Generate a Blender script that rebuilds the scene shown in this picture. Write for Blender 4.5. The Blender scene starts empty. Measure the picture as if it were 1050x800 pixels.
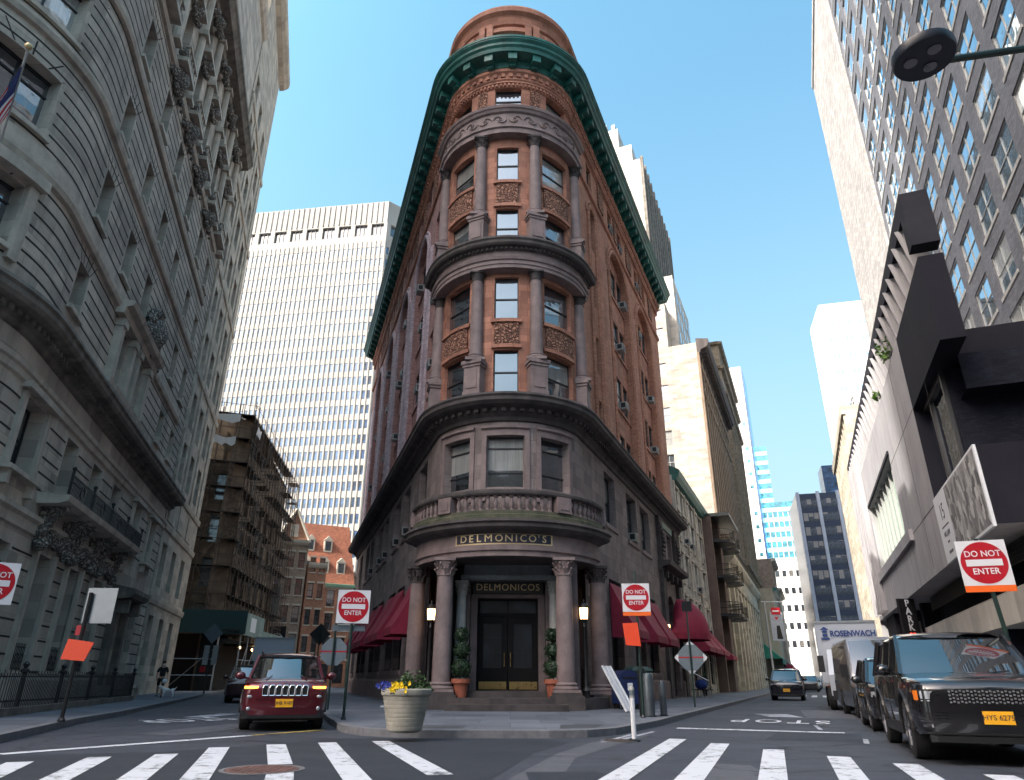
import bpy, bmesh, math, random
from math import sin, cos, pi, radians, sqrt, atan2, hypot
from mathutils import Vector, Matrix
random.seed(7)
SC = bpy.context.scene
COL = SC.collection

# ------------------------------------------------------------------ materials
def _new(name):
    m = bpy.data.materials.new(name); m.use_nodes = True
    nt = m.node_tree; b = nt.nodes['Principled BSDF']
    return m, nt, b
def N(nt, t, **kw):
    n = nt.nodes.new(t)
    for k, v in kw.items():
        if k in n.inputs: n.inputs[k].default_value = v
        else: setattr(n, k, v)
    return n
def rgb(c): return (c[0], c[1], c[2], 1)
def mixc(nt, fac, a, b, mode='MIX'):
    n = nt.nodes.new('ShaderNodeMix'); n.data_type = 'RGBA'; n.blend_type = mode
    for sock, val in ((0, fac), (6, a), (7, b)):
        if isinstance(val, (int, float)): n.inputs[sock].default_value = val
        elif isinstance(val, tuple): n.inputs[sock].default_value = rgb(val)
        else: nt.links.new(val, n.inputs[sock])
    return n.outputs[2]
def ramp(nt, src, p0, p1, c0=(0,0,0), c1=(1,1,1)):
    r = nt.nodes.new('ShaderNodeValToRGB')
    r.color_ramp.elements[0].position = p0; r.color_ramp.elements[1].position = p1
    r.color_ramp.elements[0].color = rgb(c0); r.color_ramp.elements[1].color = rgb(c1)
    nt.links.new(src, r.inputs[0]); return r.outputs[0]
def noise(nt, vec, scale, detail=4, rough=.6, stretch=None):
    if stretch:
        mp = nt.nodes.new('ShaderNodeMapping'); mp.inputs['Scale'].default_value = stretch
        nt.links.new(vec, mp.inputs[0]); vec = mp.outputs[0]
    n = nt.nodes.new('ShaderNodeTexNoise'); n.inputs['Scale'].default_value = scale
    n.inputs['Detail'].default_value = detail; n.inputs['Roughness'].default_value = rough
    nt.links.new(vec, n.inputs['Vector']); return n.outputs['Fac']
def bump(nt, b, h, strength, dist=.02):
    n = nt.nodes.new('ShaderNodeBump'); n.inputs['Strength'].default_value = strength
    n.inputs['Distance'].default_value = dist
    nt.links.new(h, n.inputs['Height']); nt.links.new(n.outputs[0], b.inputs['Normal'])

def stone(name, c, c2=None, scale=1.2, rough=.8, bmp=.3, joint=None, jcol=None, streak=.25, jm=.012, metallic=0):
    """weathered mineral surface; joint = (block width, course height) in metres drawn with UVs in metres"""
    m, nt, b = _new(name)
    tc = nt.nodes.new('ShaderNodeTexCoord')
    c2 = c2 or tuple(x*.62 for x in c)
    f = noise(nt, tc.outputs['Object'], scale, 6, .65)
    col = mixc(nt, ramp(nt, f, .32, .7), c2, c)
    if streak:
        s = noise(nt, tc.outputs['Object'], .9, 5, .6, (1.6, 1.6, .16))
        col = mixc(nt, ramp(nt, s, .5, .78, (0,0,0), (streak*2,)*3), col, tuple(x*.45 for x in c2))
    hgt = noise(nt, tc.outputs['Object'], 14, 5, .6)
    if joint:
        br = nt.nodes.new('ShaderNodeTexBrick')
        br.inputs['Scale'].default_value = 1; br.inputs['Brick Width'].default_value = joint[0]
        br.inputs['Row Height'].default_value = joint[1]; br.inputs['Mortar Size'].default_value = jm
        br.inputs['Mortar Smooth'].default_value = .1; br.inputs['Bias'].default_value = 0
        br.inputs['Color1'].default_value = (1,1,1,1); br.inputs['Color2'].default_value = (.60,.60,.61,1)
        br.inputs['Mortar'].default_value = rgb(jcol or (.45,.45,.45))
        nt.links.new(tc.outputs['UV'], br.inputs['Vector'])
        col = mixc(nt, 1.0, col, br.outputs['Color'], 'MULTIPLY')
        inv = N(nt, 'ShaderNodeMath', operation='MULTIPLY_ADD')
        nt.links.new(br.outputs['Fac'], inv.inputs[0]); inv.inputs[1].default_value = -1.5
        nt.links.new(hgt, inv.inputs[2]); hgt = inv.outputs[0]
    nt.links.new(col, b.inputs['Base Color'])
    b.inputs['Roughness'].default_value = rough; b.inputs['Metallic'].default_value = metallic
    if bmp: bump(nt, b, hgt, bmp)
    return m
def plain(name, c, rough=.5, metallic=0, var=.12, coat=0, spec=.5, emit=None, es=0):
    m, nt, b = _new(name)
    if var:
        tc = nt.nodes.new('ShaderNodeTexCoord')
        f = noise(nt, tc.outputs['Object'], 6, 5)
        nt.links.new(mixc(nt, f, tuple(x*(1-var*2) for x in c), tuple(min(1, x*(1+var)) for x in c)), b.inputs['Base Color'])
        r = N(nt, 'ShaderNodeMath', operation='MULTIPLY_ADD'); nt.links.new(f, r.inputs[0])
        r.inputs[1].default_value = .25; r.inputs[2].default_value = max(0, rough-.12)
        nt.links.new(r.outputs[0], b.inputs['Roughness'])
    else:
        b.inputs['Base Color'].default_value = rgb(c); b.inputs['Roughness'].default_value = rough
    b.inputs['Metallic'].default_value = metallic; b.inputs['Coat Weight'].default_value = coat
    b.inputs['Coat Roughness'].default_value = .03; b.inputs['Specular IOR Level'].default_value = spec
    if emit: b.inputs['Emission Color'].default_value = rgb(emit); b.inputs['Emission Strength'].default_value = es
    return m
def glass(name, dark=(.012,.016,.022), curtain=(.42,.42,.40), amount=.35, refl=.25, tint=(.9,.95,1)):
    """window glass over a dim room: some windows have pale blinds pulled part way"""
    m, nt, b = _new(name)
    tc = nt.nodes.new('ShaderNodeTexCoord'); oi = nt.nodes.new('ShaderNodeObjectInfo')
    sx = nt.nodes.new('ShaderNodeSeparateXYZ'); nt.links.new(tc.outputs['Generated'], sx.inputs[0])
    # blind drop height differs with every window
    a = N(nt, 'ShaderNodeMath', operation='MULTIPLY'); nt.links.new(oi.outputs['Random'], a.inputs[0]); a.inputs[1].default_value = 7.31
    fr = N(nt, 'ShaderNodeMath', operation='FRACT'); nt.links.new(a.outputs[0], fr.inputs[0])
    gt = N(nt, 'ShaderNodeMath', operation='GREATER_THAN'); nt.links.new(sx.outputs['Z'], gt.inputs[0]); nt.links.new(fr.outputs[0], gt.inputs[1])
    on = N(nt, 'ShaderNodeMath', operation='LESS_THAN'); nt.links.new(oi.outputs['Random'], on.inputs[0]); on.inputs[1].default_value = amount
    mu = N(nt, 'ShaderNodeMath', operation='MULTIPLY'); nt.links.new(gt.outputs[0], mu.inputs[0]); nt.links.new(on.outputs[0], mu.inputs[1])
    wv = noise(nt, tc.outputs['Object'], 5, 3, .5, (3, 3, .15))
    tone = noise(nt, tc.outputs['Object'], .45, 2, .8); dark = mixc(nt, ramp(nt, tone, .42, .60), tuple(x*.5 for x in dark), tuple(x*2.6 for x in dark))
    cur = mixc(nt, wv, tuple(x*.35 for x in curtain), curtain)
    col = mixc(nt, mu.outputs[0], dark, cur)
    nt.links.new(col, b.inputs['Base Color']); b.inputs['Roughness'].default_value = .35
    g = N(nt, 'ShaderNodeBsdfGlossy', Roughness=.02); g.inputs['Color'].default_value = rgb(tint)
    wob = noise(nt, tc.outputs['Object'], 1.1, 2, .5)
    bp = nt.nodes.new('ShaderNodeBump'); bp.inputs['Strength'].default_value = .10; bp.inputs['Distance'].default_value = .05
    nt.links.new(wob, bp.inputs['Height']); nt.links.new(bp.outputs[0], g.inputs['Normal'])
    fz = N(nt, 'ShaderNodeFresnel', IOR=1.6)
    ad = N(nt, 'ShaderNodeMath', operation='ADD', use_clamp=True); nt.links.new(fz.outputs[0], ad.inputs[0]); ad.inputs[1].default_value = refl
    mx = nt.nodes.new('ShaderNodeMixShader'); nt.links.new(ad.outputs[0], mx.inputs[0])
    nt.links.new(b.outputs[0], mx.inputs[1]); nt.links.new(g.outputs[0], mx.inputs[2])
    nt.links.new(mx.outputs[0], nt.nodes['Material Output'].inputs[0])
    return m
def leafmat(name, c):
    m, nt, b = _new(name)
    tc = nt.nodes.new('ShaderNodeTexCoord'); f = noise(nt, tc.outputs['Object'], 9, 3)
    nt.links.new(mixc(nt, ramp(nt, f, .35, .65), tuple(x*.45 for x in c), c), b.inputs['Base Color'])
    b.inputs['Roughness'].default_value = .55
    return m
def paint(name, c, metallic=.0, rough=.25):
    m, nt, b = _new(name)
    tc = nt.nodes.new('ShaderNodeTexCoord'); f = noise(nt, tc.outputs['Object'], 2.2, 6)
    # a little road dust, more of it low on the body
    nt.links.new(mixc(nt, ramp(nt, f, .5, .85, (0,0,0), (.05,.05,.05)), c, (.16,.15,.14)), b.inputs['Base Color'])
    b.inputs['Metallic'].default_value = metallic; b.inputs['Roughness'].default_value = rough
    b.inputs['Coat Weight'].default_value = 1; b.inputs['Coat Roughness'].default_value = .03
    return m

M = {}
M['brownstone'] = stone('brownstone', (.325,.262,.248), (.20,.158,.150), 1.1, .85, .35, (1.15,.52), (.55,.52,.5))
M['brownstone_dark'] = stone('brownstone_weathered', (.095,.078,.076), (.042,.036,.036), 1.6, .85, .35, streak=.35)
M['brownstone_plain'] = stone('brownstone_smooth', (.275,.208,.200), (.165,.122,.120), 2, .75, .25)
M['terracotta'] = stone('terracotta_blocks', (.52,.245,.165), (.36,.152,.10), 1.3, .8, .3, (.62,.31), (.6,.55,.5), .2)
M['redbrick'] = stone('red_roman_brick', (.58,.285,.185), (.40,.175,.115), .9, .85, .45, (.30,.062), (.62,.6,.58), .3, .006)
M['redbrick_skylit'] = stone('skylit_red_brick', (.54,.30,.27), (.36,.185,.165), .9, .85, .45, (.30,.062), (.62,.6,.58), .3, .006)  # same red brick, the left side's pinkish skylight put into its colour
M['carved'] = None
M['copper'] = stone('green_copper', (.024,.16,.135), (.010,.075,.066), 1.5, .5, .2, streak=.3)
M['granite_blue'] = stone('blue_grey_granite', (.20,.23,.25), (.12,.14,.15), 6, .6, .1)
M['marble'] = stone('pale_marble', (.55,.55,.53), (.36,.36,.35), 3, .45, .1)
M['limestone'] = stone('grey_limestone', (.66,.59,.50), (.46,.405,.34), .8, .85, .3, (1.7,.60), (.6,.6,.6), .35)
M['limestone_trim'] = stone('limestone_trim', (.60,.54,.46), (.40,.355,.30), 1.3, .85, .3, streak=.35)
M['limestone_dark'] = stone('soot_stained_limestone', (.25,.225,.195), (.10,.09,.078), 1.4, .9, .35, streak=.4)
M['limestone_pale'] = stone('pale_limestone', (.64,.57,.47), (.48,.42,.345), .7, .85, .2, (1.2,.45), (.75,.75,.75), .3)
M['groove'] = plain('dark_joint', (.03,.028,.026), .95, var=0)
M['black_iron'] = plain('black_iron', (.012,.012,.013), .45)
M['dark_metal'] = plain('dark_metal', (.03,.032,.035), .4, .6)
M['galv'] = plain('galvanised_steel', (.33,.35,.37), .45, .8)
M['green_pole'] = plain('dark_green_pole', (.010,.030,.026), .4)
M['frame'] = plain('dark_window_frame', (.018,.018,.02), .45)
M['frame_pale'] = plain('pale_window_frame', (.30,.30,.29), .5)
M['glass'] = glass('window_glass', amount=.34, refl=.20)
M['glass_dark'] = glass('dim_window_glass', amount=.18, refl=.05, curtain=(.22,.21,.2))
M['glass_blue'] = glass('tower_window_glass', dark=(.010,.03,.075), amount=.0, refl=.10, tint=(.62,.8,1))
M['glass_teal'] = glass('teal_tower_glass', dark=(.01,.10,.14), amount=0, refl=.28, tint=(.5,.9,1))
M['shopglass'] = glass('shop_glass', amount=.1, refl=.12)
M['awning'] = stone('maroon_canvas', (.29,.015,.048), (.19,.009,.032), 2, .75, .1, streak=.15)
M['white_cloth'] = plain('white_cloth', (.75,.75,.75), .8)
M['black_door'] = plain('black_door_paint', (.008,.008,.009), .5, spec=.15)
M['glass_door'] = glass('door_glass', amount=0, refl=-.02)
M['brownstone_porch'] = stone('shaded_brownstone', (.17,.130,.128), (.10,.078,.078), 2, .8, .25)  # darker brownstone copy, the porch shade is put into its colour
def carved(name, c, dark):
    """deep foliate carving: a bumpy voronoi scroll relief"""
    m, nt, b = _new(name)
    tc = nt.nodes.new('ShaderNodeTexCoord')
    n = nt.nodes.new('ShaderNodeTexNoise'); n.inputs['Scale'].default_value = 3.5; nt.links.new(tc.outputs['Object'], n.inputs['Vector'])
    mv = N(nt, 'ShaderNodeVectorMath', operation='MULTIPLY_ADD'); nt.links.new(n.outputs['Color'], mv.inputs[0])
    mv.inputs[1].default_value = (.35,.35,.35); nt.links.new(tc.outputs['Object'], mv.inputs[2])
    v = nt.nodes.new('ShaderNodeTexVoronoi'); v.feature = 'DISTANCE_TO_EDGE'; v.inputs['Scale'].default_value = 6.5
    nt.links.new(mv.outputs[0], v.inputs['Vector'])
    nt.links.new(mixc(nt, ramp(nt, v.outputs['Distance'], .03, .22), dark, c), b.inputs['Base Color'])
    b.inputs['Roughness'].default_value = .85
    bump(nt, b, ramp(nt, v.outputs['Distance'], 0, .25), 1.0, .08)
    return m
M['carved'] = carved('carved_terracotta', (.42,.21,.14), (.11,.045,.03))
M['carved_stone'] = carved('carved_limestone', (.40,.37,.33), (.13,.118,.105))
def asphalt(name, c, c2, patch=True, wet=.0):
    m, nt, b = _new(name)
    tc = nt.nodes.new('ShaderNodeTexCoord'); o = tc.outputs['Object']
    f = noise(nt, o, .35, 6, .65); g = noise(nt, o, 60, 3, .7)
    col = mixc(nt, ramp(nt, f, .3, .72), c2, c)
    col = mixc(nt, ramp(nt, g, .35, .8, (0,0,0), (.5,.5,.5)), col, tuple(x*2.2 for x in c))
    if patch:
        v = nt.nodes.new('ShaderNodeTexVoronoi'); v.feature = 'DISTANCE_TO_EDGE'; v.inputs['Scale'].default_value = .22
        n2 = nt.nodes.new('ShaderNodeTexNoise'); n2.inputs['Scale'].default_value = .8; n2.inputs['Detail'].default_value = 5
        nt.links.new(o, n2.inputs['Vector'])
        mv = N(nt, 'ShaderNodeVectorMath', operation='MULTIPLY_ADD'); nt.links.new(n2.outputs['Color'], mv.inputs[0])
        mv.inputs[1].default_value = (1.6,1.6,0); nt.links.new(o, mv.inputs[2]); nt.links.new(mv.outputs[0], v.inputs['Vector'])
        col = mixc(nt, ramp(nt, v.outputs['Distance'], .0, .014, (.75,.75,.75), (0,0,0)), col, tuple(x*.4 for x in c2))
        st = noise(nt, o, 1.7, 5, .7)
        col = mixc(nt, ramp(nt, st, .55, .72, (0,0,0), (.75,.75,.75)), col, tuple(x*.42 for x in c2))
        s2 = noise(nt, o, .9, 7, .75, (.35,2.2,1)); col = mixc(nt, ramp(nt, s2, .52, .70, (0,0,0), (.6,.6,.6)), col, tuple(x*1.9 for x in c))
    nt.links.new(col, b.inputs['Base Color'])
    r = ramp(nt, f, .3, .7, (.62,.62,.62), (.85,.85,.85)); nt.links.new(r, b.inputs['Roughness'])
    bump(nt, b, g, .5, .006)
    return m
M['asphalt'] = asphalt('worn_asphalt', (.036,.042,.056), (.024,.029,.040))
M['asphalt_new'] = asphalt('fresh_asphalt_patch', (.017,.022,.032), (.011,.015,.023), False)
M['asphalt_old'] = asphalt('old_grey_asphalt', (.075,.08,.095), (.05,.054,.066))
def worn_paint(name, c, under, amt=.5, sc=5):
    m, nt, b = _new(name)
    tc = nt.nodes.new('ShaderNodeTexCoord'); f = noise(nt, tc.outputs['Object'], sc, 8, .75)
    g = noise(nt, tc.outputs['Object'], .7, 3, .6)
    a = N(nt, 'ShaderNodeMath', operation='MULTIPLY_ADD'); nt.links.new(f, a.inputs[0]); a.inputs[1].default_value = .7
    g2 = N(nt, 'ShaderNodeMath', operation='MULTIPLY'); nt.links.new(g, g2.inputs[0]); g2.inputs[1].default_value = .35
    nt.links.new(g2.outputs[0], a.inputs[2])
    nt.links.new(mixc(nt, ramp(nt, a.outputs[0], amt, amt+.10), c, under), b.inputs['Base Color'])
    b.inputs['Roughness'].default_value = .7
    return m
M['paint_white'] = worn_paint('worn_white_road_paint', (.56,.59,.64), (.05,.055,.068), .545)
M['paint_faded'] = worn_paint('faded_white_road_paint', (.36,.39,.44), (.06,.062,.068), .52)
M['paint_yellow'] = worn_paint('worn_yellow_road_paint', (.45,.33,.08), (.06,.062,.068), .50)
M['pavement'] = stone('concrete_pavement', (.150,.170,.205), (.10,.115,.142), .9, .85, .15, (1.5,1.5), (.45,.45,.45), 0, .012)
M['kerb'] = stone('granite_kerb', (.18,.185,.20), (.11,.113,.125), 5, .8, .2, streak=.1)
M['concrete'] = stone('concrete', (.36,.355,.34), (.25,.245,.235), 1.2, .85, .2, streak=.25)
M['planter_conc'] = stone('cream_concrete', (.44,.42,.36), (.30,.28,.235), 3, .8, .2, streak=.2)
M['tile'] = stone('tactile_paving', (.085,.095,.11), (.06,.068,.08), 4, .8, .3, (.06,.06), (.5,.5,.5), 0, .008)
M['sign_white'] = plain('sign_white', (.62,.64,.68), .4, var=.03)
M['sign_red'] = plain('sign_red', (.40,.010,.022), .35, var=.05)
M['sign_orange'] = plain('sign_orange', (.78,.13,.015), .5, var=.05)
M['flag_orange'] = plain('red_orange_plastic', (.80,.075,.025), .5, var=.05)
M['sign_back'] = plain('bare_sign_back', (.16,.20,.23), .45, .5)
M['plate_yellow'] = plain('plate_yellow', (.85,.42,.02), .4, var=.03)
M['ink'] = plain('dark_ink', (.02,.02,.04), .6, var=0)
M['gold'] = plain('gilt_lettering', (.62,.47,.26), .35, .4, var=.05)
M['brass'] = plain('brass', (.55,.40,.17), .3, .9)
M['terracotta_pot'] = stone('terracotta_pot', (.42,.13,.075), (.28,.085,.05), 4, .8, .1, streak=.1)
M['leaf'] = leafmat('foliage', (.055,.115,.035))
M['leaf_dark'] = leafmat('dark_foliage', (.022,.055,.022))
M['leaf_bright'] = leafmat('bright_foliage', (.11,.22,.03))
M['flower_y'] = plain('yellow_petals', (.90,.62,.01), .6)
M['flower_b'] = plain('blue_violet_petals', (.05,.07,.35), .6)
M['flower_r'] = plain('red_blossom', (.4,.03,.03), .6)
M['soil'] = stone('soil', (.05,.035,.025), None, 6, .95, .4, streak=0)
M['lamp_glow'] = plain('lit_lamp_glass', (.9,.7,.4), .3, var=0, emit=(1,.60,.25), es=3.2)
M['bulb'] = plain('lit_bulb', (.9,.7,.4), .3, var=0, emit=(1,.55,.2), es=9)
M['tyre'] = plain('tyre_rubber', (.012,.012,.013), .8)
M['rim'] = plain('alloy_rim', (.25,.25,.27), .3, .9)
M['rim_dark'] = plain('dark_alloy_rim', (.07,.07,.075), .3, .9)
M['chrome'] = plain('chrome', (.75,.75,.77), .12, 1, var=0)
M['blackplastic'] = plain('black_plastic', (.012,.012,.014), .45)
M['lens'] = plain('headlight_lens', (.35,.38,.42), .08, .3, var=0, coat=1)
M['amber'] = plain('lit_amber_light', (.9,.25,.02), .3, var=0, emit=(1,.28,.03), es=4)
M['amber_off'] = plain('amber_lens', (.7,.18,.02), .2, var=0)
M['cabin'] = plain('dark_cabin', (.008,.008,.009), .8, var=0)
def carglass():
    m, nt, b = _new('car_glass')
    b.inputs['Base Color'].default_value = (.008,.010,.012,1); b.inputs['Roughness'].default_value = .02
    b.inputs['Specular IOR Level'].default_value = 1.0; b.inputs['Coat Weight'].default_value = 1; b.inputs['Coat IOR'].default_value = 2.0
    return m
M['carglass'] = carglass()
M['skin'] = plain('skin', (.45,.26,.18), .6)
M['hair'] = plain('dark_hair', (.02,.015,.012), .6)
M['cloth_black'] = plain('black_cloth', (.012,.012,.014), .9)
M['cloth_blue'] = plain('blue_cloth', (.02,.05,.22), .9)
M['cloth_grey'] = plain('grey_cloth', (.12,.12,.13), .9)

# ------------------------------------------------------------------ mesh building
def tag(o, label=None, cat=None, group=None, kind=None):
    if label: o['label'] = label
    if cat: o['category'] = cat
    if group: o['group'] = group
    if kind: o['kind'] = kind
    return o
def thing(name, label, cat, loc=(0,0,0), rotz=0, group=None):
    o = bpy.data.objects.new(name, None); COL.objects.link(o)
    o.empty_display_size = .3
    o.location = loc; o.rotation_euler = (0, 0, rotz)
    return tag(o, label, cat, group)
def origin(o):
    v = Vector((0,0,0))
    while o: v = v + Vector(o.location); o = o.parent
    return v
class MB:
    def __init__(s): s.v = []; s.f = []; s.uv = []; s.mi = []; s.cur = 0
    def quad(s, *p, uv=None):
        i = len(s.v); s.v += [tuple(q) for q in p]; s.f.append(tuple(range(i, i+len(p)))); s.uv.append(uv); s.mi.append(s.cur); return s
    def grid(s, rows, close=False, caps=False):
        """rows of points; shared vertices"""
        i = len(s.v); n = len(rows[0])
        for r in rows: s.v += [tuple(q) for q in r]
        for a in range(len(rows)-1):
            for b in range(n if close else n-1):
                c = (b+1) % n
                s.f.append((i+a*n+b, i+a*n+c, i+(a+1)*n+c, i+(a+1)*n+b)); s.uv.append(None); s.mi.append(s.cur)
        if caps:
            s.f.append(tuple(i+k for k in range(n-1, -1, -1))); s.uv.append(None); s.mi.append(s.cur)
            e = i+(len(rows)-1)*n
            s.f.append(tuple(e+k for k in range(n))); s.uv.append(None); s.mi.append(s.cur)
        return s
    def box(s, x0, x1, y0, y1, z0, z1):
        return s.hexa([(x0,y0,z0),(x1,y0,z0),(x1,y1,z0),(x0,y1,z0),(x0,y0,z1),(x1,y0,z1),(x1,y1,z1),(x0,y1,z1)])
    def hexa(s, p):
        for a in ((3,2,1,0),(4,5,6,7),(0,1,5,4),(1,2,6,5),(2,3,7,6),(3,0,4,7)): s.quad(*[p[k] for k in a])
        return s
    def obox(s, c, w, d, z0, z1, ang):
        """box centred at c=(x,y), size w along heading-rotated x, d along y"""
        ca, sa = cos(ang), sin(ang); P = []
        for z in (z0, z1):
            for a, b in ((-w/2,-d/2),(w/2,-d/2),(w/2,d/2),(-w/2,d/2)): P.append((c[0]+a*ca-b*sa, c[1]+a*sa+b*ca, z))
        return s.hexa(P)
    def bar(s, a, b, r, n=6, r2=None):
        a = Vector(a); b = Vector(b); d = (b-a)
        if d.length < 1e-6: return s
        d.normalize(); up = Vector((0,0,1)) if abs(d.z) < .9 else Vector((1,0,0))
        x = d.cross(up).normalized(); y = d.cross(x)
        r2 = r if r2 is None else r2
        rows = [[p + (x*cos(2*pi*k/n) + y*sin(2*pi*k/n))*q for k in range(n)] for p, q in ((a,r),(b,r2))]
        return s.grid(rows, True, True)
    def sq(s, a, b, w, h=None):
        """square bar"""
        h = h or w; a = Vector(a); b = Vector(b); d = (b-a).normalized()
        up = Vector((0,0,1)) if abs(d.z) < .9 else Vector((1,0,0))
        x = d.cross(up).normalized()*w/2; y = d.cross(x.normalized())*h/2
        P = [p+q for p in (a,b) for q in (-x-y, x-y, x+y, -x+y)]
        for f in ((3,2,1,0),(4,5,6,7),(0,1,5,4),(1,2,6,5),(2,3,7,6),(3,0,4,7)): s.quad(*[P[k] for k in f])
        return s
    def lathe(s, prof, c=(0,0), n=20, cap=True):
        rows = [[(c[0]+r*cos(2*pi*k/n), c[1]+r*sin(2*pi*k/n), z) for k in range(n)] for r, z in prof]
        return s.grid(rows, True, cap)
    def poly(s, pts, z0, z1):
        """vertical prism of a plan polygon (counter-clockwise)"""
        n = len(pts)
        s.quad(*[(x,y,z1) for x,y in pts]); s.quad(*[(x,y,z0) for x,y in reversed(pts)])
        for k in range(n):
            a = pts[k]; b = pts[(k+1)%n]; s.quad((a[0],a[1],z0),(b[0],b[1],z0),(b[0],b[1],z1),(a[0],a[1],z1))
        return s
    def ball(s, c, r, n=10, m=6, sq=(1,1,1), jit=0):
        rows = []
        for a in range(m+1):
            t = pi*a/m
            rows.append([(c[0]+sq[0]*r*max(.02,sin(t))*cos(2*pi*k/n)*(1+random.uniform(-jit,jit)), c[1]+sq[1]*r*max(.02,sin(t))*sin(2*pi*k/n)*(1+random.uniform(-jit,jit)), c[2]-sq[2]*r*cos(t)) for k in range(n)])
        return s.grid(rows, True, True)
    def leaves(s, pts, size, jit=.5):
        for p in pts:
            a = random.uniform(0, 2*pi); t = random.uniform(-1, 1); k = size*random.uniform(1-jit, 1+jit)
            u = Vector((cos(a), sin(a), t*.6)).normalized(); w = u.cross(Vector((random.uniform(-1,1), random.uniform(-1,1), random.uniform(-1,1)))).normalized()
            p = Vector(p); s.quad(p-u*k, p+w*k*.5, p+u*k, p-w*k*.5)
        return s
    def pieces(s):
        """connected components, as separate builders"""
        key = {}; par = list(range(len(s.f)))
        def find(a):
            while par[a] != a: par[a] = par[par[a]]; a = par[a]
            return a
        for k, f in enumerate(s.f):
            for i in f:
                q = tuple(round(c, 3) for c in s.v[i])
                if q in key: par[find(k)] = find(key[q])
                else: key[q] = k
        g = {}
        for k in range(len(s.f)): g.setdefault(find(k), []).append(k)
        out = []
        for ks in g.values():
            m = MB()
            for k in ks:
                i = len(m.v); m.v += [s.v[j] for j in s.f[k]]; m.f.append(tuple(range(i, len(m.v)))); m.uv.append(s.uv[k]); m.mi.append(s.mi[k])
            out.append(m)
        return out
    def split(s, name, mat, parent, world=True, smooth=False, cap=100):
        """every separate piece becomes a part of its own; past cap the rest is one part of kind stuff"""
        ps = s.pieces(); first = None
        for m in ps[:cap]:
            o = m.build(name, mat, parent, world, smooth); first = first or o
        if len(ps) > cap:
            r = MB()
            for m in ps[cap:]:
                i = len(r.v); r.v += m.v; r.f += [tuple(j+i for j in f) for f in m.f]; r.uv += m.uv; r.mi += m.mi
            r.build(name, mat, parent, world, smooth, kind='stuff')
        return first
    def build(s, name, mats, parent=None, world=True, smooth=False, kind=None, merge=False):
        me = bpy.data.meshes.new(name)
        off = origin(parent) if (parent and world) else Vector((0,0,0))
        ox, oy, oz = off
        me.from_pydata([(x-ox, y-oy, z-oz) for x, y, z in s.v], [], s.f)
        if not isinstance(mats, (list, tuple)): mats = [mats]
        for m in mats: me.materials.append(m)
        uvl = me.uv_layers.new(name='UVMap')
        me.polygons.foreach_set('material_index', s.mi)
        me.update()
        flat = [0.0]*(2*len(me.loops))
        for p in me.polygons:
            uv = s.uv[p.index]
            if uv is None:
                n = p.normal; ax, ay, az = abs(n.x), abs(n.y), abs(n.z)
                for li in p.loop_indices:
                    x, y, z = s.v[me.loops[li].vertex_index]
                    if az > ax and az > ay: u = (x, y)
                    elif ax > ay: u = (y, z)
                    else: u = (x, z)
                    flat[2*li], flat[2*li+1] = u
            else:
                for k, li in enumerate(p.loop_indices): flat[2*li], flat[2*li+1] = uv[k]
        uvl.data.foreach_set('uv', flat)
        if smooth or merge:
            bm = bmesh.new(); bm.from_mesh(me); bmesh.ops.remove_doubles(bm, verts=bm.verts, dist=1e-4)
            bmesh.ops.recalc_face_normals(bm, faces=bm.faces); bm.to_mesh(me); bm.free()
        if smooth:
            me.shade_smooth()
            me.set_sharp_from_angle(angle=radians(38))
        o = bpy.data.objects.new(name, me); COL.objects.link(o)
        if parent: o.parent = parent
        if kind: o['kind'] = kind
        return o
def dup(o, parent=None):
    c = o.copy(); COL.objects.link(c)
    if parent is not None: c.parent = parent
    for ch in o.children: dup(ch, c)
    return c

FONTS = {}
def text(name, body, mat, parent, loc, rot, size, world=True, extrude=.004, align='CENTER', spacing=1.0, sx=1, bold=0, kind=None, shear=0):
    cu = bpy.data.curves.new(name, 'FONT'); cu.body = body; cu.size = size; cu.align_x = align; cu.align_y = 'CENTER'
    cu.extrude = extrude; cu.space_character = spacing; cu.offset = bold; cu.resolution_u = 3; cu.shear = shear
    t = bpy.data.objects.new(name, cu); COL.objects.link(t)
    dg = bpy.context.evaluated_depsgraph_get()
    me = bpy.data.meshes.new_from_object(t.evaluated_get(dg))
    COL.objects.unlink(t); bpy.data.objects.remove(t)
    me.materials.clear(); me.materials.append(mat)
    if sx != 1:
        for v in me.vertices: v.co.x *= sx
    o = bpy.data.objects.new(name, me); COL.objects.link(o)
    off = origin(parent) if (parent and world) else Vector((0,0,0))
    o.parent = parent; o.location = Vector(loc)-off; o.rotation_euler = rot
    if kind: o['kind'] = kind
    return o

# ------------------------------------------------------------------ facades
class Path:
    """plan outline walked by arc length s; fm(s, z, o) is a point o metres outside the wall"""
    def __init__(self, f, curved=None): self.f = f; self.curved = curved or []
    def at(self, s): return self.f(s)
    def p(self, s, z, o=0):
        x, y, nx, ny = self.f(s); return (x+nx*o, y+ny*o, z)
    def cuts(self, s0, s1, step=.35):
        out = {round(s0,4), round(s1,4)}
        for a, b in self.curved:
            lo, hi = max(a, s0), min(b, s1)
            if hi > lo:
                n = max(1, int(math.ceil((hi-lo)/step)))
                for k in range(n+1): out.add(round(lo+(hi-lo)*k/n, 4))
        return sorted(out)
def line_path(p0, heading, side=1):
    """straight facade; s runs from p0 along heading; side=+1: outside is to the right of travel"""
    h = radians(heading); u = (sin(h), cos(h)); n = (cos(h)*side, -sin(h)*side)
    return Path(lambda s: (p0[0]+u[0]*s, p0[1]+u[1]*s, n[0], n[1]))
def rotz_of(path, s):
    x, y, nx, ny = path.at(s); return atan2(nx, -ny)

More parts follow.
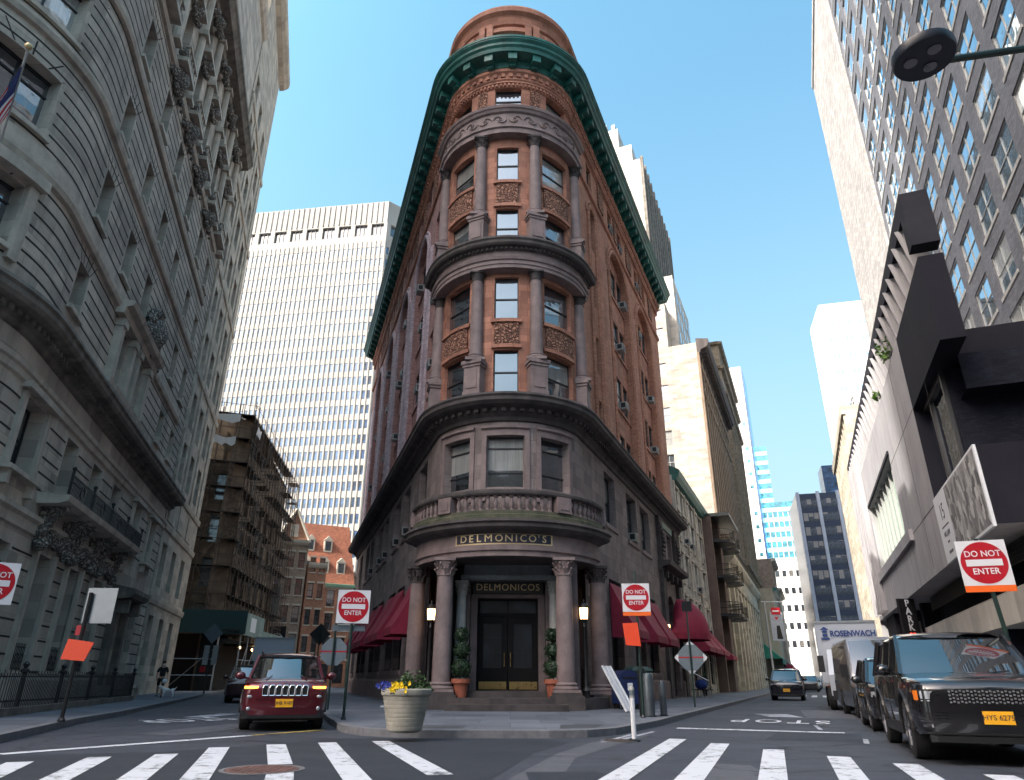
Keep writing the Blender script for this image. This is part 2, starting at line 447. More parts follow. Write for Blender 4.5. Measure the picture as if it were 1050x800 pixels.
def wall(mb, path, s0, s1, z0, z1, holes=(), depth=.25, o=0, step=.35, flip=False):
    """holes: (a, b, c, d[, 'arch']) in s and z"""
    S = set(path.cuts(s0, s1, step)); Z = {z0, z1}
    for h in holes: S |= {round(h[0],4), round(h[1],4)}; Z |= {h[2], h[3]}
    S = sorted(x for x in S if s0-1e-3 <= x <= s1+1e-3); Z = sorted(x for x in Z if z0-1e-6 <= x <= z1+1e-6)
    for i in range(len(S)-1):
        a, b = S[i], S[i+1]; cs = (a+b)/2
        if b-a < 1e-5: continue
        hs = [h for h in holes if h[0]-1e-6 <= cs <= h[1]+1e-6]
        run = None
        for j in range(len(Z)-1):
            c, d = Z[j], Z[j+1]; cz = (c+d)/2
            solid = not any(h[2] < cz < h[3] for h in hs)
            if solid and run is None: run = c
            if run is not None and (not solid or j == len(Z)-2):
                e = d if solid else c
                mb.quad(path.p(a,run,o), path.p(b,run,o), path.p(b,e,o), path.p(a,e,o), uv=[(a,run),(b,run),(b,e),(a,e)]); run = None
    for h in holes:
        a, b, c, d = h[:4]; q = o-depth
        if len(h) > 4:
            r = (b-a)/2; sp = d-r*(h[5] if len(h) > 5 else 1); n = 12; k = (d-sp)/r
            arc = [(a+r-r*cos(pi*t/n), sp+k*r*sin(pi*t/n)) for t in range(n+1)]
            for t in range(n):
                (sa, za), (sb, zb) = arc[t], arc[t+1]
                mb.quad(path.p(sa,za,o), path.p(sb,zb,o), path.p(sb,d,o), path.p(sa,d,o), uv=[(sa,za),(sb,zb),(sb,d),(sa,d)])
                mb.quad(path.p(sa,za,q), path.p(sb,zb,q), path.p(sb,zb,o), path.p(sa,za,o))
            top = sp
        else:
            top = d
            for x, y in zip(path.cuts(a,b,step)[:-1], path.cuts(a,b,step)[1:]):
                mb.quad(path.p(x,d,q), path.p(y,d,q), path.p(y,d,o), path.p(x,d,o))
        for x, y in zip(path.cuts(a,b,step)[:-1], path.cuts(a,b,step)[1:]):
            mb.quad(path.p(x,c,o), path.p(y,c,o), path.p(y,c,q), path.p(x,c,q))
        mb.quad(path.p(a,c,o), path.p(a,c,q), path.p(a,top,q), path.p(a,top,o), uv=[(0,c),(depth,c),(depth,top),(0,top)])
        mb.quad(path.p(b,c,q), path.p(b,c,o), path.p(b,top,o), path.p(b,top,q), uv=[(0,c),(depth,c),(depth,top),(0,top)])
    return mb
def sweep(mb, path, prof, s0, s1, step=.35, cap=True, cuts=None):
    """moulding: profile [(o, z)...] carried along the path"""
    S = cuts or path.cuts(s0, s1, step)
    L = [0]
    for a, b in zip(prof[:-1], prof[1:]): L.append(L[-1]+hypot(b[0]-a[0], b[1]-a[1]))
    for a, b in zip(S[:-1], S[1:]):
        for k in range(len(prof)-1):
            (o0,z0), (o1,z1) = prof[k], prof[k+1]
            mb.quad(path.p(a,z0,o0), path.p(b,z0,o0), path.p(b,z1,o1), path.p(a,z1,o1), uv=[(a,L[k]),(b,L[k]),(b,L[k+1]),(a,L[k+1])])
    if cap:
        mb.quad(*[path.p(s0,z,o) for o, z in prof][::-1]); mb.quad(*[path.p(s1,z,o) for o, z in prof])
    return mb
def fbox(mb, path, s0, s1, z0, z1, o0, o1, step=.35):
    """block on a facade between offsets o0 (inner) and o1 (outer)"""
    return sweep(mb, path, [(o0,z0),(o1,z0),(o1,z1),(o0,z1),(o0,z0)], s0, s1, step)

WIN = {}
def window_proto(w, h, style, fr, gl):
    """frame mesh and pane mesh; local x across, z up from the sill, outside is -y"""
    key = (round(w,2), round(h,2), style, fr.name, gl.name)
    if key in WIN: return WIN[key]
    mb = MB(); t = .055 if w < 1.6 else .07; d0, d1 = -.03, .05
    def b(x0,x1,z0,z1,y0=d0,y1=d1): mb.box(x0,x1,y0,y1,z0,z1)
    b(-w/2,-w/2+t,0,h); b(w/2-t,w/2,0,h); b(-w/2+t,w/2-t,0,t); b(-w/2+t,w/2-t,h-t,h)
    if style == 'sash': b(-w/2+t,w/2-t,h*.5-.03,h*.5+.03,-.02,.05)
    elif style == 'triple':
        b(-w/2+t,w/2-t,h*.30-.02,h*.30+.03,-.02,.05); b(-w/2+t,w/2-t,h*.78-.02,h*.78+.03,-.02,.05)
    elif style == 'cross':
        b(-w/2+t,w/2-t,h*.5-.03,h*.5+.03,-.02,.05); b(-.025,.025,t,h-t,-.015,.05)
    elif style == 'mull':
        n = max(2, int(w/.9))
        for k in range(1, n): x = -w/2+w*k/n; b(x-.03,x+.03,t,h-t,-.02,.05)
        b(-w/2+t,w/2-t,h*.72-.03,h*.72+.03,-.021,.05)
    me = []
    f = mb.build('window', fr); me.append(f.data); COL.objects.unlink(f); bpy.data.objects.remove(f)
    p = MB().quad((-w/2+t*.5,.028,t*.5),(w/2-t*.5,.028,t*.5),(w/2-t*.5,.028,h-t*.5),(-w/2+t*.5,.028,h-t*.5)).build('pane', gl)
    me.append(p.data); COL.objects.unlink(p); bpy.data.objects.remove(p)
    WIN[key] = me; return me
def put_window(parent, path, s, z, w, h, o, style='sash', fr=None, gl=None, name='window', pane=True):
    f, p = window_proto(w, h, style, fr or M['frame'], gl or M['glass'])
    x, y, nx, ny = path.at(s); loc = Vector((x+nx*o, y+ny*o, z))-origin(parent)
    a = bpy.data.objects.new(name, f); COL.objects.link(a); a.parent = parent; a.location = loc; a.rotation_euler = (0,0,atan2(nx,-ny))
    if pane:
        b = bpy.data.objects.new('pane', p); COL.objects.link(b); b.parent = a
    return a
def column(name, parent, c, z0, zt, r, mat, capmat=None, base=True, cap_h=.5, corinth=True, world=True):
    """base mouldings, tapered shaft, leafy capital"""
    mb = MB(); zb = z0
    if base:
        mb.box(c[0]-r*1.45, c[0]+r*1.45, c[1]-r*1.45, c[1]+r*1.45, z0, z0+.12)
        prof = [(r*1.36,z0+.12),(r*1.42,z0+.16),(r*1.36,z0+.21),(r*1.15,z0+.23),(r*1.15,z0+.26),(r*1.24,z0+.29),(r*1.2,z0+.33),(r,z0+.36)]
        zb = z0+.36
    else: prof = [(r,z0)]
    zc = zt-cap_h; H = zc-zb
    for k in range(1, 8):
        t = k/7; prof.append((r*(1-.15*t**1.6), zb+H*t))
    mb.lathe(prof, c, 24)
    col = mb.build(name, mat, parent, world, smooth=True)
    cp = MB(); rt = r*.85
    cp.lathe([(rt*1.12,zc),(rt*1.12,zc+.04),(rt*.98,zc+.06),(rt*1.05,zc+cap_h*.5),(rt*1.32,zc+cap_h*.82),(rt*1.2,zc+cap_h*.83)], c, 20)
    if corinth:
        for row, (n, rr, hh, zz) in enumerate(((8,1.04,.36,.06),(8,1.14,.36,.36))):
            for k in range(n):
                a = 2*pi*(k+row*.5)/n
                for t in range(3):
                    q = rt*(rr+.16*t*t*.5); cp.ball((c[0]+q*cos(a), c[1]+q*sin(a), zc+cap_h*(zz+hh*t/3)+.05), rt*.17, 6, 4)
        for k in range(4):
            a = pi/4+pi/2*k; cp.ball((c[0]+rt*1.42*cos(a), c[1]+rt*1.42*sin(a), zc+cap_h*.78), rt*.22, 7, 5)
    a = rt*1.42; cp.box(c[0]-a, c[0]+a, c[1]-a, c[1]+a, zt-cap_h*.16, zt)
    cp.build('capital', capmat or mat, col, world, smooth=True)
    return col
# ================================================================== camera, light, sky
def setup_camera():
    cd = bpy.data.cameras.new('camera'); cam = bpy.data.objects.new('camera', cd); COL.objects.link(cam)
    cd.sensor_width = 36; cd.lens = 24.0; cd.clip_start = .1; cd.clip_end = 3000
    P = radians(22.99); r = radians(.3)
    R = Vector((1,0,0)); U = Vector((0,-sin(P),cos(P))); F = Vector((0,cos(P),sin(P)))
    R, U = cos(r)*R+sin(r)*U, -sin(r)*R+cos(r)*U
    m = Matrix((R, U, -F)).transposed().to_4x4(); m.translation = (0,0,1.1)
    cam.matrix_world = m; SC.camera = cam
setup_camera()
SUN_H, SUN_E = -121.0, 43.0           # heading towards the sun (from +Y, clockwise) and elevation
def setup_light():
    w = bpy.data.worlds.new('World'); SC.world = w; w.use_nodes = True
    nt = w.node_tree; bg = nt.nodes['Background']
    sky = nt.nodes.new('ShaderNodeTexSky'); sky.sky_type = 'NISHITA'; sky.sun_disc = False
    sky.sun_elevation = radians(SUN_E); sky.sun_rotation = radians(SUN_H)
    sky.air_density = 1.0; sky.dust_density = 7.0; sky.ozone_density = 1.0; sky.altitude = 20
    tc = nt.nodes.new('ShaderNodeTexCoord')
    # clear blue away from the sun, bright thin haze round it
    dt = N(nt, 'ShaderNodeVectorMath', operation='DOT_PRODUCT'); nt.links.new(tc.outputs['Generated'], dt.inputs[0])
    dt.inputs[1].default_value = (sin(radians(SUN_H))*cos(radians(SUN_E)), cos(radians(SUN_H))*cos(radians(SUN_E)), sin(radians(SUN_E)))
    hz = ramp(nt, dt.outputs['Value'], .45, .88, (.60,1.13,1.12), (1.42,1.42,1.46))
    tint = mixc(nt, 1.0, sky.outputs[0], hz, 'MULTIPLY')
    # pale haze low in the sky
    sp = nt.nodes.new('ShaderNodeSeparateXYZ'); nt.links.new(tc.outputs['Generated'], sp.inputs[0])
    inv = N(nt, 'ShaderNodeMath', operation='SUBTRACT', use_clamp=True); inv.inputs[0].default_value = 1; nt.links.new(sp.outputs['Z'], inv.inputs[1])
    pw = N(nt, 'ShaderNodeMath', operation='POWER'); nt.links.new(inv.outputs[0], pw.inputs[0]); pw.inputs[1].default_value = 1.9
    nt.links.new(mixc(nt, pw.outputs[0], tint, (1.85,2.10,2.32)), bg.inputs[0]); bg.inputs[1].default_value = .15
    d = Vector((sin(radians(SUN_H))*cos(radians(SUN_E)), cos(radians(SUN_H))*cos(radians(SUN_E)), sin(radians(SUN_E))))
    ld = bpy.data.lights.new('sun', 'SUN'); ld.energy = 3.4; ld.angle = radians(.53); ld.color = (1,.945,.86)
    lo = bpy.data.objects.new('sun', ld); COL.objects.link(lo)
    lo.rotation_euler = d.to_track_quat('Z', 'Y').to_euler()
    v = SC.view_settings; v.view_transform = 'Standard'; v.look = 'None'; v.exposure = 1.45; v.gamma = 1; v.use_curve_mapping = False
    SC.render.engine = 'CYCLES'; c = SC.cycles
    c.max_bounces = 6; c.diffuse_bounces = 4; c.glossy_bounces = 3; c.transparent_max_bounces = 4; c.use_denoising = True
    c.sample_clamp_indirect = 8
setup_light()

# ================================================================== ground
def setting():
    def flat(name, pts, z, m, parent=None):
        mb = MB(); mb.quad(*[(x,y,z) for x,y in pts]); return mb.build(name, m, parent or ROAD)
    mb = MB(); S = 900
    mb.quad((-S,-S,0),(S,-S,0),(S,S,0),(-S,S,0)); ROAD = mb.build('road', M['asphalt'], kind='structure')
    # left street direction / right street direction
    ul = Vector((sin(radians(-17.4)), cos(radians(-17.4)))); nl = Vector((cos(radians(-17.4)), -sin(radians(-17.4))))
    ur = Vector((sin(radians(22.5)), cos(radians(22.5)))); nr = Vector((cos(radians(22.5)), -sin(radians(22.5))))
    def L(lat, t): p = nl*lat+ul*t; return (p.x, p.y)
    def Rr(lat, t): p = nr*lat+ur*t; return (p.x, p.y)
    def pavement(name, outer, inner, z=.15, kw=.17):
        """outer: kerb line; inner: building side, both listed along the street"""
        n = len(outer); mb = MB(); kb = MB()
        ins = []
        for k in range(n):                      # inset the kerb line
            a = Vector(outer[max(0,k-1)]); b = Vector(outer[min(n-1,k+1)]); t = (b-a).normalized(); q = Vector((-t.y, t.x))*kw
            p = Vector(outer[k]); c = Vector(inner[min(k, len(inner)-1)])
            if (c-p).dot(q) < 0: q = -q
            ins.append((p.x+q.x, p.y+q.y))
        mb.quad(*[(x,y,z) for x,y in ins], *[(x,y,z) for x,y in reversed(inner)])
        for k in range(n-1):
            a, b, c, d = outer[k], outer[k+1], ins[k+1], ins[k]
            zz = z+.004
            ln = (Vector(b)-Vector(a)).length
            kb.quad((a[0],a[1],zz-.012),(b[0],b[1],zz-.012),(c[0],c[1],zz),(d[0],d[1],zz))
            kb.quad((a[0],a[1],0),(b[0],b[1],0),(b[0],b[1],zz-.012),(a[0],a[1],zz-.012))
            kb.quad((d[0],d[1],zz),(c[0],c[1],zz),(c[0],c[1],z-.03),(d[0],d[1],z-.03))
        o = mb.build(name, M['pavement'], kind='structure')
        kb.build('kerb', M['kerb'], o)
        return o
    # island in front of the flatiron
    tip = [(-4.88,20.3),(-4.42,19.0),(-4.05,17.75),(-3.65,16.8),(-3.05,16.0),(-2.3,15.62),(-1.2,15.52),(-.2,15.55),(.8,15.6),(1.6,15.85),(2.3,16.55),(2.94,17.83)]
    outer = [L(1.56,140), L(1.56,80), L(1.56,40)]+tip+[Rr(-4.0,19.5), Rr(-3.98,40), Rr(-3.98,80), Rr(-3.98,170)]
    inner = [L(6.2,140), L(6.2,80), L(6.2,45)]+[(-1.5,29)]*6+[(0,29)]*2+[(1.5,29)]*4+[Rr(-8.5,32), Rr(-8.5,45), Rr(-8.5,80), Rr(-8.5,170)]
    pavement('pavement', outer, inner)
    pavement('pavement', [(-11.2,2),(-9.4,8),(-8.95,11.5),(-9.23,13.9),(-11.1,19.5),L(-4.5,26),L(-4.4,60),L(-4.2,80)], [(-30,2),(-30,8),(-24,13),(-20,16),(-20,22),L(-10,26),L(-10,60),L(-10,80)])
    pavement('pavement', [(9.5,1.5),(9.9,8),Rr(3.75,16),Rr(3.75,40),Rr(3.75,80),Rr(3.75,170)], [(60,1.5),(60,8),Rr(22,14),Rr(22,40),Rr(12,80),Rr(12,170)])
    # worn strips and patches of different asphalt
    flat('asphalt_patch', [(-8.2,9.2),(-7.8,11.6),(-5.6,12.4),(-3.3,15.2),(-2.6,15.35),(-1.4,15.3),(.6,15.3),(1.15,14.6),(.4,12.6),(-.25,9.2),(-.2,7),(-8.2,7)], .004, M['asphalt_new'])
    flat('asphalt_strip', [(-.05,9.2),(.75,12.4),(1.55,14.6),(2.7,16.7),(3.05,16.6),(2.0,14.2),(1.0,11.8),(.55,9.0)], .004, M['asphalt_old'])
    flat('asphalt_patch', [(5.2,15.6),(6.9,14.9),(7.9,17.2),(6.3,17.9)], .004, M['asphalt_new'])
    flat('asphalt_patch', [(-7.9,16.2),(-6.9,15.7),(-6.2,19.5),(-7.3,19.9)], .004, M['asphalt_old'])
    flat('asphalt_patch', [(9.6,24.5),(11.2,23.9),(13.6,30.5),(12.0,31.2)], .004, M['asphalt_old'])
    flat('asphalt_patch', [(2.6,11.2),(3.4,11.0),(3.1,8.2),(2.2,8.2)], .004, M['asphalt_old'])
    for k in range(5):                       # tar lines sealing old cracks
        x, y = (-6.5,13.2,-2.2,4.8,7.2)[k], (14.0,32.0,13.0,13.6,21.0)[k]; a = (.3,1.2,2.6,.5,1.9)[k]; pts = []
        for j in range(9): pts.append((x+.42*j*cos(a)+random.uniform(-.1,.1), y+.42*j*sin(a)+random.uniform(-.1,.1)))
        for p, q in zip(pts[:-1], pts[1:]):
            d = Vector((q[0]-p[0], q[1]-p[1])).normalized()*.025; flat('tar_line', [(p[0]+d.y,p[1]-d.x),(q[0]+d.y,q[1]-d.x),(q[0]-d.y,q[1]+d.x),(p[0]-d.y,p[1]+d.x)], .0065, M['asphalt_new'])
    flat('asphalt_patch', [(.2,10.0),(1.1,10.1),(1.45,9.5),(1.3,8.3),(.25,8.4)], .0075, M['asphalt_new'])
    # tactile ramps on the island
    flat('tactile_paving', [(-2.0,16.0),(-1.0,15.95),(-.95,16.9),(-1.9,17.0)], .1555, M['tile'])
    flat('tactile_paving', [(1.05,16.05),(1.85,16.5),(2.2,17.7),(1.15,17.4)], .1555, M['tile'])
    # crossings
    def crossing(name, bars, w):
        root = None
        for (ax,ay),(bx,by) in bars:
            d = Vector((bx-ax, by-ay)).normalized(); q = Vector((-d.y, d.x))*w/2
            mb = MB(); mb.quad((ax-q.x,ay-q.y,.010),(ax+q.x,ay+q.y,.010),(bx+q.x,by+q.y,.010),(bx-q.x,by-q.y,.010))
            mb.build('crossing_stripe', M['paint_white'], ROAD)
    crossing('crossing', [((-6.84,10.82),(-5.35,7.2)),((-6.12,11.52),(-4.7,7.4)),((-5.34,12.0),(-3.85,7.4)),((-4.98,13.16),(-3.1,7.3)),((-4.2,13.77),(-3.17,10.7)),((-2.95,10.0),(-2.2,7.4)),((-3.4,14.23),(-1.2,7.3)),((-2.48,14.62),(-.86,9.65))], .33)
    crossing('crossing', [((3.4,15.5),(.75,7.9)),((3.97,14.48),(1.6,7.8)),((4.56,13.3),(2.6,7.8)),((5.18,12.16),(3.55,7.8)),((5.71,11.17),(4.5,7.8)),((6.24,9.94),(5.4,7.6))], .34)
    def bars(name, segs, w, m):
        for (ax,ay),(bx,by) in segs:
            d = Vector((bx-ax, by-ay)).normalized(); q = Vector((-d.y, d.x))*w/2
            mb = MB(); mb.quad((ax-q.x,ay-q.y,.009),(bx-q.x,by-q.y,.009),(bx+q.x,by+q.y,.009),(ax+q.x,ay+q.y,.009))
            mb.build(name, m, ROAD)
    bars('stop_line', [((-7.84,11.86),(-5.4,15.85))], .26, M['paint_white'])
    bars('stop_line', [((-5.38,15.9),(-4.35,17.6))], .24, M['paint_yellow'])
    bars('stop_line', [((4.16,18.96),(7.7,17.54))], .34, M['paint_white'])
    bars('lane_line', [((2.75,16.9),(1.75,14.6)),((3.3,17.6),(2.05,14.9))], .11, M['paint_faded'])
    bars('lane_line', [((7.6,18.6),(8.2,20.4)),((6.8,14.6),(7.3,15.7))], .10, M['paint_faded'])
    # the word STOP, painted for drivers coming towards us
    for c, ang, sx, sz in (((7.98,22.35), radians(180-22.5), .95, 1.9), ((-9.25,21.5), radians(180+52), .95, 1.75)):
        o = text('road_lettering', 'STOP', M['paint_white'], ROAD, (c[0],c[1],.010), (0,0,ang), sz, extrude=.0008, bold=.012, sx=sx*.55, spacing=1.25)
        for v in o.data.vertices: v.co.y *= 1.35
    flat('faded_marking', [(-9.9,22.9),(-9.2,22.7),(-9.0,25.2),(-9.7,25.4)], .009, M['paint_faded'])
    flat('faded_marking', [(8.6,25.0),(9.6,24.7),(9.9,27.0),(8.8,27.2)], .009, M['paint_faded'])
    # far crossing of the right street
    for t in (60,):
        for lat in (-1.2,-.4,.4): 
            a = Rr(lat, t); b = Rr(lat, t+7)
            bars('far_crossing', [(a,b)], .4, M['paint_white'])
setting()
def drain_cover(name, label, c, r, sq, m):
    t = thing(name, label, 'manhole cover', (c[0],c[1],0))
    mb = MB(); n = 32
    mb.lathe([(r*1.16,.008),(r*1.16,.014),(r*1.03,.014),(r*1.03,.008)], c, n); mb.build('rim', M['kerb'], t)
    mb = MB(); mb.lathe([(r,.006),(r,.016),(0.01,.016)], c, n, False)
    for a in range(-4,5):
        for b in range(-4,5):
            if hypot(a,b) < 4.3: mb.box(c[0]+a*r*.2-.03, c[0]+a*r*.2+.03, c[1]+b*r*.2-.03, c[1]+b*r*.2+.03, .0155, .021)
    mb.build('cover', m, t)
drain_cover('manhole_cover', 'round rusty manhole cover set in the crossing in front of the dark red car', (-3.22,10.1), .46, 1, stone('rusty_iron', (.17,.085,.075), (.09,.055,.05), 5, .75, .3))
drain_cover('manhole_cover', 'small brown iron cover in the road by the kerb below the white plastic post', (2.15,15.0), .33, 1, stone('brown_iron', (.07,.05,.045), None, 6, .75, .3))
# ================================================================== the flatiron with the rounded corner
FC = (-.12, 28.9); FR = 3.2; HL, HR = -17.4, 22.5
A0 = radians(HL-90+360); A1 = radians(HR+90); AM = (A0+A1)/2; HALF = FR*(A0-A1)/2
def fl_path(R):
    half = R*(A0-A1)/2
    ulx, uly = sin(radians(HL)), cos(radians(HL)); urx, ury = sin(radians(HR)), cos(radians(HR))
    def f(s):
        if abs(s) <= half:
            h = AM - s/R; nx, ny = sin(h), cos(h); return (FC[0]+R*nx, FC[1]+R*ny, nx, ny)
        if s < 0:
            nx, ny = sin(A0), cos(A0); a = -s-half; return (FC[0]+R*nx+ulx*a, FC[1]+R*ny+uly*a, nx, ny)
        nx, ny = sin(A1), cos(A1); a = s-half; return (FC[0]+R*nx+urx*a, FC[1]+R*ny+ury*a, nx, ny)
    return Path(f, [(-half, half)]), half
FP, HALF = fl_path(FR)
LL, LR = 33.5, 23.2                      # facade lengths beyond the round corner
def sl(a): return -(HALF+a)
def sr(a): return HALF+a
def sa(deg): return FR*radians(deg)     # position on the round corner, degrees right of its middle
flat = thing('flatiron_building', 'brownstone and red brick flatiron block with a rounded corner, green cornice and columned entrance', 'building', (FC[0],FC[1],0))
BF = flat
S0, S1 = sl(LL), sr(LR)
FLOORS = [(11.9,13.85),(15.35,17.4),(19.1,21.1),(22.75,24.7)]
LBAYS = [(5.4,9.7),(12.0,16.3),(18.7,23.0),(25.4,29.7)]
RBAYS = [(7.3,12.1),(14.6,19.4)]
AC = []                                   # air conditioners: (side, a, z, text)
def build_base():
    # ---- ground and second floor of the two straight sides, plus second floor round the corner
    gl = [(2.1,4.4),(6.6,9.1),(9.6,12.0),(14.1,16.5),(17.1,19.4),(21.6,24.0),(24.6,26.9),(28.9,31.2)]
    w2l = [(2.2,4.2),(6.7,8.8),(9.8,12.0),(14.4,16.5),(17.0,19.1),(21.6,23.7),(24.5,26.6),(29.0,31.0)]
    gr = [(4.0,6.2),(8.5,10.9),(11.8,14.2)]
    w2r = [(4.0,6.0),(8.4,10.7),(11.7,14.1)]
    pav = [(17.5,19.1),(19.7,21.3)]
    mb = MB()
    H = [(sl(b),sl(a),1.45,5.3) for a,b in gl]+[(sl(b),sl(a),7.8,10.3) for a,b in w2l]
    wall(mb, FP, S0, sl(.3), .15, 10.75, H, .42)
    H = [(sr(a),sr(b),1.45,5.3) for a,b in gr]+[(sr(a),sr(b),7.8,10.3) for a,b in w2r]
    H += [(sr(a),sr(b),7.95,10.1) for a,b in pav]+[(sr(17.9),sr(20.9),.2,6.1,'arch')]
    wall(mb, FP, sr(.3), S1, .15, 10.75, H, .42)
    cw = [(-52,-26),(-13.2,13.8),(26,52)]
    wall(mb, FP, sl(.3), sr(.3), 6.4, 10.75, [(sa(a),sa(b),7.95,10.05) for a,b in cw], .4, step=.25)
    # far end and party walls
    e0, e1 = FP.p(S0,0), FP.p(S1,0)
    mb.quad((e0[0],e0[1],.15),(e0[0],e0[1],10.75),(e1[0],e1[1],10.75),(e1[0],e1[1],.15))
    mb.build('base_wall', M['brownstone'], BF)
    # plinth course and string courses
    pl = MB()
    prof = [(0,.15),(.14,.15),(.14,1.0),(.09,1.08),(0,1.10)]
    sweep(pl, FP, prof, S0, sl(1.0)); sweep(pl, FP, prof, sr(1.0), sr(17.6)); sweep(pl, FP, prof, sr(21.2), S1)
    for a,b in gl: fbox(pl, FP, sl(b+.12), sl(a-.12), 1.28, 1.47, -.06, .07)
    for a,b in gr: fbox(pl, FP, sr(a-.12), sr(b+.12), 1.28, 1.47, -.06, .07)
    for a,b in w2l: fbox(pl, FP, sl(b+.1), sl(a-.1), 7.6, 7.8, 0, .08); 
    for a,b in w2r: fbox(pl, FP, sr(a-.1), sr(b+.1), 7.6, 7.8, 0, .08)
    pl.split('plinth', M['brownstone_plain'], BF)
    # window surrounds on the round corner (second floor)
    su = MB()
    for a,b in cw:
        sweep(su, FP, [(0,10.05),(.06,10.05),(.06,10.3),(.16,10.34),(.16,10.44),(0,10.46)], sa(a)-.2, sa(b)+.2, .25)
        fbox(su, FP, sa(a)-.2, sa(a)-.003, 7.4, 10.05, 0, .06); fbox(su, FP, sa(b)+.003, sa(b)+.2, 7.4, 10.05, 0, .06)
    su.split('window_surround', M['brownstone_plain'], BF)
    for a,b in cw: put_window(BF, FP, (sa(a)+sa(b))/2, 7.95, sa(b-a), 2.1, -.32 if abs(a+b)<2 else -.36, 'triple')
    for a,b in gl: put_window(BF, FP, sl((a+b)/2), 1.47, b-a, 3.8, -.34, 'mull', gl=M['glass_dark'])
    for a,b in w2l: put_window(BF, FP, sl((a+b)/2), 7.8, b-a, 2.5, -.34, 'sash', gl=M['glass_dark'])
    for a,b in gr: put_window(BF, FP, sr((a+b)/2), 1.47, b-a, 3.8, -.34, 'mull', gl=M['glass_dark'])
    for a,b in w2r: put_window(BF, FP, sr((a+b)/2), 7.8, b-a, 2.5, -.34, 'sash')
    for a,b in pav: put_window(BF, FP, sr((a+b)/2), 7.95, b-a, 2.15, -.34, 'sash')
    # side entrance pavilion on the right street
    pv = MB()
    for a in (16.2, 21.6):
        fbox(pv, FP, sr(a), sr(a+1.0), .15, 10.7, 0, .22)
        for k in range(9): fbox(pv, FP, sr(a+.1), sr(a+.9), 8.0+k*.26, 8.16+k*.26, .22, .22+.22*(1-abs(k-4)/5))
    sweep(pv, FP, [(0,7.3),(.15,7.3),(.25,7.5),(.75,7.6),(.8,7.85),(0,7.9)], sr(16.0), sr(22.8))
    for a in (16.6,18.3,20.0,21.7): fbox(pv, FP, sr(a), sr(a+.3), 6.9, 7.35, 0, .45)
    pv.build('pavilion', M['brownstone_dark'], BF)
    MBx = MB(); fbox(MBx, FP, sr(17.4), sr(21.4), 10.25, 10.68, 0, .1); MBx.build('panel', M['copper'], BF)
    d = MB(); fbox(d, FP, sr(17.95), sr(20.85), .2, 4.2, -.4, -.32); d.build('side_door', M['frame'], BF)
    # main cornice above the second floor
    c = MB()
    sweep(c, FP, [(0,10.62),(.10,10.66),(.14,10.8),(.28,10.95),(.36,11.08),(.42,11.1),(.70,11.16),(.84,11.28),(.84,11.42),(.9,11.5),(.86,11.6),(-.3,11.7)], S0-.6, S1+.9, .25)
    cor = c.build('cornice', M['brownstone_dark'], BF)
    t = MB(); s = S0
    while s < S1:
        fbox(t, FP, s, s+.16, 10.94, 11.08, .26, .46, .2); s += .33
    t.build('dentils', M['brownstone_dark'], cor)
build_base()

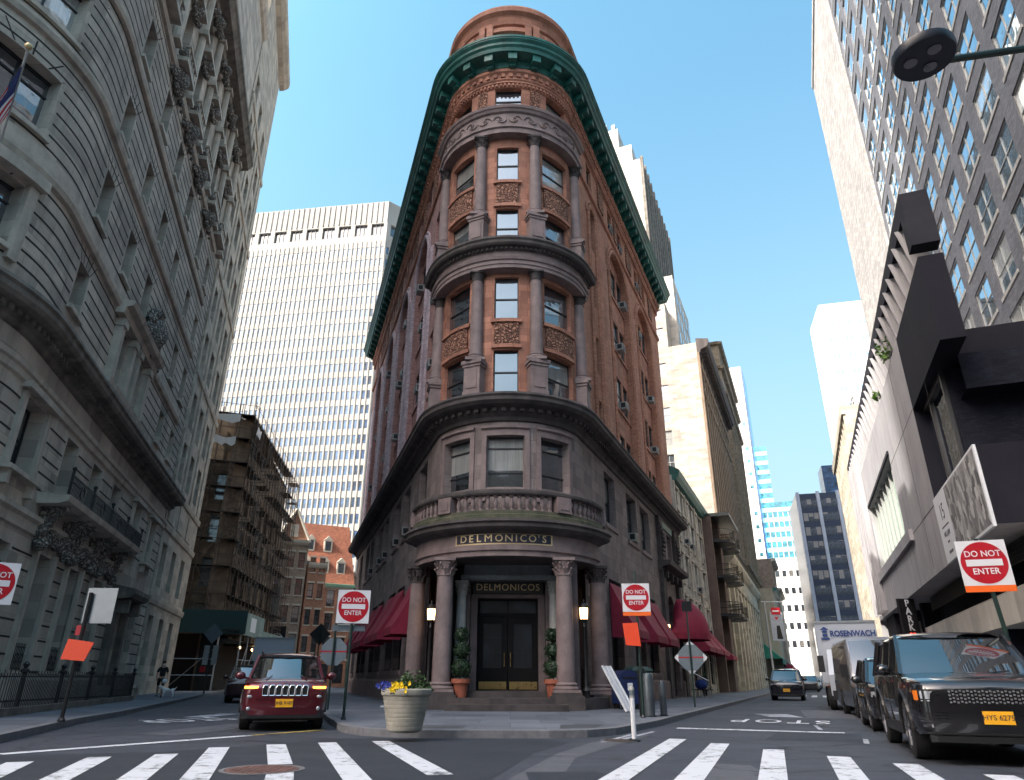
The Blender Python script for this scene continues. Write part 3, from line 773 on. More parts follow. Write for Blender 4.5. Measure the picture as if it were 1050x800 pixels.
def build_upper():
    T = M['redbrick']
    mb = MB(); ms = MB()
    NW = (2.7,3.7)
    Hl = [(sl(b),sl(a),11.95,25.6,'arch') for a,b in LBAYS]+[(sl(NW[1]),sl(NW[0]),c,d) for c,d in FLOORS]
    Hr = [(sr(a),sr(b),11.95,25.6,'arch') for a,b in RBAYS]+[(sr(3.35),sr(4.4),c,d) for c,d in FLOORS[:3]]+[(sr(3.35),sr(4.4),22.75,25.2,'arch')]
    at_l = [c for a,b in LBAYS for c in (a+.9,b-.9)]+[3.2]; at_r = [c for a,b in RBAYS for c in (a+1.2,b-1.2)]+[3.9]
    Hl += [(sl(c+.5),sl(c-.5),26.9,28.4) for c in at_l]; Hr += [(sr(c-.5),sr(c+.5),26.9,28.4) for c in at_r]
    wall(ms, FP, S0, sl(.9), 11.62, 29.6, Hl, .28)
    wall(mb, FP, sr(.9), S1, 11.62, 29.6, Hr, .28)
    e0, e1 = FP.p(S0,0), FP.p(S1,0)
    mb.quad((e0[0],e0[1],10.7),(e0[0],e0[1],31),(e1[0],e1[1],31),(e1[0],e1[1],10.7))
    mb.build('upper_wall', T, BF); ms.build('upper_wall', M['redbrick_skylit'], BF)
    # recessed bays with their windows
    def bay(a, b, s, n, T):
        w = MB(); f = (lambda x: sl(x)) if s < 0 else (lambda x: sr(x))
        lo, hi = min(f(a),f(b)), max(f(a),f(b)); W = hi-lo
        ww = {2:1.5, 3:1.15}[n]; gap = (W-n*ww)/(n+1); cs = [lo+gap+ww/2+(ww+gap)*k for k in range(n)]
        hl = [(c-ww/2,c+ww/2,z0,z1) for c in cs for z0,z1 in FLOORS]
        wall(w, FP, lo, hi, 11.7, 25.7, hl, .14, o=-.28)
        for z0,z1 in FLOORS: fbox(w, FP, lo+.02, hi-.02, z0-.16, z0, -.28, -.20)
        w.build('bay_wall', M['terracotta'] if s > 0 else T, BF)
        for c in cs:
            for z0,z1 in FLOORS: put_window(BF, FP, c, z0, ww, z1-z0, -.38, 'sash')
    for a,b in LBAYS: bay(a,b,-1,2,M['redbrick_skylit'])
    for a,b in RBAYS: bay(a,b,1,3,T)
    for z0,z1 in FLOORS:
        put_window(BF, FP, sl(3.2), z0, 1.0, z1-z0, -.2, 'sash')
        if z1 < 24: put_window(BF, FP, sr(3.875), z0, 1.05, z1-z0, -.2, 'sash')
    put_window(BF, FP, sr(3.875), 22.75, 1.05, 2.45, -.2, 'sash')
    for c in at_l: put_window(BF, FP, sl(c), 26.9, 1.0, 1.5, -.2, 'sash')
    for c in at_r: put_window(BF, FP, sr(c), 26.9, 1.0, 1.5, -.2, 'sash')
    # rounded piers between the bays, with roll mouldings round the arches
    r = MB(); rs = MB()
    def pier(mbx, s0, s1, m=.15):
        n = 8; w = s1-s0
        cuts = [s0+w*k/n for k in range(n+1)]
        def q(s, z, k): return FP.p(s, z, m*sqrt(max(0, 1-((s-(s0+s1)/2)/(w/2))**2))*.8)
        for k in range(n):
            a, b = cuts[k], cuts[k+1]
            mbx.quad(q(a,11.65,0), q(b,11.65,0), q(b,23.4,0), q(a,23.4,0), uv=[(a,11.65),(b,11.65),(b,23.4),(a,23.4)])
        mbx.quad(*[q(c,23.4,0) for c in cuts])
    def archroll(mbx, s0, s1, top):
        R = (s1-s0)/2; c = (s0+s1)/2; sp = top-R
        for rr, ww in ((R+.16,.15),(R+.42,.09)):
            pts = [FP.p(c-rr*cos(pi*k/16), sp+rr*sin(pi*k/16), .02) for k in range(17)]
            for a,b in zip(pts[:-1], pts[1:]): mbx.bar(a, b, ww, 6)
            if rr < R+.3:
                mbx.bar(FP.p(c-rr,11.7,.02), FP.p(c-rr,sp,.02), ww, 6); mbx.bar(FP.p(c+rr,11.7,.02), FP.p(c+rr,sp,.02), ww, 6)
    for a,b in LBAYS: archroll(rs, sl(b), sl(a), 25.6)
    for a,b in RBAYS: archroll(r, sr(a), sr(b), 25.6)
    for (a,b) in ((4.9,7.0),(12.45,14.25),(19.8,23.0)): pier(r, sr(a), sr(b))
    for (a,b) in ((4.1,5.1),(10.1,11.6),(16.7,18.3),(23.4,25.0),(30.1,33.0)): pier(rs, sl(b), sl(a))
    archroll(r, sr(3.35), sr(4.4), 25.2)
    r.split('pier', M['redbrick'], BF); rs.split('pier', stone('skylit_pier_brick', (.68,.55,.60), (.50,.37,.40), 1.1, .85, .4, (.30,.062), (.62,.6,.58), .3, .006), BF)  # left piers: pale lilac skylight put into the brick colour
    # sills and carved panels between the attic windows
    sb = MB(); cv = MB()
    for f, bays in ((sl, LBAYS), (sr, RBAYS)):
        for a,b in bays:
            m = (a+b)/2; x0, x1 = sorted((f(m-.35), f(m+.35)))
            fbox(cv, FP, x0, x1, 26.9, 28.5, .003, .08)
            for e in (a-1.1, b+1.1):
                x0, x1 = sorted((f(e-.55), f(e+.55))); fbox(cv, FP, x0, x1, 26.9, 28.5, .003, .08)
    cv.split('carved_panel', M['carved'], BF)
    sweep(sb, FP, [(0,26.2),(.12,26.25),(.16,26.4),(0,26.5)], S0, sl(1.2)); sweep(sb, FP, [(0,26.2),(.12,26.25),(.16,26.4),(0,26.5)], sr(1.2), S1)
    sb.split('string_course', M['terracotta'], BF)
    # frieze under the green cornice
    f = MB(); sweep(f, FP, [(0,28.5),(.06,28.55),(.10,28.72),(.16,28.74),(.16,28.84),(.22,28.9),(.22,29.2),(.34,29.32),(.34,29.5),(.1,29.62)], S0, S1, .25)
    fr = f.build('frieze', M['terracotta'], BF)
    g = MB(); s = S0
    while s < S1: fbox(g, FP, s, s+.10, 28.56, 28.71, .05, .15, .2); s += .2
    s = S0
    while s < S1: fbox(g, FP, s, s+.18, 29.0, 29.22, .20, .30, .2); s += .36
    g.build('egg_and_dart', M['terracotta'], fr)
    # green copper cornice with brackets
    c = MB()
    sweep(c, FP, [(.1,29.55),(.30,29.6),(.34,29.95),(.95,30.02),(1.0,30.2),(1.1,30.3),(1.1,30.45),(1.22,30.58),(1.25,30.8),(1.18,30.88),(-.35,31.0)], S0-.5, S1+.7, .25)
    co = c.build('green_cornice', M['copper'], BF)
    b = MB(); s = S0+.2
    while s < S1:
        fbox(b, FP, s, s+.34, 29.62, 30.02, .30, .86, .4); fbox(b, FP, s+.04, s+.30, 29.45, 29.64, .28, .55, .4); s += .98
    b.split('bracket', M['copper'], co)
    l = MB(); s = S0-.4
    for z, o in ((30.48,1.13),(30.66,1.26)): 
        sweep(l, FP, [(o-.05,z),(o,z),(o,z+.05),(o-.05,z+.05)], S0-.5, S1+.7, .25)
    l.split('gutter_bead', M['copper'], co)
    # attic storey behind the cornice
    a = MB()
    AW = [(sa(-62),sa(-38)),(sa(-13),sa(13)),(sa(38),sa(62))]
    wall(a, FP, sl(3.0), sr(3.0), 30.9, 33.1, [(x,y,31.0,32.45) for x,y in AW], .3, o=-.1, step=.25)
    sweep(a, FP, [(-.1,33.0),(.02,33.05),(.10,33.3),(.04,33.35),(.12,33.55),(.30,33.7),(.34,33.95),(.24,34.15),(-2.2,34.2)], sl(3.2), sr(3.2), .25)
    for k in (-75,-26,-18,18,26,75): fbox(a, FP, sa(k)-.17, sa(k)+.17, 30.9, 33.05, -.1, .12, .2)
    for x,y in AW:
        sweep(a, FP, [(-.1,32.45),(.06,32.5),(.06,32.75),(-.1,32.8)], x-.15, y+.15, .25)
    wall(a, FP, sr(3.0), sr(LR-1), 30.9, 32.6, [], .2, o=-.5); sweep(a, FP, [(-.5,32.5),(-.35,32.55),(-.35,32.8),(-.9,32.85)], sr(3.0), sr(LR-1))
    wall(a, FP, sl(14), sl(3.0), 30.9, 31.9, [], .2, o=-1.2)
    at = a.build('attic_storey', M['terracotta'], BF)
    for x,y in AW: put_window(BF, FP, (x+y)/2, 31.0, y-x, 1.45, -.34, 'mull')
    # roof deck
    rd = MB(); ring = [FP.p(s, 0, -.3)[:2] for s in FP.cuts(S0,S1,.6)]
    rd.quad(*[(x,y,30.95) for x,y in ring]); rd.build('roof', M['dark_metal'], BF)
    rd = MB(); ring = [FP.p(s, 0, -.4)[:2] for s in FP.cuts(sl(3),sr(3),.6)]
    rd.quad(*[(x,y,34.18) for x,y in ring]); rd.build('roof', M['dark_metal'], BF)
    ac = MB(); x0,y0,_ = FP.p(S0,0,0)
    # return of the cornice round the far left corner
    ac.build('cornice_return', M['copper'], BF) if ac.f else None
build_upper()

def build_corner():
    """the round corner between the second floor cornice and the attic: engaged columns, windows and carved panels"""
    T = M['terracotta']
    WC = [(-62,-31),(-9.4,9.4),(31,62)]        # window bays in degrees
    COLS = (-76.0,-22.5,22.5,76.0)
    mb = MB(); H = []
    for a,b in WC:
        for z0,z1 in FLOORS: H.append((sa(a),sa(b),z0,z1))
    wall(mb, FP, sl(1.2), sr(1.2), 11.6, 25.4, H, .28, step=.22)
    H7 = [(sa(a),sa(b),27.2,28.5) for a,b in ((-64,-36),(-12,12),(36,64))]
    wall(mb, FP, sl(1.2), sr(1.2), 25.4, 28.6, H7, .3, step=.22)
    mb.build('corner_wall', T, BF)
    for a,b in WC:
        for z0,z1 in FLOORS: put_window(BF, FP, (sa(a)+sa(b))/2, z0, sa(b-a), z1-z0, -.2 if a > -20 and b < 20 else -.32, 'sash')
    for q in H7: put_window(BF, FP, (q[0]+q[1])/2, 27.2, q[1]-q[0], 1.3, -.26 if abs(q[0]+q[1]) < 1 else -.36, 'sash')
    cv = MB(); sl_ = MB()
    for a,b in WC:
        for z0,z1 in ((13.98,15.22),(21.25,22.6)):
            fbox(cv, FP, sa(a)+.02, sa(b)-.02, z0+.1, z1-.1, .003, .10, .2)
            fbox(sl_, FP, sa(a)-.12, sa(b)+.12, z1-.1, z1+.06, .004, .16, .2); fbox(sl_, FP, sa(a)-.1, sa(b)+.1, z0-.06, z0+.1, .004, .12, .2)
    cv.split('carved_panel', M['carved'], BF); sl_.split('sill', T, BF)
    cv = MB()
    for k in (-24,24): fbox(cv, FP, sa(k)-.25, sa(k)+.25, 27.2, 28.45, .003, .07, .2)
    cv.split('carved_panel', M['carved'], BF)
    B = M['brownstone_plain']
    def tier(zb, zp, zt, corinth):
        for d in COLS:
            h = AM-radians(d); q = FR+.14; c = (FC[0]+q*sin(h), FC[1]+q*cos(h))
            p = MB(); w = .74; an = -h+pi
            p.obox(c, w, .62, zb, zp-.30, an)
            p.obox(c, w+.06, .68, zb, zb+.25, an); p.obox(c, w+.10, .70, zp-.30, zp-.18, an); p.obox(c, w+.20, .80, zp-.18, zp-.02, an)
            # sunk panel face
            fx, fy = sin(h), cos(h); p.obox((c[0]+fx*.32, c[1]+fy*.32), w*.66, .05, zb+.38, zp-.45, an)
            pd = p.split('pedestal', M['brownstone_plain'], BF)
            column('column', BF, c, zp-.02, zt, .285, B, M['brownstone_dark'], True, .42 if not corinth else .55, corinth)
    tier(11.66, 13.3, 17.62, False)
    tier(19.0, 20.65, 25.25, True)
    # entablatures carried by the columns
    D = M['brownstone_dark']
    e = MB(); sE0, sE1 = sl(.75), sr(.75)
    sweep(e, FP, [(0,17.6),(.46,17.62),(.46,17.78),(.50,17.8),(.50,17.98),(.56,18.0),(.60,18.12)], sE0, sE1, .22, False)
    sweep(e, FP, [(.58,18.12),(.48,18.16),(.48,18.42),(.56,18.46)], sE0, sE1, .22, False)
    e.build('entablature', B, BF)
    e = MB(); sweep(e, FP, [(0,18.4),(.55,18.44),(.62,18.55),(.80,18.6),(.86,18.68),(.86,18.8),(.92,18.88),(.88,19.0),(0,19.12)], sl(1.0), sr(1.0), .22)
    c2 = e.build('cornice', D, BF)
    t = MB(); s = sl(.8)
    while s < sr(.8): fbox(t, FP, s, s+.09, 18.46, 18.56, .52, .66, .2); s += .18
    t.build('dentils', D, c2)
    e = MB(); sweep(e, FP, [(0,25.22),(.44,25.24),(.44,25.5),(.52,25.54),(.52,25.66),(.40,25.7),(.40,26.45),(.50,26.5),(.56,26.62),(.62,26.66),(.66,26.78),(.6,26.86),(0,27.0)], sE0, sE1, .22)
    en = e.build('entablature', B, BF)
    sc = MB()                                # scrolls on the upper frieze
    for k in range(-5, 6):
        s0 = k*.66
        for sg in (-1,1):
            pts = []
            for t in range(13):
                a = t/12*1.7*pi; r = .24*(1-t/16)
                pts.append(FP.p(s0+sg*(.27-r*cos(a)*.9), 26.07+r*sin(a)*1.0*(1 if k%2 else -1), .43))
            for a,b in zip(pts[:-1],pts[1:]): sc.bar(a,b,.028,5)
    sc.build('scroll_relief', B, en)
build_corner()

def build_portico():
    B = M['brownstone_plain']; D = M['brownstone_dark']
    QP, qh = fl_path(3.5)                     # circle of the porch
    def pp(deg, R): h = AM-radians(deg); return (FC[0]+R*sin(h), FC[1]+R*cos(h))
    # platform and steps
    st = MB(); pts = [pp(d, 4.05) for d in range(84,-85,-6)]
    st.poly(pts, .15, .52); st.build('platform', D, BF)
    st = MB(); st.obox((FC[0],FC[1]-3.95), 4.05, 1.0, .15, .345, 0); st.build('step', D, BF)
    st = MB(); st.obox((FC[0],FC[1]-1.9), 3.6, 1.7, .52, .72, 0); st.build('step', D, BF)
    st = MB()
    for d in (-36,36): c = pp(d,3.72); st.obox(c, 1.18, 1.18, .15, .60, 0); st.obox(c, 1.02, 1.02, .60, .70, 0)
    for d in (-75,75): c = pp(d,3.68); st.obox(c, 1.0, 1.0, .15, .62, -radians(d))
    st.split('plinth', D, BF)
    for d in (-36,36): column('column', BF, pp(d,3.72), .66, 5.24, .33, B, B, True, .62)
    for d in (-75,75): column('column', BF, pp(d,3.68), .60, 5.24, .33, B, D, True, .62)
    # entablature and balcony
    e = MB(); h0 = QP.curved[0][1]
    s0, s1 = -h0-.3, h0+.3
    sweep(e, QP, [(-.9,5.22),(.30,5.24),(.30,5.42),(.38,5.44),(.38,5.62),(.34,5.64),(.32,6.02),(.40,6.06)], s0, s1, .2, False)
    en = e.build('entablature', B, BF)
    e = MB(); sweep(e, QP, [(.36,6.02),(.46,6.08),(.70,6.14),(.80,6.22),(.80,6.34),(.88,6.40),(.84,6.5),(-.4,6.52)], s0, s1, .2); e.build('cornice', D, BF)
    cl = MB(); cl.poly([pp(d,3.75) for d in range(84,-85,-6)], 5.21, 5.235); cl.build('porch_ceiling', D, BF)
    b = MB(); sweep(b, QP, [(.20,6.50),(.58,6.52),(.58,6.70),(.52,6.74),(.52,6.86),(.20,6.88)], s0, s1, .2)
    ba = b.build('balustrade', stone('mossy_brownstone', (.13,.12,.085), (.045,.055,.03), 2.5, .9, .3), BF)
    b = MB(); sweep(b, QP, [(.22,7.44),(.54,7.44),(.58,7.50),(.58,7.60),(.52,7.66),(.22,7.66)], s0, s1, .2); b.build('handrail', D, ba)
    ped = (-80,-34,34,80); p = MB()
    for d in ped:
        c = pp(d, 3.5+.38); p.obox(c, .62, .42, 6.86, 7.46, -(AM-radians(d))+pi); 
        c = pp(d, 3.5+.60); p.obox(c, .38, .03, 6.98, 7.34, -(AM-radians(d))+pi)
    p.split('pedestal', B, ba)
    proto = None
    for d in [x*4.35 for x in range(-19,20)]:
        if any(abs(d-q) < 5.6 for q in ped): continue
        x, y = pp(d, 3.88)
        if proto is None:
            m = MB(); m.box(-.085,.085,-.085,.085,0,.05)
            m.lathe([(.07,.05),(.055,.08),(.05,.12),(.088,.20),(.092,.26),(.075,.34),(.048,.42),(.045,.47),(.07,.50),(.07,.53)], (0,0), 10)
            m.box(-.085,.085,-.085,.085,.53,.60)
            proto = m.build('baluster', B, None, False, smooth=True); o = proto
        else: o = proto.copy(); COL.objects.link(o)
        o.parent = ba; o.location = Vector((x,y,6.86))-origin(ba)
    # name panel on the frieze and letters in relief
    q = MB(); hw = 1.70
    fbox(q, QP, -hw, hw, 5.64, 6.05, .33, .355, .2); pn = q.build('name_panel', M['gold'], BF)
    q = MB(); fbox(q, QP, -hw+.06, hw-.06, 5.685, 6.005, .355, .362, .2); q.build('panel_field', M['ink'], pn)
    word = "DELMONICO'S"; wd = [1,.9,.9,1.3,1.1,1.12,.55,1,1.08,.40,.9]; tot = sum(wd); x = 0; us = (2*hw-.34)/tot
    for ch, w_ in zip(word, wd):
        s = -hw+.17+(x+w_/2)*us; x += w_
        X, Y, nx, ny = QP.at(s)
        text('lettering', ch, M['gold'], pn, (X+nx*.366, Y+ny*.366, 5.845), (pi/2,0,atan2(nx,-ny)), .36, extrude=.010, bold=0 if ch in 'MN' else .003, sx=1.18 if ch in 'MN' else 1.05)
    # entrance wall
    y1 = FC[1]-1.0
    w = MB(); P = line_path((FC[0]-2.1, y1), 90, 1)
    wall(w, P, 0, 4.2, .15, 5.22, [(.93,3.27,.72,4.02)], .3)
    for sg in (-1,1):
        w.obox((FC[0]+sg*2.35, y1-.75), .5, 1.7, .15, 5.22, 0)
        w.obox((FC[0]+sg*1.30, y1-.12), .26, .24, .72, 4.02, 0)
        w.obox((FC[0]+sg*1.55, y1-.20), .20, .40, .72, 4.9, 0)
    w.obox((FC[0], y1-.13), 2.86, .26, 4.022, 4.18, 0)
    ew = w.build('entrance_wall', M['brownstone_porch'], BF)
    w = MB(); RP, rh = fl_path(2.75)
    for a, b in ((-112,-50),(50,112)): 
        k = 2.75*pi/180
        wall(w, RP, a*k, b*k, .15, 5.22, [(a*k+.75 if a < 0 else a*k+.35, b*k-.35 if a < 0 else b*k-.75, 1.5, 4.6)], .2, step=.2)
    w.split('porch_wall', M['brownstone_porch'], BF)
    for sg in (-1,1): put_window(BF, RP, sg*(2.75*pi/180*81-.2*1), 1.5, 1.85, 3.1, -.35, 'mull', gl=M['glass_dark'])
    g = MB(); g.obox((FC[0], y1-.5), 3.4, .5, 4.80, 5.215, 0); g.obox((FC[0], y1-.60), 3.6, .8, 4.62, 4.795, 0); g.build('architrave', M['granite_blue'], BF)
    s = MB(); s.obox((FC[0], y1-.33), 2.7, .14, 4.185, 4.615, 0); sb = s.build('sign_board', M['blackplastic'], BF)
    text('lettering', 'DELMONICOS', M['gold'], sb, (FC[0], y1-.405, 4.40), (pi/2,0,0), .36, extrude=.01, spacing=1.12)
    for sg in (-1,1): column('column', BF, (FC[0]+sg*1.78, y1-.55), .52, 4.62, .21, M['marble'], M['marble'], True, .52)
    # double door
    yd = y1+.16
    for sg in (-1,1):
        d = MB(); x0, x1 = (FC[0]-1.15, FC[0]-.012) if sg < 0 else (FC[0]+.012, FC[0]+1.15)
        def fr(a,b,c,e): d.box(a,b,yd,yd+.07,c,e)
        fr(x0,x0+.22,.73,3.35); fr(x1-.22,x1,.73,3.35); fr(x0+.22,x1-.22,.73,1.5); fr(x0+.22,x1-.22,3.1,3.35)
        dr = d.build('door', M['black_door'], BF)
        gp = MB(); gp.quad((x0+.22,yd+.03,1.5),(x1-.22,yd+.03,1.5),(x1-.22,yd+.03,3.1),(x0+.22,yd+.03,3.1)); gp.build('pane', M['glass_door'], dr)
        k = MB(); k.box(x0+.06,x1-.03,yd-.012,yd-.002,.76,1.03); k.build('kick_plate', M['brass'], dr)
        h = MB(); hx = x1-.11 if sg < 0 else x0+.11; h.bar((hx,yd-.07,1.55),(hx,yd-.07,2.05),.018,8); h.bar((hx,yd,1.6),(hx,yd-.07,1.6),.012,6); h.bar((hx,yd,2.0),(hx,yd-.07,2.0),.012,6); h.build('handle', M['brass'], dr)
        m = MB()
        for z in (2.05,2.6): m.box(x0+.22,x1-.22,yd+.005,yd+.025,z-.012,z+.012)
        m.box((x0+x1)/2-.01,(x0+x1)/2+.01,yd+.006,yd+.024,1.5,3.1); m.build('glazing_bar', M['brass'] if False else M['frame'], dr)
    t = MB(); t.box(FC[0]-1.16,FC[0]+1.16,yd,yd+.07,3.36,3.5); t.box(FC[0]-1.16,FC[0]+1.16,yd,yd+.07,3.95,4.01); 
    for x in (-1.13,-.02,1.09): t.box(FC[0]+x,FC[0]+x+.05,yd+.001,yd+.069,3.5,3.95)
    tr = t.build('transom', M['black_door'], BF)
    gp = MB(); gp.quad((FC[0]-1.12,yd+.04,3.5),(FC[0]+1.12,yd+.04,3.5),(FC[0]+1.12,yd+.04,3.95),(FC[0]-1.12,yd+.04,3.95)); gp.build('pane', M['glass_door'], tr)
build_portico()

# ---- awnings: sloping canvas hoods fixed over the ground floor windows
def awning(path, s0, s1, z1=5.1, z0=3.1, out=1.1, parent=None, ends=True):
    m = MB(); n = 6
    cuts = [s0+(s1-s0)*k/n for k in range(n+1)]
    prof = lambda t: (.06+out*t, z1+(z0-z1)*t-.10*sin(pi*t))
    for k in range(n):
        a, b = cuts[k], cuts[k+1]
        for j in range(4):
            (o0,q0),(o1,q1) = prof(j/4), prof((j+1)/4)
            m.quad(path.p(a,q1,o1), path.p(b,q1,o1), path.p(b,q0,o0), path.p(a,q0,o0))
    for s in (s0, s1):
        pr = [path.p(s, prof(j/4)[1], prof(j/4)[0]) for j in range(5)]
        m.quad(*pr, path.p(s, z0, .06))
    aw = m.build('awning', M['awning'], parent)
    v = MB(); w = 8; dz = .30
    c = [s0+(s1-s0)*k/w for k in range(w+1)]
    for k in range(w):
        v.quad(path.p(c[k], z0-dz, .07+out), path.p(c[k+1], z0-dz, .07+out), path.p(c[k+1], z0+.02, .065+out), path.p(c[k], z0+.02, .065+out))
    for s in (s0, s1): v.quad(path.p(s, z0-dz, .06), path.p(s, z0-dz, .07+out), path.p(s, z0+.02, .065+out), path.p(s, z0+.02, .06))
    v.build('valance', M['awning'], aw)
    return aw
for a,b in ((2.0,4.5),(6.5,9.2),(9.5,12.1),(14.0,16.6),(17.0,19.5),(21.5,24.1),(24.5,27.0)): awning(FP, sl(b), sl(a), parent=BF)
for a,b in ((3.9,6.3),(8.4,11.0),(11.7,14.3)): awning(FP, sr(a), sr(b), parent=BF)
def dome_awning(path, s0, s1, zt, z0, out, parent):
    m = MB(); n = 12; k = 7; w = (s1-s0)/2; c = (s0+s1)/2
    rows = []
    for i in range(n+1):
        ph = pi*i/n; row = []
        for j in range(k+1):
            t = pi/2*j/k                        # 0 at the wall ridge, pi/2 at the hem
            row.append(path.p(c-w*cos(ph)*sin(t)**.6 if False else c-w*cos(ph)*(.25+.75*sin(t)), z0+(zt-z0)*(cos(t)*sin(ph)**.5 if j < k else 0), .06+out*sin(ph)*(.15+.85*sin(t))))
        rows.append(row)
    m.grid(rows); aw = m.build('dome_awning', M['awning'], parent, smooth=True)
    v = MB(); e = [r[-1] for r in rows]; v.grid([e, [(x,y,z-.35) for x,y,z in e]]); v.build('valance', M['awning'], aw)
    x, y, nx, ny = path.at(c)
    text('lettering', '56', M['sign_white'], aw, (x+nx*(out*.78), y+ny*(out*.78), z0+(zt-z0)*.55), (radians(55),0,atan2(nx,-ny)), .5, extrude=.003)
dome_awning(FP, sr(17.2), sr(21.6), 5.9, 3.75, 2.2, BF)

def air_conditioner(path, s, z, label, w=.66, o=-.05):
    x, y, nx, ny = path.at(s); rz = atan2(nx,-ny)
    t = thing('air_conditioner', label, 'air conditioner', (x+nx*o, y+ny*o, z), rz, 'window air conditioners')
    m = MB(); m.box(-w/2,w/2,-.42,.1,0,.43); m.build('casing', M['frame_pale'], t, False)
    g = MB()
    for k in range(6): g.box(-w/2+.05,w/2-.05,-.435,-.421,.05+k*.06,.085+k*.06)
    g.box(-w/2-.004,-w/2,-.36,-.1,.08,.36); g.box(w/2,w/2+.004,-.36,-.1,.08,.36)
    g.build('grille', M['dark_metal'], t, False)
ORD = ['first','second','third','fourth']; FLN = ['third','fourth','fifth','sixth']
def acs():
    L = [(0,0,1,.7),(0,0,2,.7),(0,1,3,-.1),(1,0,2,.7),(1,1,2,.7),(1,0,3,.7),(1,1,1,.7),(2,0,2,.7),(2,1,3,.7),(2,0,1,.7),(2,1,0,.7),(3,0,2,.7),(3,1,1,.7),(1,0,0,.7)]
    for b, k, f, _ in L:
        a0, a1 = LBAYS[b]; W = a1-a0; c = a0+(W-3)/3+.75+(1.5+(W-3)/3)*k
        air_conditioner(FP, sl(c), FLOORS[f][0]+.06, f'air conditioner in the {("nearer","farther")[k]} {FLN[f]} floor window, {ORD[b]} arch on the pinkish brick side', o=-.28)
    for b, k, f in ((0,1,1),(0,1,2),(0,2,3),(1,0,3),(1,2,1),(1,2,2)):
        a0, a1 = RBAYS[b]; g = (4.8-3.45)/4; c = a0+g+.575+(1.15+g)*k
        air_conditioner(FP, sr(c), FLOORS[f][0]+.06, f'air conditioner in the {("nearest","middle","farthest")[k]} {FLN[f]} floor window, {("nearer","farther")[b]} arch on the orange brick side', o=-.28)
    for a, nm in ((7.7,'second'),(10.9,'third'),(15.4,'fourth'),(18.0,'fifth'),(22.6,'sixth')):
        air_conditioner(FP, sl(a), 7.86, f'pale air conditioner in the {nm} stone window from the corner, above seven maroon awnings', o=-.2)
    air_conditioner(FP, sr(9.6), 7.86, 'white air conditioner in the second floor stone window above three maroon awnings', .75, o=-.2)
    air_conditioner(FP, sr(20.5), 8.0, 'white air conditioner above the balconette of the side entrance', .7, o=-.2)
    air_conditioner(FP, sl(3.2), FLOORS[2][0]+.06, 'air conditioner in the narrow fifth floor window where the pinkish brick side begins', .6, o=-.3)
    air_conditioner(FP, sl(3.2), FLOORS[1][0]+.06, 'air conditioner in the narrow fourth floor window where the pinkish brick side begins', .6, o=-.3)
    for c, w in ((8.5,'nearest'),(10.9,'second'),(15.8,'third')): air_conditioner(FP, sr(c), 26.95, f'small air conditioner in the {w} attic window of the orange brick side', .6, o=-.3)
acs()
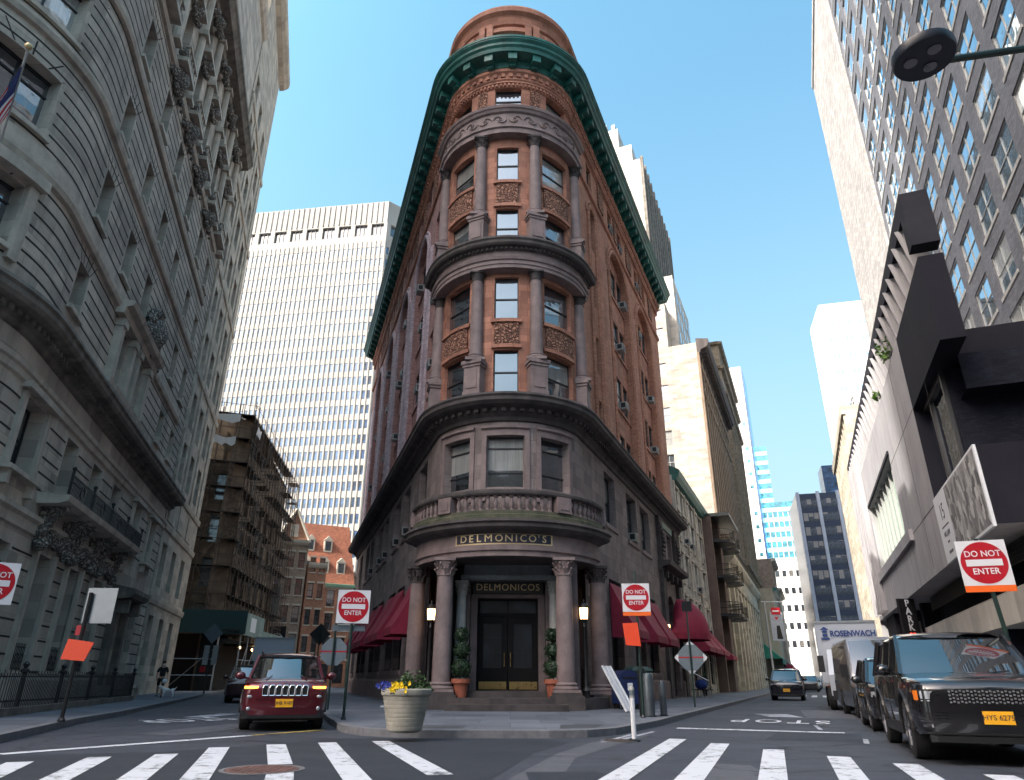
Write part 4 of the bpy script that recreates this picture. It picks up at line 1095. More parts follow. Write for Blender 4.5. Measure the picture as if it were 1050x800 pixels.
# ================================================================== grey limestone bank on the left
def left_bank():
    T0 = (-15.2, 19.4); H = -15.5; R = 6.0; h = radians(H)
    u = (sin(h), cos(h)); n = (cos(h), -sin(h)); cc = (T0[0]-n[0]*R, T0[1]-n[1]*R)
    SPAN = radians(78); arc = R*SPAN; a0 = h+pi/2           # normal heading of the street front
    e = a0+SPAN; ne = (sin(e), cos(e)); te = (-cos(e)*-1, 0)
    def f(s):
        if s >= 0: return (T0[0]+u[0]*s, T0[1]+u[1]*s, n[0], n[1])
        if s > -arc:
            g = a0-s/R; nx, ny = sin(g), cos(g); return (cc[0]+R*nx, cc[1]+R*ny, nx, ny)
        t = -s-arc; nx, ny = ne; return (cc[0]+R*nx+ny*t, cc[1]+R*ny-nx*t, nx, ny)
    # beyond the round corner the front runs along the cross street
    P = Path(f, [(-arc, 0)])
    SA, SB, SE = -arc-32, 23.6, 35.6
    b = thing('bank_building', 'tall grey rusticated limestone office block with a rounded corner, flag and iron balcony', 'building', (T0[0],T0[1],0))
    TOP = 52.0
    cols = [2.2,6.2,9.8,13.4,17.6,21.0]
    floors = [(13.2,15.0),(17.0,19.2),(21.0,23.0),(25.2,27.4)]
    ww = 1.15; H_ = []; wins = []
    for c in cols:
        for k,(z0,z1) in enumerate(floors):
            if k == 0 and 6 < c < 14: continue
            H_.append((c-ww/2,c+ww/2,z0,z1)); wins.append((c,z0,ww,z1-z0))
    for c,w in ((8.0,1.5),(11.2,1.5)): H_.append((c-w/2,c+w/2,12.6,15.3)); wins.append((c,12.6,w,2.7))
    cw = [(-3.6,2.3),(-9.5,2.3),(-15.5,1.8),(-20,1.8)]
    for c,w in cw:
        for z0,z1 in ((12.9,15.0),(17.0,19.3),(21.1,23.3),(25.2,27.5)): H_.append((c-w/2,c+w/2,z0,z1)); wins.append((c,z0,w,z1-z0))
    # arcaded loggia storey
    for c in cols: H_.append((c-.62,c+.62,30.0,33.2,'arch')); wins.append((c,30.0,1.24,3.2))
    for c in cols: H_.append((c-.6,c+.6,34.4,36.6)); wins.append((c,34.4,1.2,2.2))
    for c,w in cw:
        H_.append((c-w/2,c+w/2,30.0,33.2)); wins.append((c,30.0,w,3.2)); H_.append((c-w/2,c+w/2,34.4,36.6)); wins.append((c,34.4,w,2.2))
    mb = MB(); wall(mb, P, SA, SB, 11.4, TOP, H_, .55)
    # lower two storeys
    HL_ = []; wl = []
    for c,w in ((5.6,1.7),(9.1,1.8),(12.6,1.8)): HL_.append((c-w/2,c+w/2,1.3,5.1)); wl.append((c,1.3,w,3.8))
    HL_.append((16.2,18.0,.2,4.4)); 
    for c,w in ((1.5,1.9),(5.6,1.35),(9.1,1.35),(12.5,1.35),(16.6,1.2),(20.6,1.2)): HL_.append((c-w/2,c+w/2,7.15,9.35)); wl.append((c,7.15,w,2.2))
    HL_ += [(1.0,2.6,1.3,5.0),(20.0,21.4,1.3,4.6)]; wl += [(1.8,1.3,1.6,3.7),(20.7,1.3,1.4,3.3)]
    for c,w in cw: 
        HL_.append((c-w/2,c+w/2,7.15,9.4)); wl.append((c,7.15,w,2.25)); HL_.append((c-w/2,c+w/2,1.3,5.1)); wl.append((c,1.3,w,3.8))
    wall(mb, P, SA, SB, .15, 11.4, HL_, .6)
    # roof and rear closing walls
    x0,y0,_ = P.p(SA,0); x1,y1,_ = P.p(SE,0); back = (-52, 40)
    mb.quad((x0,y0,.15),(x0,y0,TOP),(x0-14,y0+4,TOP),(x0-14,y0+4,.15)); 
    rp = [P.p(s,TOP,0) for s in P.cuts(SA,SB,.8)]+[(-40,62,TOP),(-56,20,TOP)]
    mb.quad(*rp)
    wl_ = mb.build('rusticated_wall', M['limestone'], b)
    # rustication joints: a dark recessed channel between every pair of courses, stopped at the openings
    g = MB(); z = .75; courses = []
    while z < 28.6:
        if not (9.9 < z < 12.4 or 5.4 < z < 6.9): courses.append(z)
        z += .46 if z > 12 else .52
    allh = H_+HL_
    for z in courses:
        blocked = sorted((q[0]-.16,q[1]+.16) for q in allh if q[2]-.1 < z < q[3]+.05)
        s = SA
        for a,c in blocked+[(SB,SB)]:
            if a > s+.05: fbox(g, P, s, a, z-.034, z+.034, .001, .008, .4)
            s = max(s, c)
    # wedge shaped voussoirs over each window
    for (c,z0,w,h_) in wins:
        if z0 > 28 or z0 < 12.8: continue
        zt = z0+h_
        for k in (-2,-1,0,1,2):
            s0 = c+k*w/4; s1 = c+k*w/4*1.75; m = .028
            g.quad(P.p(s0-m,zt+.03,.006),P.p(s0+m,zt+.03,.006),P.p(s1+m,zt+.62,.006),P.p(s1-m,zt+.62,.006))
    g.build('rustication', M['groove'], wl_)
    # deep-set jamb stones
    for c,z0,w,h_ in wins+wl: put_window(b, P, c, z0, w, h_, -.5, 'sash' if w < 2 else 'mull', gl=M['glass'] if c < 0 else M['glass_dark'])
    # mouldings
    t = MB()
    sweep(t, P, [(0,9.55),(.10,9.6),(.12,9.8),(.2,9.85),(.22,10.0),(0,10.02)], SA, SB, .4)
    sweep(t, P, [(0,5.5),(.10,5.55),(.12,5.85),(.22,5.95),(.22,6.1),(0,6.15)], SA, 15.8, .4)
    for z in (15.65,20.3,24.2,28.5): sweep(t, P, [(0,z),(.14,z+.03),(.2,z+.2),(.2,z+.34),(0,z+.38)], SA, SB-2, .4)
    sweep(t, P, [(0,16.05),(.06,16.05),(.06,16.6),(0,16.62)], SA, SB-2, .4)
    t.split('string_course', M['limestone_trim'], b)
    c = MB()
    sweep(c, P, [(0,10.75),(.10,10.8),(.16,10.95),(.30,11.0),(.34,11.15),(.70,11.2),(.80,11.32),(.80,11.48),(.88,11.56),(.84,11.7),(0,11.95)], SA, SB+.8, .4)
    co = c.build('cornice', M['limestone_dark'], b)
    d = MB(); s = SA
    while s < SB: fbox(d, P, s, s+.16, 10.98, 11.14, .26, .42, .3); s += .32
    d.build('dentils', M['limestone_dark'], co)
    # surrounds of the second storey windows
    t = MB()
    for c_,w in ((1.5,1.9),(16.6,1.2),(20.6,1.2)):
        for sg in (-1,1): fbox(t, P, c_+sg*(w/2+.16)-.15, c_+sg*(w/2+.16)+.15, 7.0, 9.4, 0, .12)
        fbox(t, P, c_-w/2-.5, c_+w/2+.5, 9.42, 9.62, 0, .30); fbox(t, P, c_-w/2-.42, c_+w/2+.42, 6.86, 7.0, 0, .34)
        for sg in (-1,1): fbox(t, P, c_+sg*(w/2+.1)-.12, c_+sg*(w/2+.1)+.12, 6.45, 6.86, 0, .24)
    for c_ in (4.65,6.55,8.15,10.05,11.65,13.55): fbox(t, P, c_-.12, c_+.12, 1.2, 5.2, 0, .16)
    for c_,w in cw:
        for sg in (-1,1): fbox(t, P, c_+sg*(w/2+.2)-.18, c_+sg*(w/2+.2)+.18, 12.5, 15.1, 0, .16)
        fbox(t, P, c_-w/2-.5, c_+w/2+.5, 15.12, 15.5, 0, .36)
    t.split('window_surround', M['limestone_trim'], b)
    # balcony on carved brackets above the three tall openings
    bl = MB(); sweep(bl, P, [(0,6.55),(.7,6.6),(.95,6.7),(1.0,6.9),(0,6.95)], 3.6, 15.0)
    ba = bl.build('balcony', M['limestone_trim'], b)
    cv = MB()
    for c_ in (4.3,6.9,7.9,10.4,11.4,14.0):
        for k in range(7):
            t_ = k/6; fbox(cv, P, c_-.16, c_+.16, 5.35+t_*1.1, 5.55+t_*1.1, 0, .22+.6*t_**1.5)
        cv.ball(P.p(c_,5.3,.25), .24, 8, 6)
    cv.split('bracket', M['carved_stone'], ba)
    cv = MB()
    for c_ in [4.2+.5*k for k in range(21)]: cv.ball(P.p(c_,5.62+.16*sin(c_*5),.16), .26, 8, 5, (1,1,.9), .15)
    cv.build('carved_frieze', M['carved_stone'], ba)
    rl = MB()
    for z in (6.98,7.62): rl.sq(P.p(3.7,z,.88), P.p(14.9,z,.88), .045)
    s = 3.7
    while s < 14.95: rl.bar(P.p(s,6.98,.88), P.p(s,7.62,.88), .018, 4); s += .14
    for s in (3.7,6.4,9.2,12.0,14.9):
        rl.bar(P.p(s,6.95,.88), P.p(s,7.78,.88), .05, 6); rl.ball(P.p(s,7.84,.88), .08, 8, 5)
    for s in (5.0,7.8,10.6,13.4):
        for k in range(10):
            a = 2*pi*k/10; a2 = a+2*pi/10; rl.bar(P.p(s+.24*cos(a),7.3+.24*sin(a),.9), P.p(s+.24*cos(a2),7.3+.24*sin(a2),.9), .02, 4)
    rl.build('iron_railing', M['black_iron'], ba)
    # window group with cartouche
    t = MB()
    for c_ in (6.9,9.1,10.1,12.3): 
        fbox(t, P, c_-.22, c_+.22, 12.2, 15.4, 0, .32); fbox(t, P, c_-.28, c_+.28, 15.0, 15.3, 0, .40)
    sweep(t, P, [(0,15.4),(.35,15.42),(.4,15.7),(.65,15.8),(.72,16.0),(0,16.1)], 6.2, 13.0)
    sweep(t, P, [(0,12.1),(.45,12.2),(.5,12.45),(0,12.5)], 6.2, 13.0)
    for c_ in (6.8,9.2,10.0,12.4): fbox(t, P, c_-.18, c_+.18, 11.9, 12.2, 0, .36)
    t.split('window_aedicule', M['limestone_trim'], b)
    def cartouche(c_, z, s):
        cv = MB()
        cv.ball(P.p(c_,z,.30*s), .55*s, 12, 8, (1,1,1.3))
        for k in range(12):
            a = 2*pi*k/12; cv.ball(P.p(c_+.72*s*cos(a), z+.95*s*sin(a), .22*s), .24*s, 8, 5, (1,1,1), .2)
        for sg in (-1,1):
            for k in range(6): cv.ball(P.p(c_+sg*(.8+.22*k)*s, z-.3*s-.10*k*s+.2*sin(k*2)*s, .2*s), (.26-.025*k)*s, 8, 5, (1,1,1), .2)
        cv.build('cartouche', M['carved_stone'], b)
    cartouche(11.3, 16.9, 1.15)
    for c_ in cols[1:5]: cartouche(c_, 28.6, .75)
    # sills
    t = MB()
    for c_,z0,w,h_ in wins:
        if 12.8 < z0 < 29: fbox(t, P, c_-w/2-.15, c_+w/2+.15, z0-.16, z0, -.3, .16)
    t.split('sill', M['limestone_trim'], b)
    # ornate loggia storey: half columns, keystones, swags and balconettes under the top cornice
    t = MB(); cv = MB()
    mids = [4.2,8.0,11.6,15.5,19.3]
    for c_ in [.4]+mids+[22.8]:
        for z0,z1 in ((29.2,33.6),(34.0,37.2)):
            t.bar(P.p(c_,z0,.16), P.p(c_,z1,.16), .24, 10, .2); fbox(t, P, c_-.34, c_+.34, z1, z1+.2, 0, .5); fbox(t, P, c_-.32, c_+.32, z0-.25, z0, 0, .46)
    for c_ in cols:
        fbox(t, P, c_-1.0, c_+1.0, 29.0, 29.25, 0, .62); fbox(t, P, c_-.9, c_+.9, 33.7, 33.95, 0, .5)
        for k in range(7): cv.ball(P.p(c_-.75+.25*k, 33.35-.28*sin(pi*k/6), .14), .17, 7, 5, (1,1,1), .2)
        cv.ball(P.p(c_, 33.55, .24), .30, 8, 6, (1,1,1.2), .15)
        for sg in (-1,1): cv.ball(P.p(c_+sg*.95, 29.5, .35), .26, 8, 5); cv.ball(P.p(c_+sg*.8, 36.9, .25), .28, 8, 5, (1,1,1), .2)
        cv.ball(P.p(c_, 37.0, .3), .38, 8, 6, (1,1,1), .2)
        for k in range(5): t.bar(P.p(c_-.8+.4*k,29.25,.5), P.p(c_-.8+.4*k,29.95,.5), .07, 6)
        fbox(t, P, c_-.95, c_+.95, 29.95, 30.08, .36, .62)
    t.build('loggia', M['limestone_trim'], b); cv.build('carved_swags', M['carved_stone'], b)
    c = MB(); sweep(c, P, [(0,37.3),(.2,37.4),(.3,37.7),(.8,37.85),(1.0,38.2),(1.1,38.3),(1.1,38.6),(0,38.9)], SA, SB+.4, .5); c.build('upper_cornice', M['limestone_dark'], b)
    c = MB(); sweep(c, P, [(0,51.2),(.2,51.3),(.4,51.6),(.5,52.0),(0,52.3)], SA, SB, .5); c.build('parapet', M['limestone_trim'], b)
    # hooded doorway
    t = MB(); fbox(t, P, 15.7, 16.2, .15, 4.6, 0, .3); fbox(t, P, 18.0, 18.5, .15, 4.6, 0, .3)
    sweep(t, P, [(0,4.6),(.9,4.7),(1.05,4.9),(1.05,5.1),(0,5.3)], 15.4, 18.8)
    for c_ in (15.95,18.25): fbox(t, P, c_-.18, c_+.18, 4.0, 4.6, .3, .8)
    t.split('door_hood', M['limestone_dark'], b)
    d = MB(); fbox(d, P, 16.22, 17.98, .2, 4.38, -.58, -.5); d.build('door', plain('warm_bronze_door', (.23,.13,.07), .4, .3), b)  # the door's own bronze colour
    # plinth
    t = MB(); sweep(t, P, [(0,.15),(.22,.15),(.22,1.0),(.12,1.15),(0,1.17)], SA, 15.6, .4); sweep(t, P, [(0,.15),(.22,.15),(.22,1.0),(.12,1.15),(0,1.17)], 18.6, SB, .4)
    t.split('plinth', M['limestone_trim'], b)
    # ---- plainer wing at the far end
    w = MB(); H2 = []; w2 = []
    for c_ in (25.2,28.6,32.2):
        for z0,z1 in ((1.2,4.6),(6.3,8.9),(13.0,15.6),(16.6,19.2),(21.2,23.8),(25.0,27.6),(30.0,32.4),(33.6,36.2),(38.2,40.6),(42.0,44.4),(46.5,48.6)):
            H2.append((c_-.72,c_+.72,z0,z1)); w2.append((c_,z0,1.44,z1-z0))
    TW = 60.0
    wall(w, P, SB, SE, .15, TW, H2, .6, o=.05)
    xe,ye,_ = P.p(SE,0,.05); xs,ys,_ = P.p(SB,0,.05)
    w.quad(P.p(SB,.15,-.7),P.p(SB,.15,.05),P.p(SB,TW,.05),P.p(SB,TW,-.7))
    w.quad((xe,ye,.15),(xe-26*n[0],ye-26*n[1],.15),(xe-26*n[0],ye-26*n[1],TW),(xe,ye,TW))
    w.quad((xs,ys,30),(xs,ys,TW),(xs-26*n[0],ys-26*n[1],TW),(xs-26*n[0],ys-26*n[1],30))
    w.quad((xs,ys,TW),(xe,ye,TW),(xe-26*n[0],ye-26*n[1],TW),(xs-26*n[0],ys-26*n[1],TW))
    w.build('wing_wall', M['limestone_pale'], b)
    for c_,z0,ww_,h_ in w2: put_window(b, P, c_, z0, ww_, h_, -.4, 'sash', gl=M['glass_dark'])
    t = MB()
    for z in (5.2,9.6,12.0,20.2,28.6,36.9,45.2): sweep(t, P, [(.05,z),(.16,z+.03),(.2,z+.25),(.2,z+.4),(.05,z+.45)], SB, SE)
    for c_ in (23.9,26.9,30.4,34.0):
        for z0,z1 in ((12.5,20.1),(20.7,28.5),(29.1,36.8),(37.4,45.1)): fbox(t, P, c_-.28, c_+.28, z0, z1, .05, .15)
    for c_ in (25.2,28.6,32.2):
        for z0,z1 in ((10.2,11.8),): fbox(t, P, c_-1.1, c_+1.1, z0, z1, .05, .12)
    sweep(t, P, [(.05,TW-1.6),(.5,TW-1.4),(.9,TW-1.0),(1.0,TW-.5),(.05,TW)], SB, SE+.6)
    t.split('pilasters', M['limestone_pale'], b)
    dk = M['limestone_dark']
    # ---- front area railing (a thing of its own)
    F = thing('iron_fence', 'black ornamental iron area railing along the foot of the grey bank building', 'fence', P.p(6,.15,1.9))
    r = MB()
    for z in (.38,1.12): r.sq(P.p(-6,z,1.9), P.p(14.6,z,1.9), .05)
    s = -6
    k = 0
    while s < 14.65:
        r.bar(P.p(s,.2,1.9), P.p(s,1.28 if k%2 else 1.2,1.9), .014, 4); s += .13; k += 1
    r.build('bars', M['black_iron'], F)
    r = MB(); sweep(r, P, [(1.75,.15),(2.05,.15),(2.05,.34),(1.75,.34),(1.75,.15)], -6, 14.7, .4); r.build('kerb_stone', M['limestone_dark'], F)
    for s in (-6,-2.6,.8,4.2,7.6,11.0,14.6):
        r = MB(); r.lathe([(.10,.15),(.10,.32),(.06,.36),(.06,1.2),(.11,1.24),(.11,1.3),(.05,1.34),(.09,1.44),(.02,1.52)], P.p(s,0,1.9)[:2], 10); r.build('post', M['black_iron'], F, smooth=True)
    # window guards
    for c_,w_ in ((5.6,1.7),(9.1,1.8),(12.6,1.8)):
        q = MB()
        for z in (1.36,2.05): q.sq(P.p(c_-w_/2,z,-.1), P.p(c_+w_/2,z,-.1), .04)
        for k in range(13): s = c_-w_/2+w_*k/12; q.bar(P.p(s,1.36,-.1), P.p(s,2.18,-.1), .016, 4)
        for k in range(4):
            s = c_-w_/2+w_*(k+.5)/4
            for j in range(8):
                a = 2*pi*j/8; a2 = a+2*pi/8; q.bar(P.p(s+.16*cos(a),1.7+.16*sin(a),-.08), P.p(s+.16*cos(a2),1.7+.16*sin(a2),-.08), .016, 4)
        q.build('window_guard', M['black_iron'], b)
    # stone benches by the doorway
    for s, nm, tx in ((14.9,'stone_bench','weathered stone block bench next to the end of the iron railing'),(18.9,'stone_bench','weathered stone block bench on the far side of the lit bank doorway')):
        t = thing(nm, tx, 'bench', P.p(s,.15,.9))
        q = MB(); fbox(q, P, s-.55, s+.55, .15, .62, .55, 1.25); q.build('block', M['limestone_trim'], t)
        q = MB(); fbox(q, P, s-.65, s+.65, .62, .76, .45, 1.35); q.build('seat', M['limestone_trim'], t)
    # flag at the round corner
    fp = thing('flag', 'american flag hanging from a gold tipped pole on the round corner of the grey bank', 'flag', P.p(-3.2,17.0,.2))
    B = Vector((-14.2,14.5,18.1)); A = Vector((-15.35,16.0,14.9))
    q = MB(); q.bar(A, B, .035, 8); q.build('pole', M['frame_pale'], fp)
    q = MB(); q.ball(B, .11, 10, 8); q.build('finial', M['gold'], fp, smooth=True)
    # cloth hanging from the outer part of the pole
    W, Hh = 2.0, 1.5; d = (A-B).normalized()
    def fl(i, j):           # i along fly (down), j along hoist on the pole
        p = B+d*(.55+Hh*j); fold = .10*sin(j*9+i*2)*i
        return p+Vector((fold*.8-.30*i, fold*.6-.2*i, -W*i*.9))
    st = [MB(), MB(), MB()]
    for k in range(13):
        for i in range(8):
            a, c_ = i/8, (i+1)/8
            if a >= .4 or k >= 7: t = 0 if k%2 == 0 else 1
            else: t = 2
            st[t].quad(fl(a,k/13), fl(c_,k/13), fl(c_,(k+1)/13), fl(a,(k+1)/13))
    # hoist side is k small = top of the flag carries the canton
    fm = [plain('flag_red', (.55,.02,.03), .8), plain('flag_white', (.78,.78,.8), .8), plain('flag_blue', (.02,.035,.16), .8)]
    base = st[0].build('stripes', fm[0], fp); st[1].build('stripes', fm[1], fp)
    cn = st[2].build('canton', fm[2], fp)
    sm = MB()
    for r_ in range(5):
        for c_ in range(6):
            p = fl(.04+.36*c_/6, (.5+6*r_/5)/13); 
            for off in (Vector((.004,-.012,0)), Vector((-.004,.012,0))):
                q_ = p+off; s_ = .022; pts = []
                for k in range(10):
                    a = 2*pi*k/10+pi/2; rr = s_ if k%2 == 0 else s_*.42; pts.append(q_+Vector((d.x*rr*cos(a), d.y*rr*cos(a), rr*sin(a)+d.z*rr*cos(a))))
                sm.quad(*pts)
    sm.build('stars', fm[1], cn)
    return P
BANK = left_bank()

# ================================================================== rest of the left street
def simple_block(name, label, pts, h, m, cat='building', roof=None, z0=0.0):
    b = thing(name, label, cat, (pts[0][0], pts[0][1], 0)); return b
def seg_path(a, b, out=1):
    """straight facade from a to b; out=+1: outside is right of travel"""
    L = hypot(b[0]-a[0], b[1]-a[1]); u = ((b[0]-a[0])/L, (b[1]-a[1])/L); n = (u[1]*out, -u[0]*out)
    return Path(lambda s: (a[0]+u[0]*s, a[1]+u[1]*s, n[0], n[1])), L
def far_windows(parent, P, cells, o, fr, gl, cap=100, plainpane=False, order=None):
    """cells: (s, z, w, h). The first `cap` become parts, the rest one part of kind stuff."""
    cells = list(cells)
    if order: cells.sort(key=order)
    for s,z,w,h in cells[:cap]:
        if plainpane:
            key = ('pp', round(w,2), round(h,2), gl.name)
            if key not in WIN:
                p = MB().quad((-w/2,0,0),(w/2,0,0),(w/2,0,h),(-w/2,0,h)).build('window', gl); WIN[key] = p.data; COL.objects.unlink(p); bpy.data.objects.remove(p)
            x,y,nx,ny = P.at(s); a = bpy.data.objects.new('window', WIN[key]); COL.objects.link(a); a.parent = parent
            a.location = Vector((x+nx*o, y+ny*o, z))-origin(parent); a.rotation_euler = (0,0,atan2(nx,-ny))
        else: put_window(parent, P, s, z, w, h, o, 'cross', fr, gl)
    if len(cells) > cap:
        mb = MB()
        for s,z,w,h in cells[cap:]: mb.quad(P.p(s-w/2,z,o), P.p(s+w/2,z,o), P.p(s+w/2,z+h,o), P.p(s-w/2,z+h,o))
        mb.build('window', gl, parent, kind='stuff')

def white_tower():
    A = (-33.4,150.0); d = (-.990,.141); L1 = 56.0
    P1, _ = seg_path((A[0]+d[0]*L1, A[1]+d[1]*L1), A, 1)
    P2, L2 = seg_path(A, (A[0]+.743*30, A[1]+.669*30), 1)
    b = thing('office_tower', 'tall white concrete grid office tower with rows of small blue windows, behind the left street', 'tower', (A[0],A[1],0))
    m = stone('white_precast', (.36,.345,.32), (.285,.272,.25), .12, .8, .05, streak=.08)
    w = MB(); pitch = 1.27; fh = 3.72; H = 120.0; cells = []
    ncol = int(L1/pitch); zs = [14+fh*k for k in range(25)]
    holes = []
    for c in range(ncol):
        s = L1-(c+.62)*pitch
        for z in zs: holes.append((s-.36,s+.38,z,z+2.2)); cells.append((s+.01,z,.74,2.2))
    wall(w, P1, 0, L1, 0, 107.6, holes, .14)
    big = []; s = L1-.9
    while s > 4: big.append((s-3.4,s,109.3,112.9)); s -= 4.55
    wall(w, P1, 0, L1, 107.6, H, big, .8)
    h2 = []; c2 = []
    for c in range(int(L2/pitch)):
        s = (c+.6)*pitch
        for z in zs: h2.append((s-.41,s+.41,z,z+2.2)); c2.append((s,z,.82,2.2))
    wall(w, P2, 0, L2, 0, 107.6, h2, .14); wall(w, P2, 0, L2, 107.6, H, [(1.2,L2-1,109.3,112.9)], .8)
    a = P1.p(0,0); c = P2.p(L2,0)
    w.quad((a[0],a[1],H),(A[0],A[1],H),(c[0],c[1],H))
    w.build('wall', m, b)
    f = MB()
    for c in range(ncol+1):
        s = L1-c*pitch-.12; fbox(f, P1, s-.09, s+.09, 12, 107.4, 0, .16)
    for c in range(int(L2/pitch)+1): s = c*pitch+.08; fbox(f, P2, s-.09, s+.09, 12, 107.4, 0, .16)
    s = L1-.1
    while s > 0: fbox(f, P1, s-.1, s+.1, 113.4, 119.9, 0, .22); s -= 1.5
    f.split('fins', m, b)
    vis = lambda q: abs(q[0]-(L1-8))+abs(q[1]-78)*1.0
    far_windows(b, P1, cells, -.12, None, M['glass_blue'], 100, True, vis)
    far_windows(b, P2, c2, -.12, None, M['glass_blue'], 0, True)
    g = MB()
    for q in big: g.quad(P1.p(q[0],q[2],-.7),P1.p(q[1],q[2],-.7),P1.p(q[1],q[3],-.7),P1.p(q[0],q[3],-.7))
    g.quad(P2.p(1.2,109.3,-.7),P2.p(L2-1,109.3,-.7),P2.p(L2-1,112.9,-.7),P2.p(1.2,112.9,-.7)); g.build('plant_room_glazing', M['glass_dark'], b)
    for q in big:
        k = MB()
        for t in (.33,.66): x = q[0]+(q[1]-q[0])*t; fbox(k, P1, x-.1, x+.1, 109.3, 112.9, -.69, -.5)
        k.build('mullion', m, b)
white_tower()

def brick_building(name, label, a, b, depth, H, wallm, rows, cols, ww, wh, z1=4.2, fh=3.3, fr=None, gl=None, ground=True, trim=None, cat='building', style='sash'):
    """modest street building: front from a to b with a grid of real window openings"""
    P, L = seg_path(a, b, 1); t = thing(name, label, cat, (a[0],a[1],0))
    w = MB(); holes = []; cells = []
    for c in range(cols):
        s = L*(c+.5)/cols
        for r in range(rows): z = z1+fh*r; holes.append((s-ww/2,s+ww/2,z,z+wh)); cells.append((s,z,ww,wh))
        if ground: holes.append((s-ww*.62,s+ww*.62,.5,3.0))
    wall(w, P, 0, L, 0, H, holes, .25)
    p0, p1 = P.p(0,0), P.p(L,0); q0, q1 = P.p(0,0,-depth), P.p(L,0,-depth)
    for m_,n_ in ((q0,p0),(p1,q1),(q1,q0)): w.quad((m_[0],m_[1],0),(n_[0],n_[1],0),(n_[0],n_[1],H),(m_[0],m_[1],H))
    w.quad(*[(q[0],q[1],H) for q in (p0,p1,q1,q0)])
    w.build('wall', wallm, t)
    for s,z,a_,b_ in cells: put_window(t, P, s, z, a_, b_, -.18, style, fr or M['frame'], gl or M['glass'])
    if ground:
        for c in range(cols): put_window(t, P, L*(c+.5)/cols, .5, ww*1.24, 2.5, -.18, 'mull', M['frame'], M['glass_dark'], name='shop_window')
    if trim:
        k = MB(); sweep(k, P, [(0,H-.6),(.25,H-.5),(.45,H-.2),(.5,H+.1),(0,H+.15)], 0, L); sweep(k, P, [(0,3.4),(.12,3.42),(.15,3.7),(0,3.75)], 0, L)
        for s,z,a_,b_ in cells: fbox(k, P, s-a_/2-.12, s+a_/2+.12, z+b_+.003, z+b_+.22, 0, .08); fbox(k, P, s-a_/2-.1, s+a_/2+.1, z-.15, z-.003, 0, .1)
        k.split('trim', trim, t)
    return t, P, L
def left_far():
    ob = stone('orange_brick', (.50,.26,.17), (.38,.19,.125), .6, .85, .2, (.3,.075), (.7,.65,.6), .15, .008)
    pale = plain('pale_stone_trim', (.55,.50,.42), .8)
    # white and brick gabled house
    t, P, L = brick_building('gabled_house', 'narrow white trimmed brick house with a steep gable at the end of the left street', (-30.0,88), (-26.3,89.6), 8, 17.5, stone('pale_brick', (.52,.40,.31), (.40,.30,.23), .6, .85, .1, (.3,.075)), 4, 3, .8, 2.0, trim=pale)
    g = MB(); g.quad(P.p(0,17.5),P.p(L,17.5),P.p(L/2,21.5)); g.quad(P.p(0,17.5,-6),P.p(0,17.5),P.p(L/2,21.5),P.p(L/2,21.5,-6)); g.quad(P.p(L,17.5),P.p(L,17.5,-6),P.p(L/2,21.5,-6),P.p(L/2,21.5)); g.build('gable', ob, t)
    k = MB(); k.bar(P.p(-.1,17.4,.1),P.p(L/2,21.6,.1),.18,4); k.bar(P.p(L+.1,17.4,.1),P.p(L/2,21.6,.1),.18,4); fbox(k,P,L/2-.5,L/2+.5,18.0,19.6,0,.1); k.build('gable_coping', pale, t)
    # orange brick house
    brick_building('brick_house', 'slim orange brick house with plain sash windows between the gabled house and the mansard block', (-26.9,92.5), (-24.7,93.6), 8, 15.2, ob, 4, 2, .7, 1.9, trim=pale)
    # brick block with steep red roof and dormers
    t, P, L = brick_building('mansard_block', 'orange brick block with a steep red tiled roof of dormers and a green cornice', (-30.5,99.5), (-23.2,103.5), 12, 13.6, ob, 3, 4, 1.1, 2.3, fh=3.2, fr=plain('maroon_frame', (.20,.03,.03), .5), trim=pale)
    r = MB(); e = 2.6
    r.quad(P.p(-.2,13.6,.2),P.p(L+.2,13.6,.2),P.p(L-.6,22.6,-e),P.p(.2,22.6,-e)); r.quad(P.p(L+.2,13.6,.2),P.p(L+.2,13.6,-12),P.p(L-.6,22.6,-9),P.p(L-.6,22.6,-e)); r.quad(P.p(-.2,13.6,-12),P.p(-.2,13.6,.2),P.p(.2,22.6,-e),P.p(.2,22.6,-9)); r.quad(P.p(.2,22.6,-e),P.p(L-.6,22.6,-e),P.p(L-.6,22.6,-9),P.p(.2,22.6,-9))
    rf = r.build('roof', stone('red_roof_tile', (.37,.13,.07), (.27,.09,.05), 1, .8, .4, (.25,.2), (.5,.5,.5), .1), t)
    for z, cs in ((15.2,(1.4,4.0,6.4)),(18.4,(1.8,4.4))):
        for c in cs:
            o = -e*(z-13.6)/9; d = MB(); fbox(d, P, c-.6, c+.6, z, z+1.7, o-1.2, o+.15); d.quad(P.p(c-.7,z+1.7,o+.2),P.p(c+.7,z+1.7,o+.2),P.p(c,z+2.4,o+.2)); d.quad(P.p(c-.7,z+1.7,o+.2),P.p(c,z+2.4,o+.2),P.p(c,z+2.4,o-1.4),P.p(c-.7,z+1.7,o-1.4)); d.quad(P.p(c,z+2.4,o+.2),P.p(c+.7,z+1.7,o+.2),P.p(c+.7,z+1.7,o-1.4),P.p(c,z+2.4,o-1.4))
            dm = d.build('dormer', pale, rf); q = MB(); q.quad(P.p(c-.42,z+.2,o+.16),P.p(c+.42,z+.2,o+.16),P.p(c+.42,z+1.55,o+.16),P.p(c-.42,z+1.55,o+.16)); q.build('pane', M['glass_dark'], dm)
    g = MB(); sweep(g, P, [(0,13.2),(.5,13.3),(.6,13.7),(0,13.8)], -.2, L+.2); g.build('green_cornice', plain('pale_green_copper', (.22,.42,.30), .6), t)
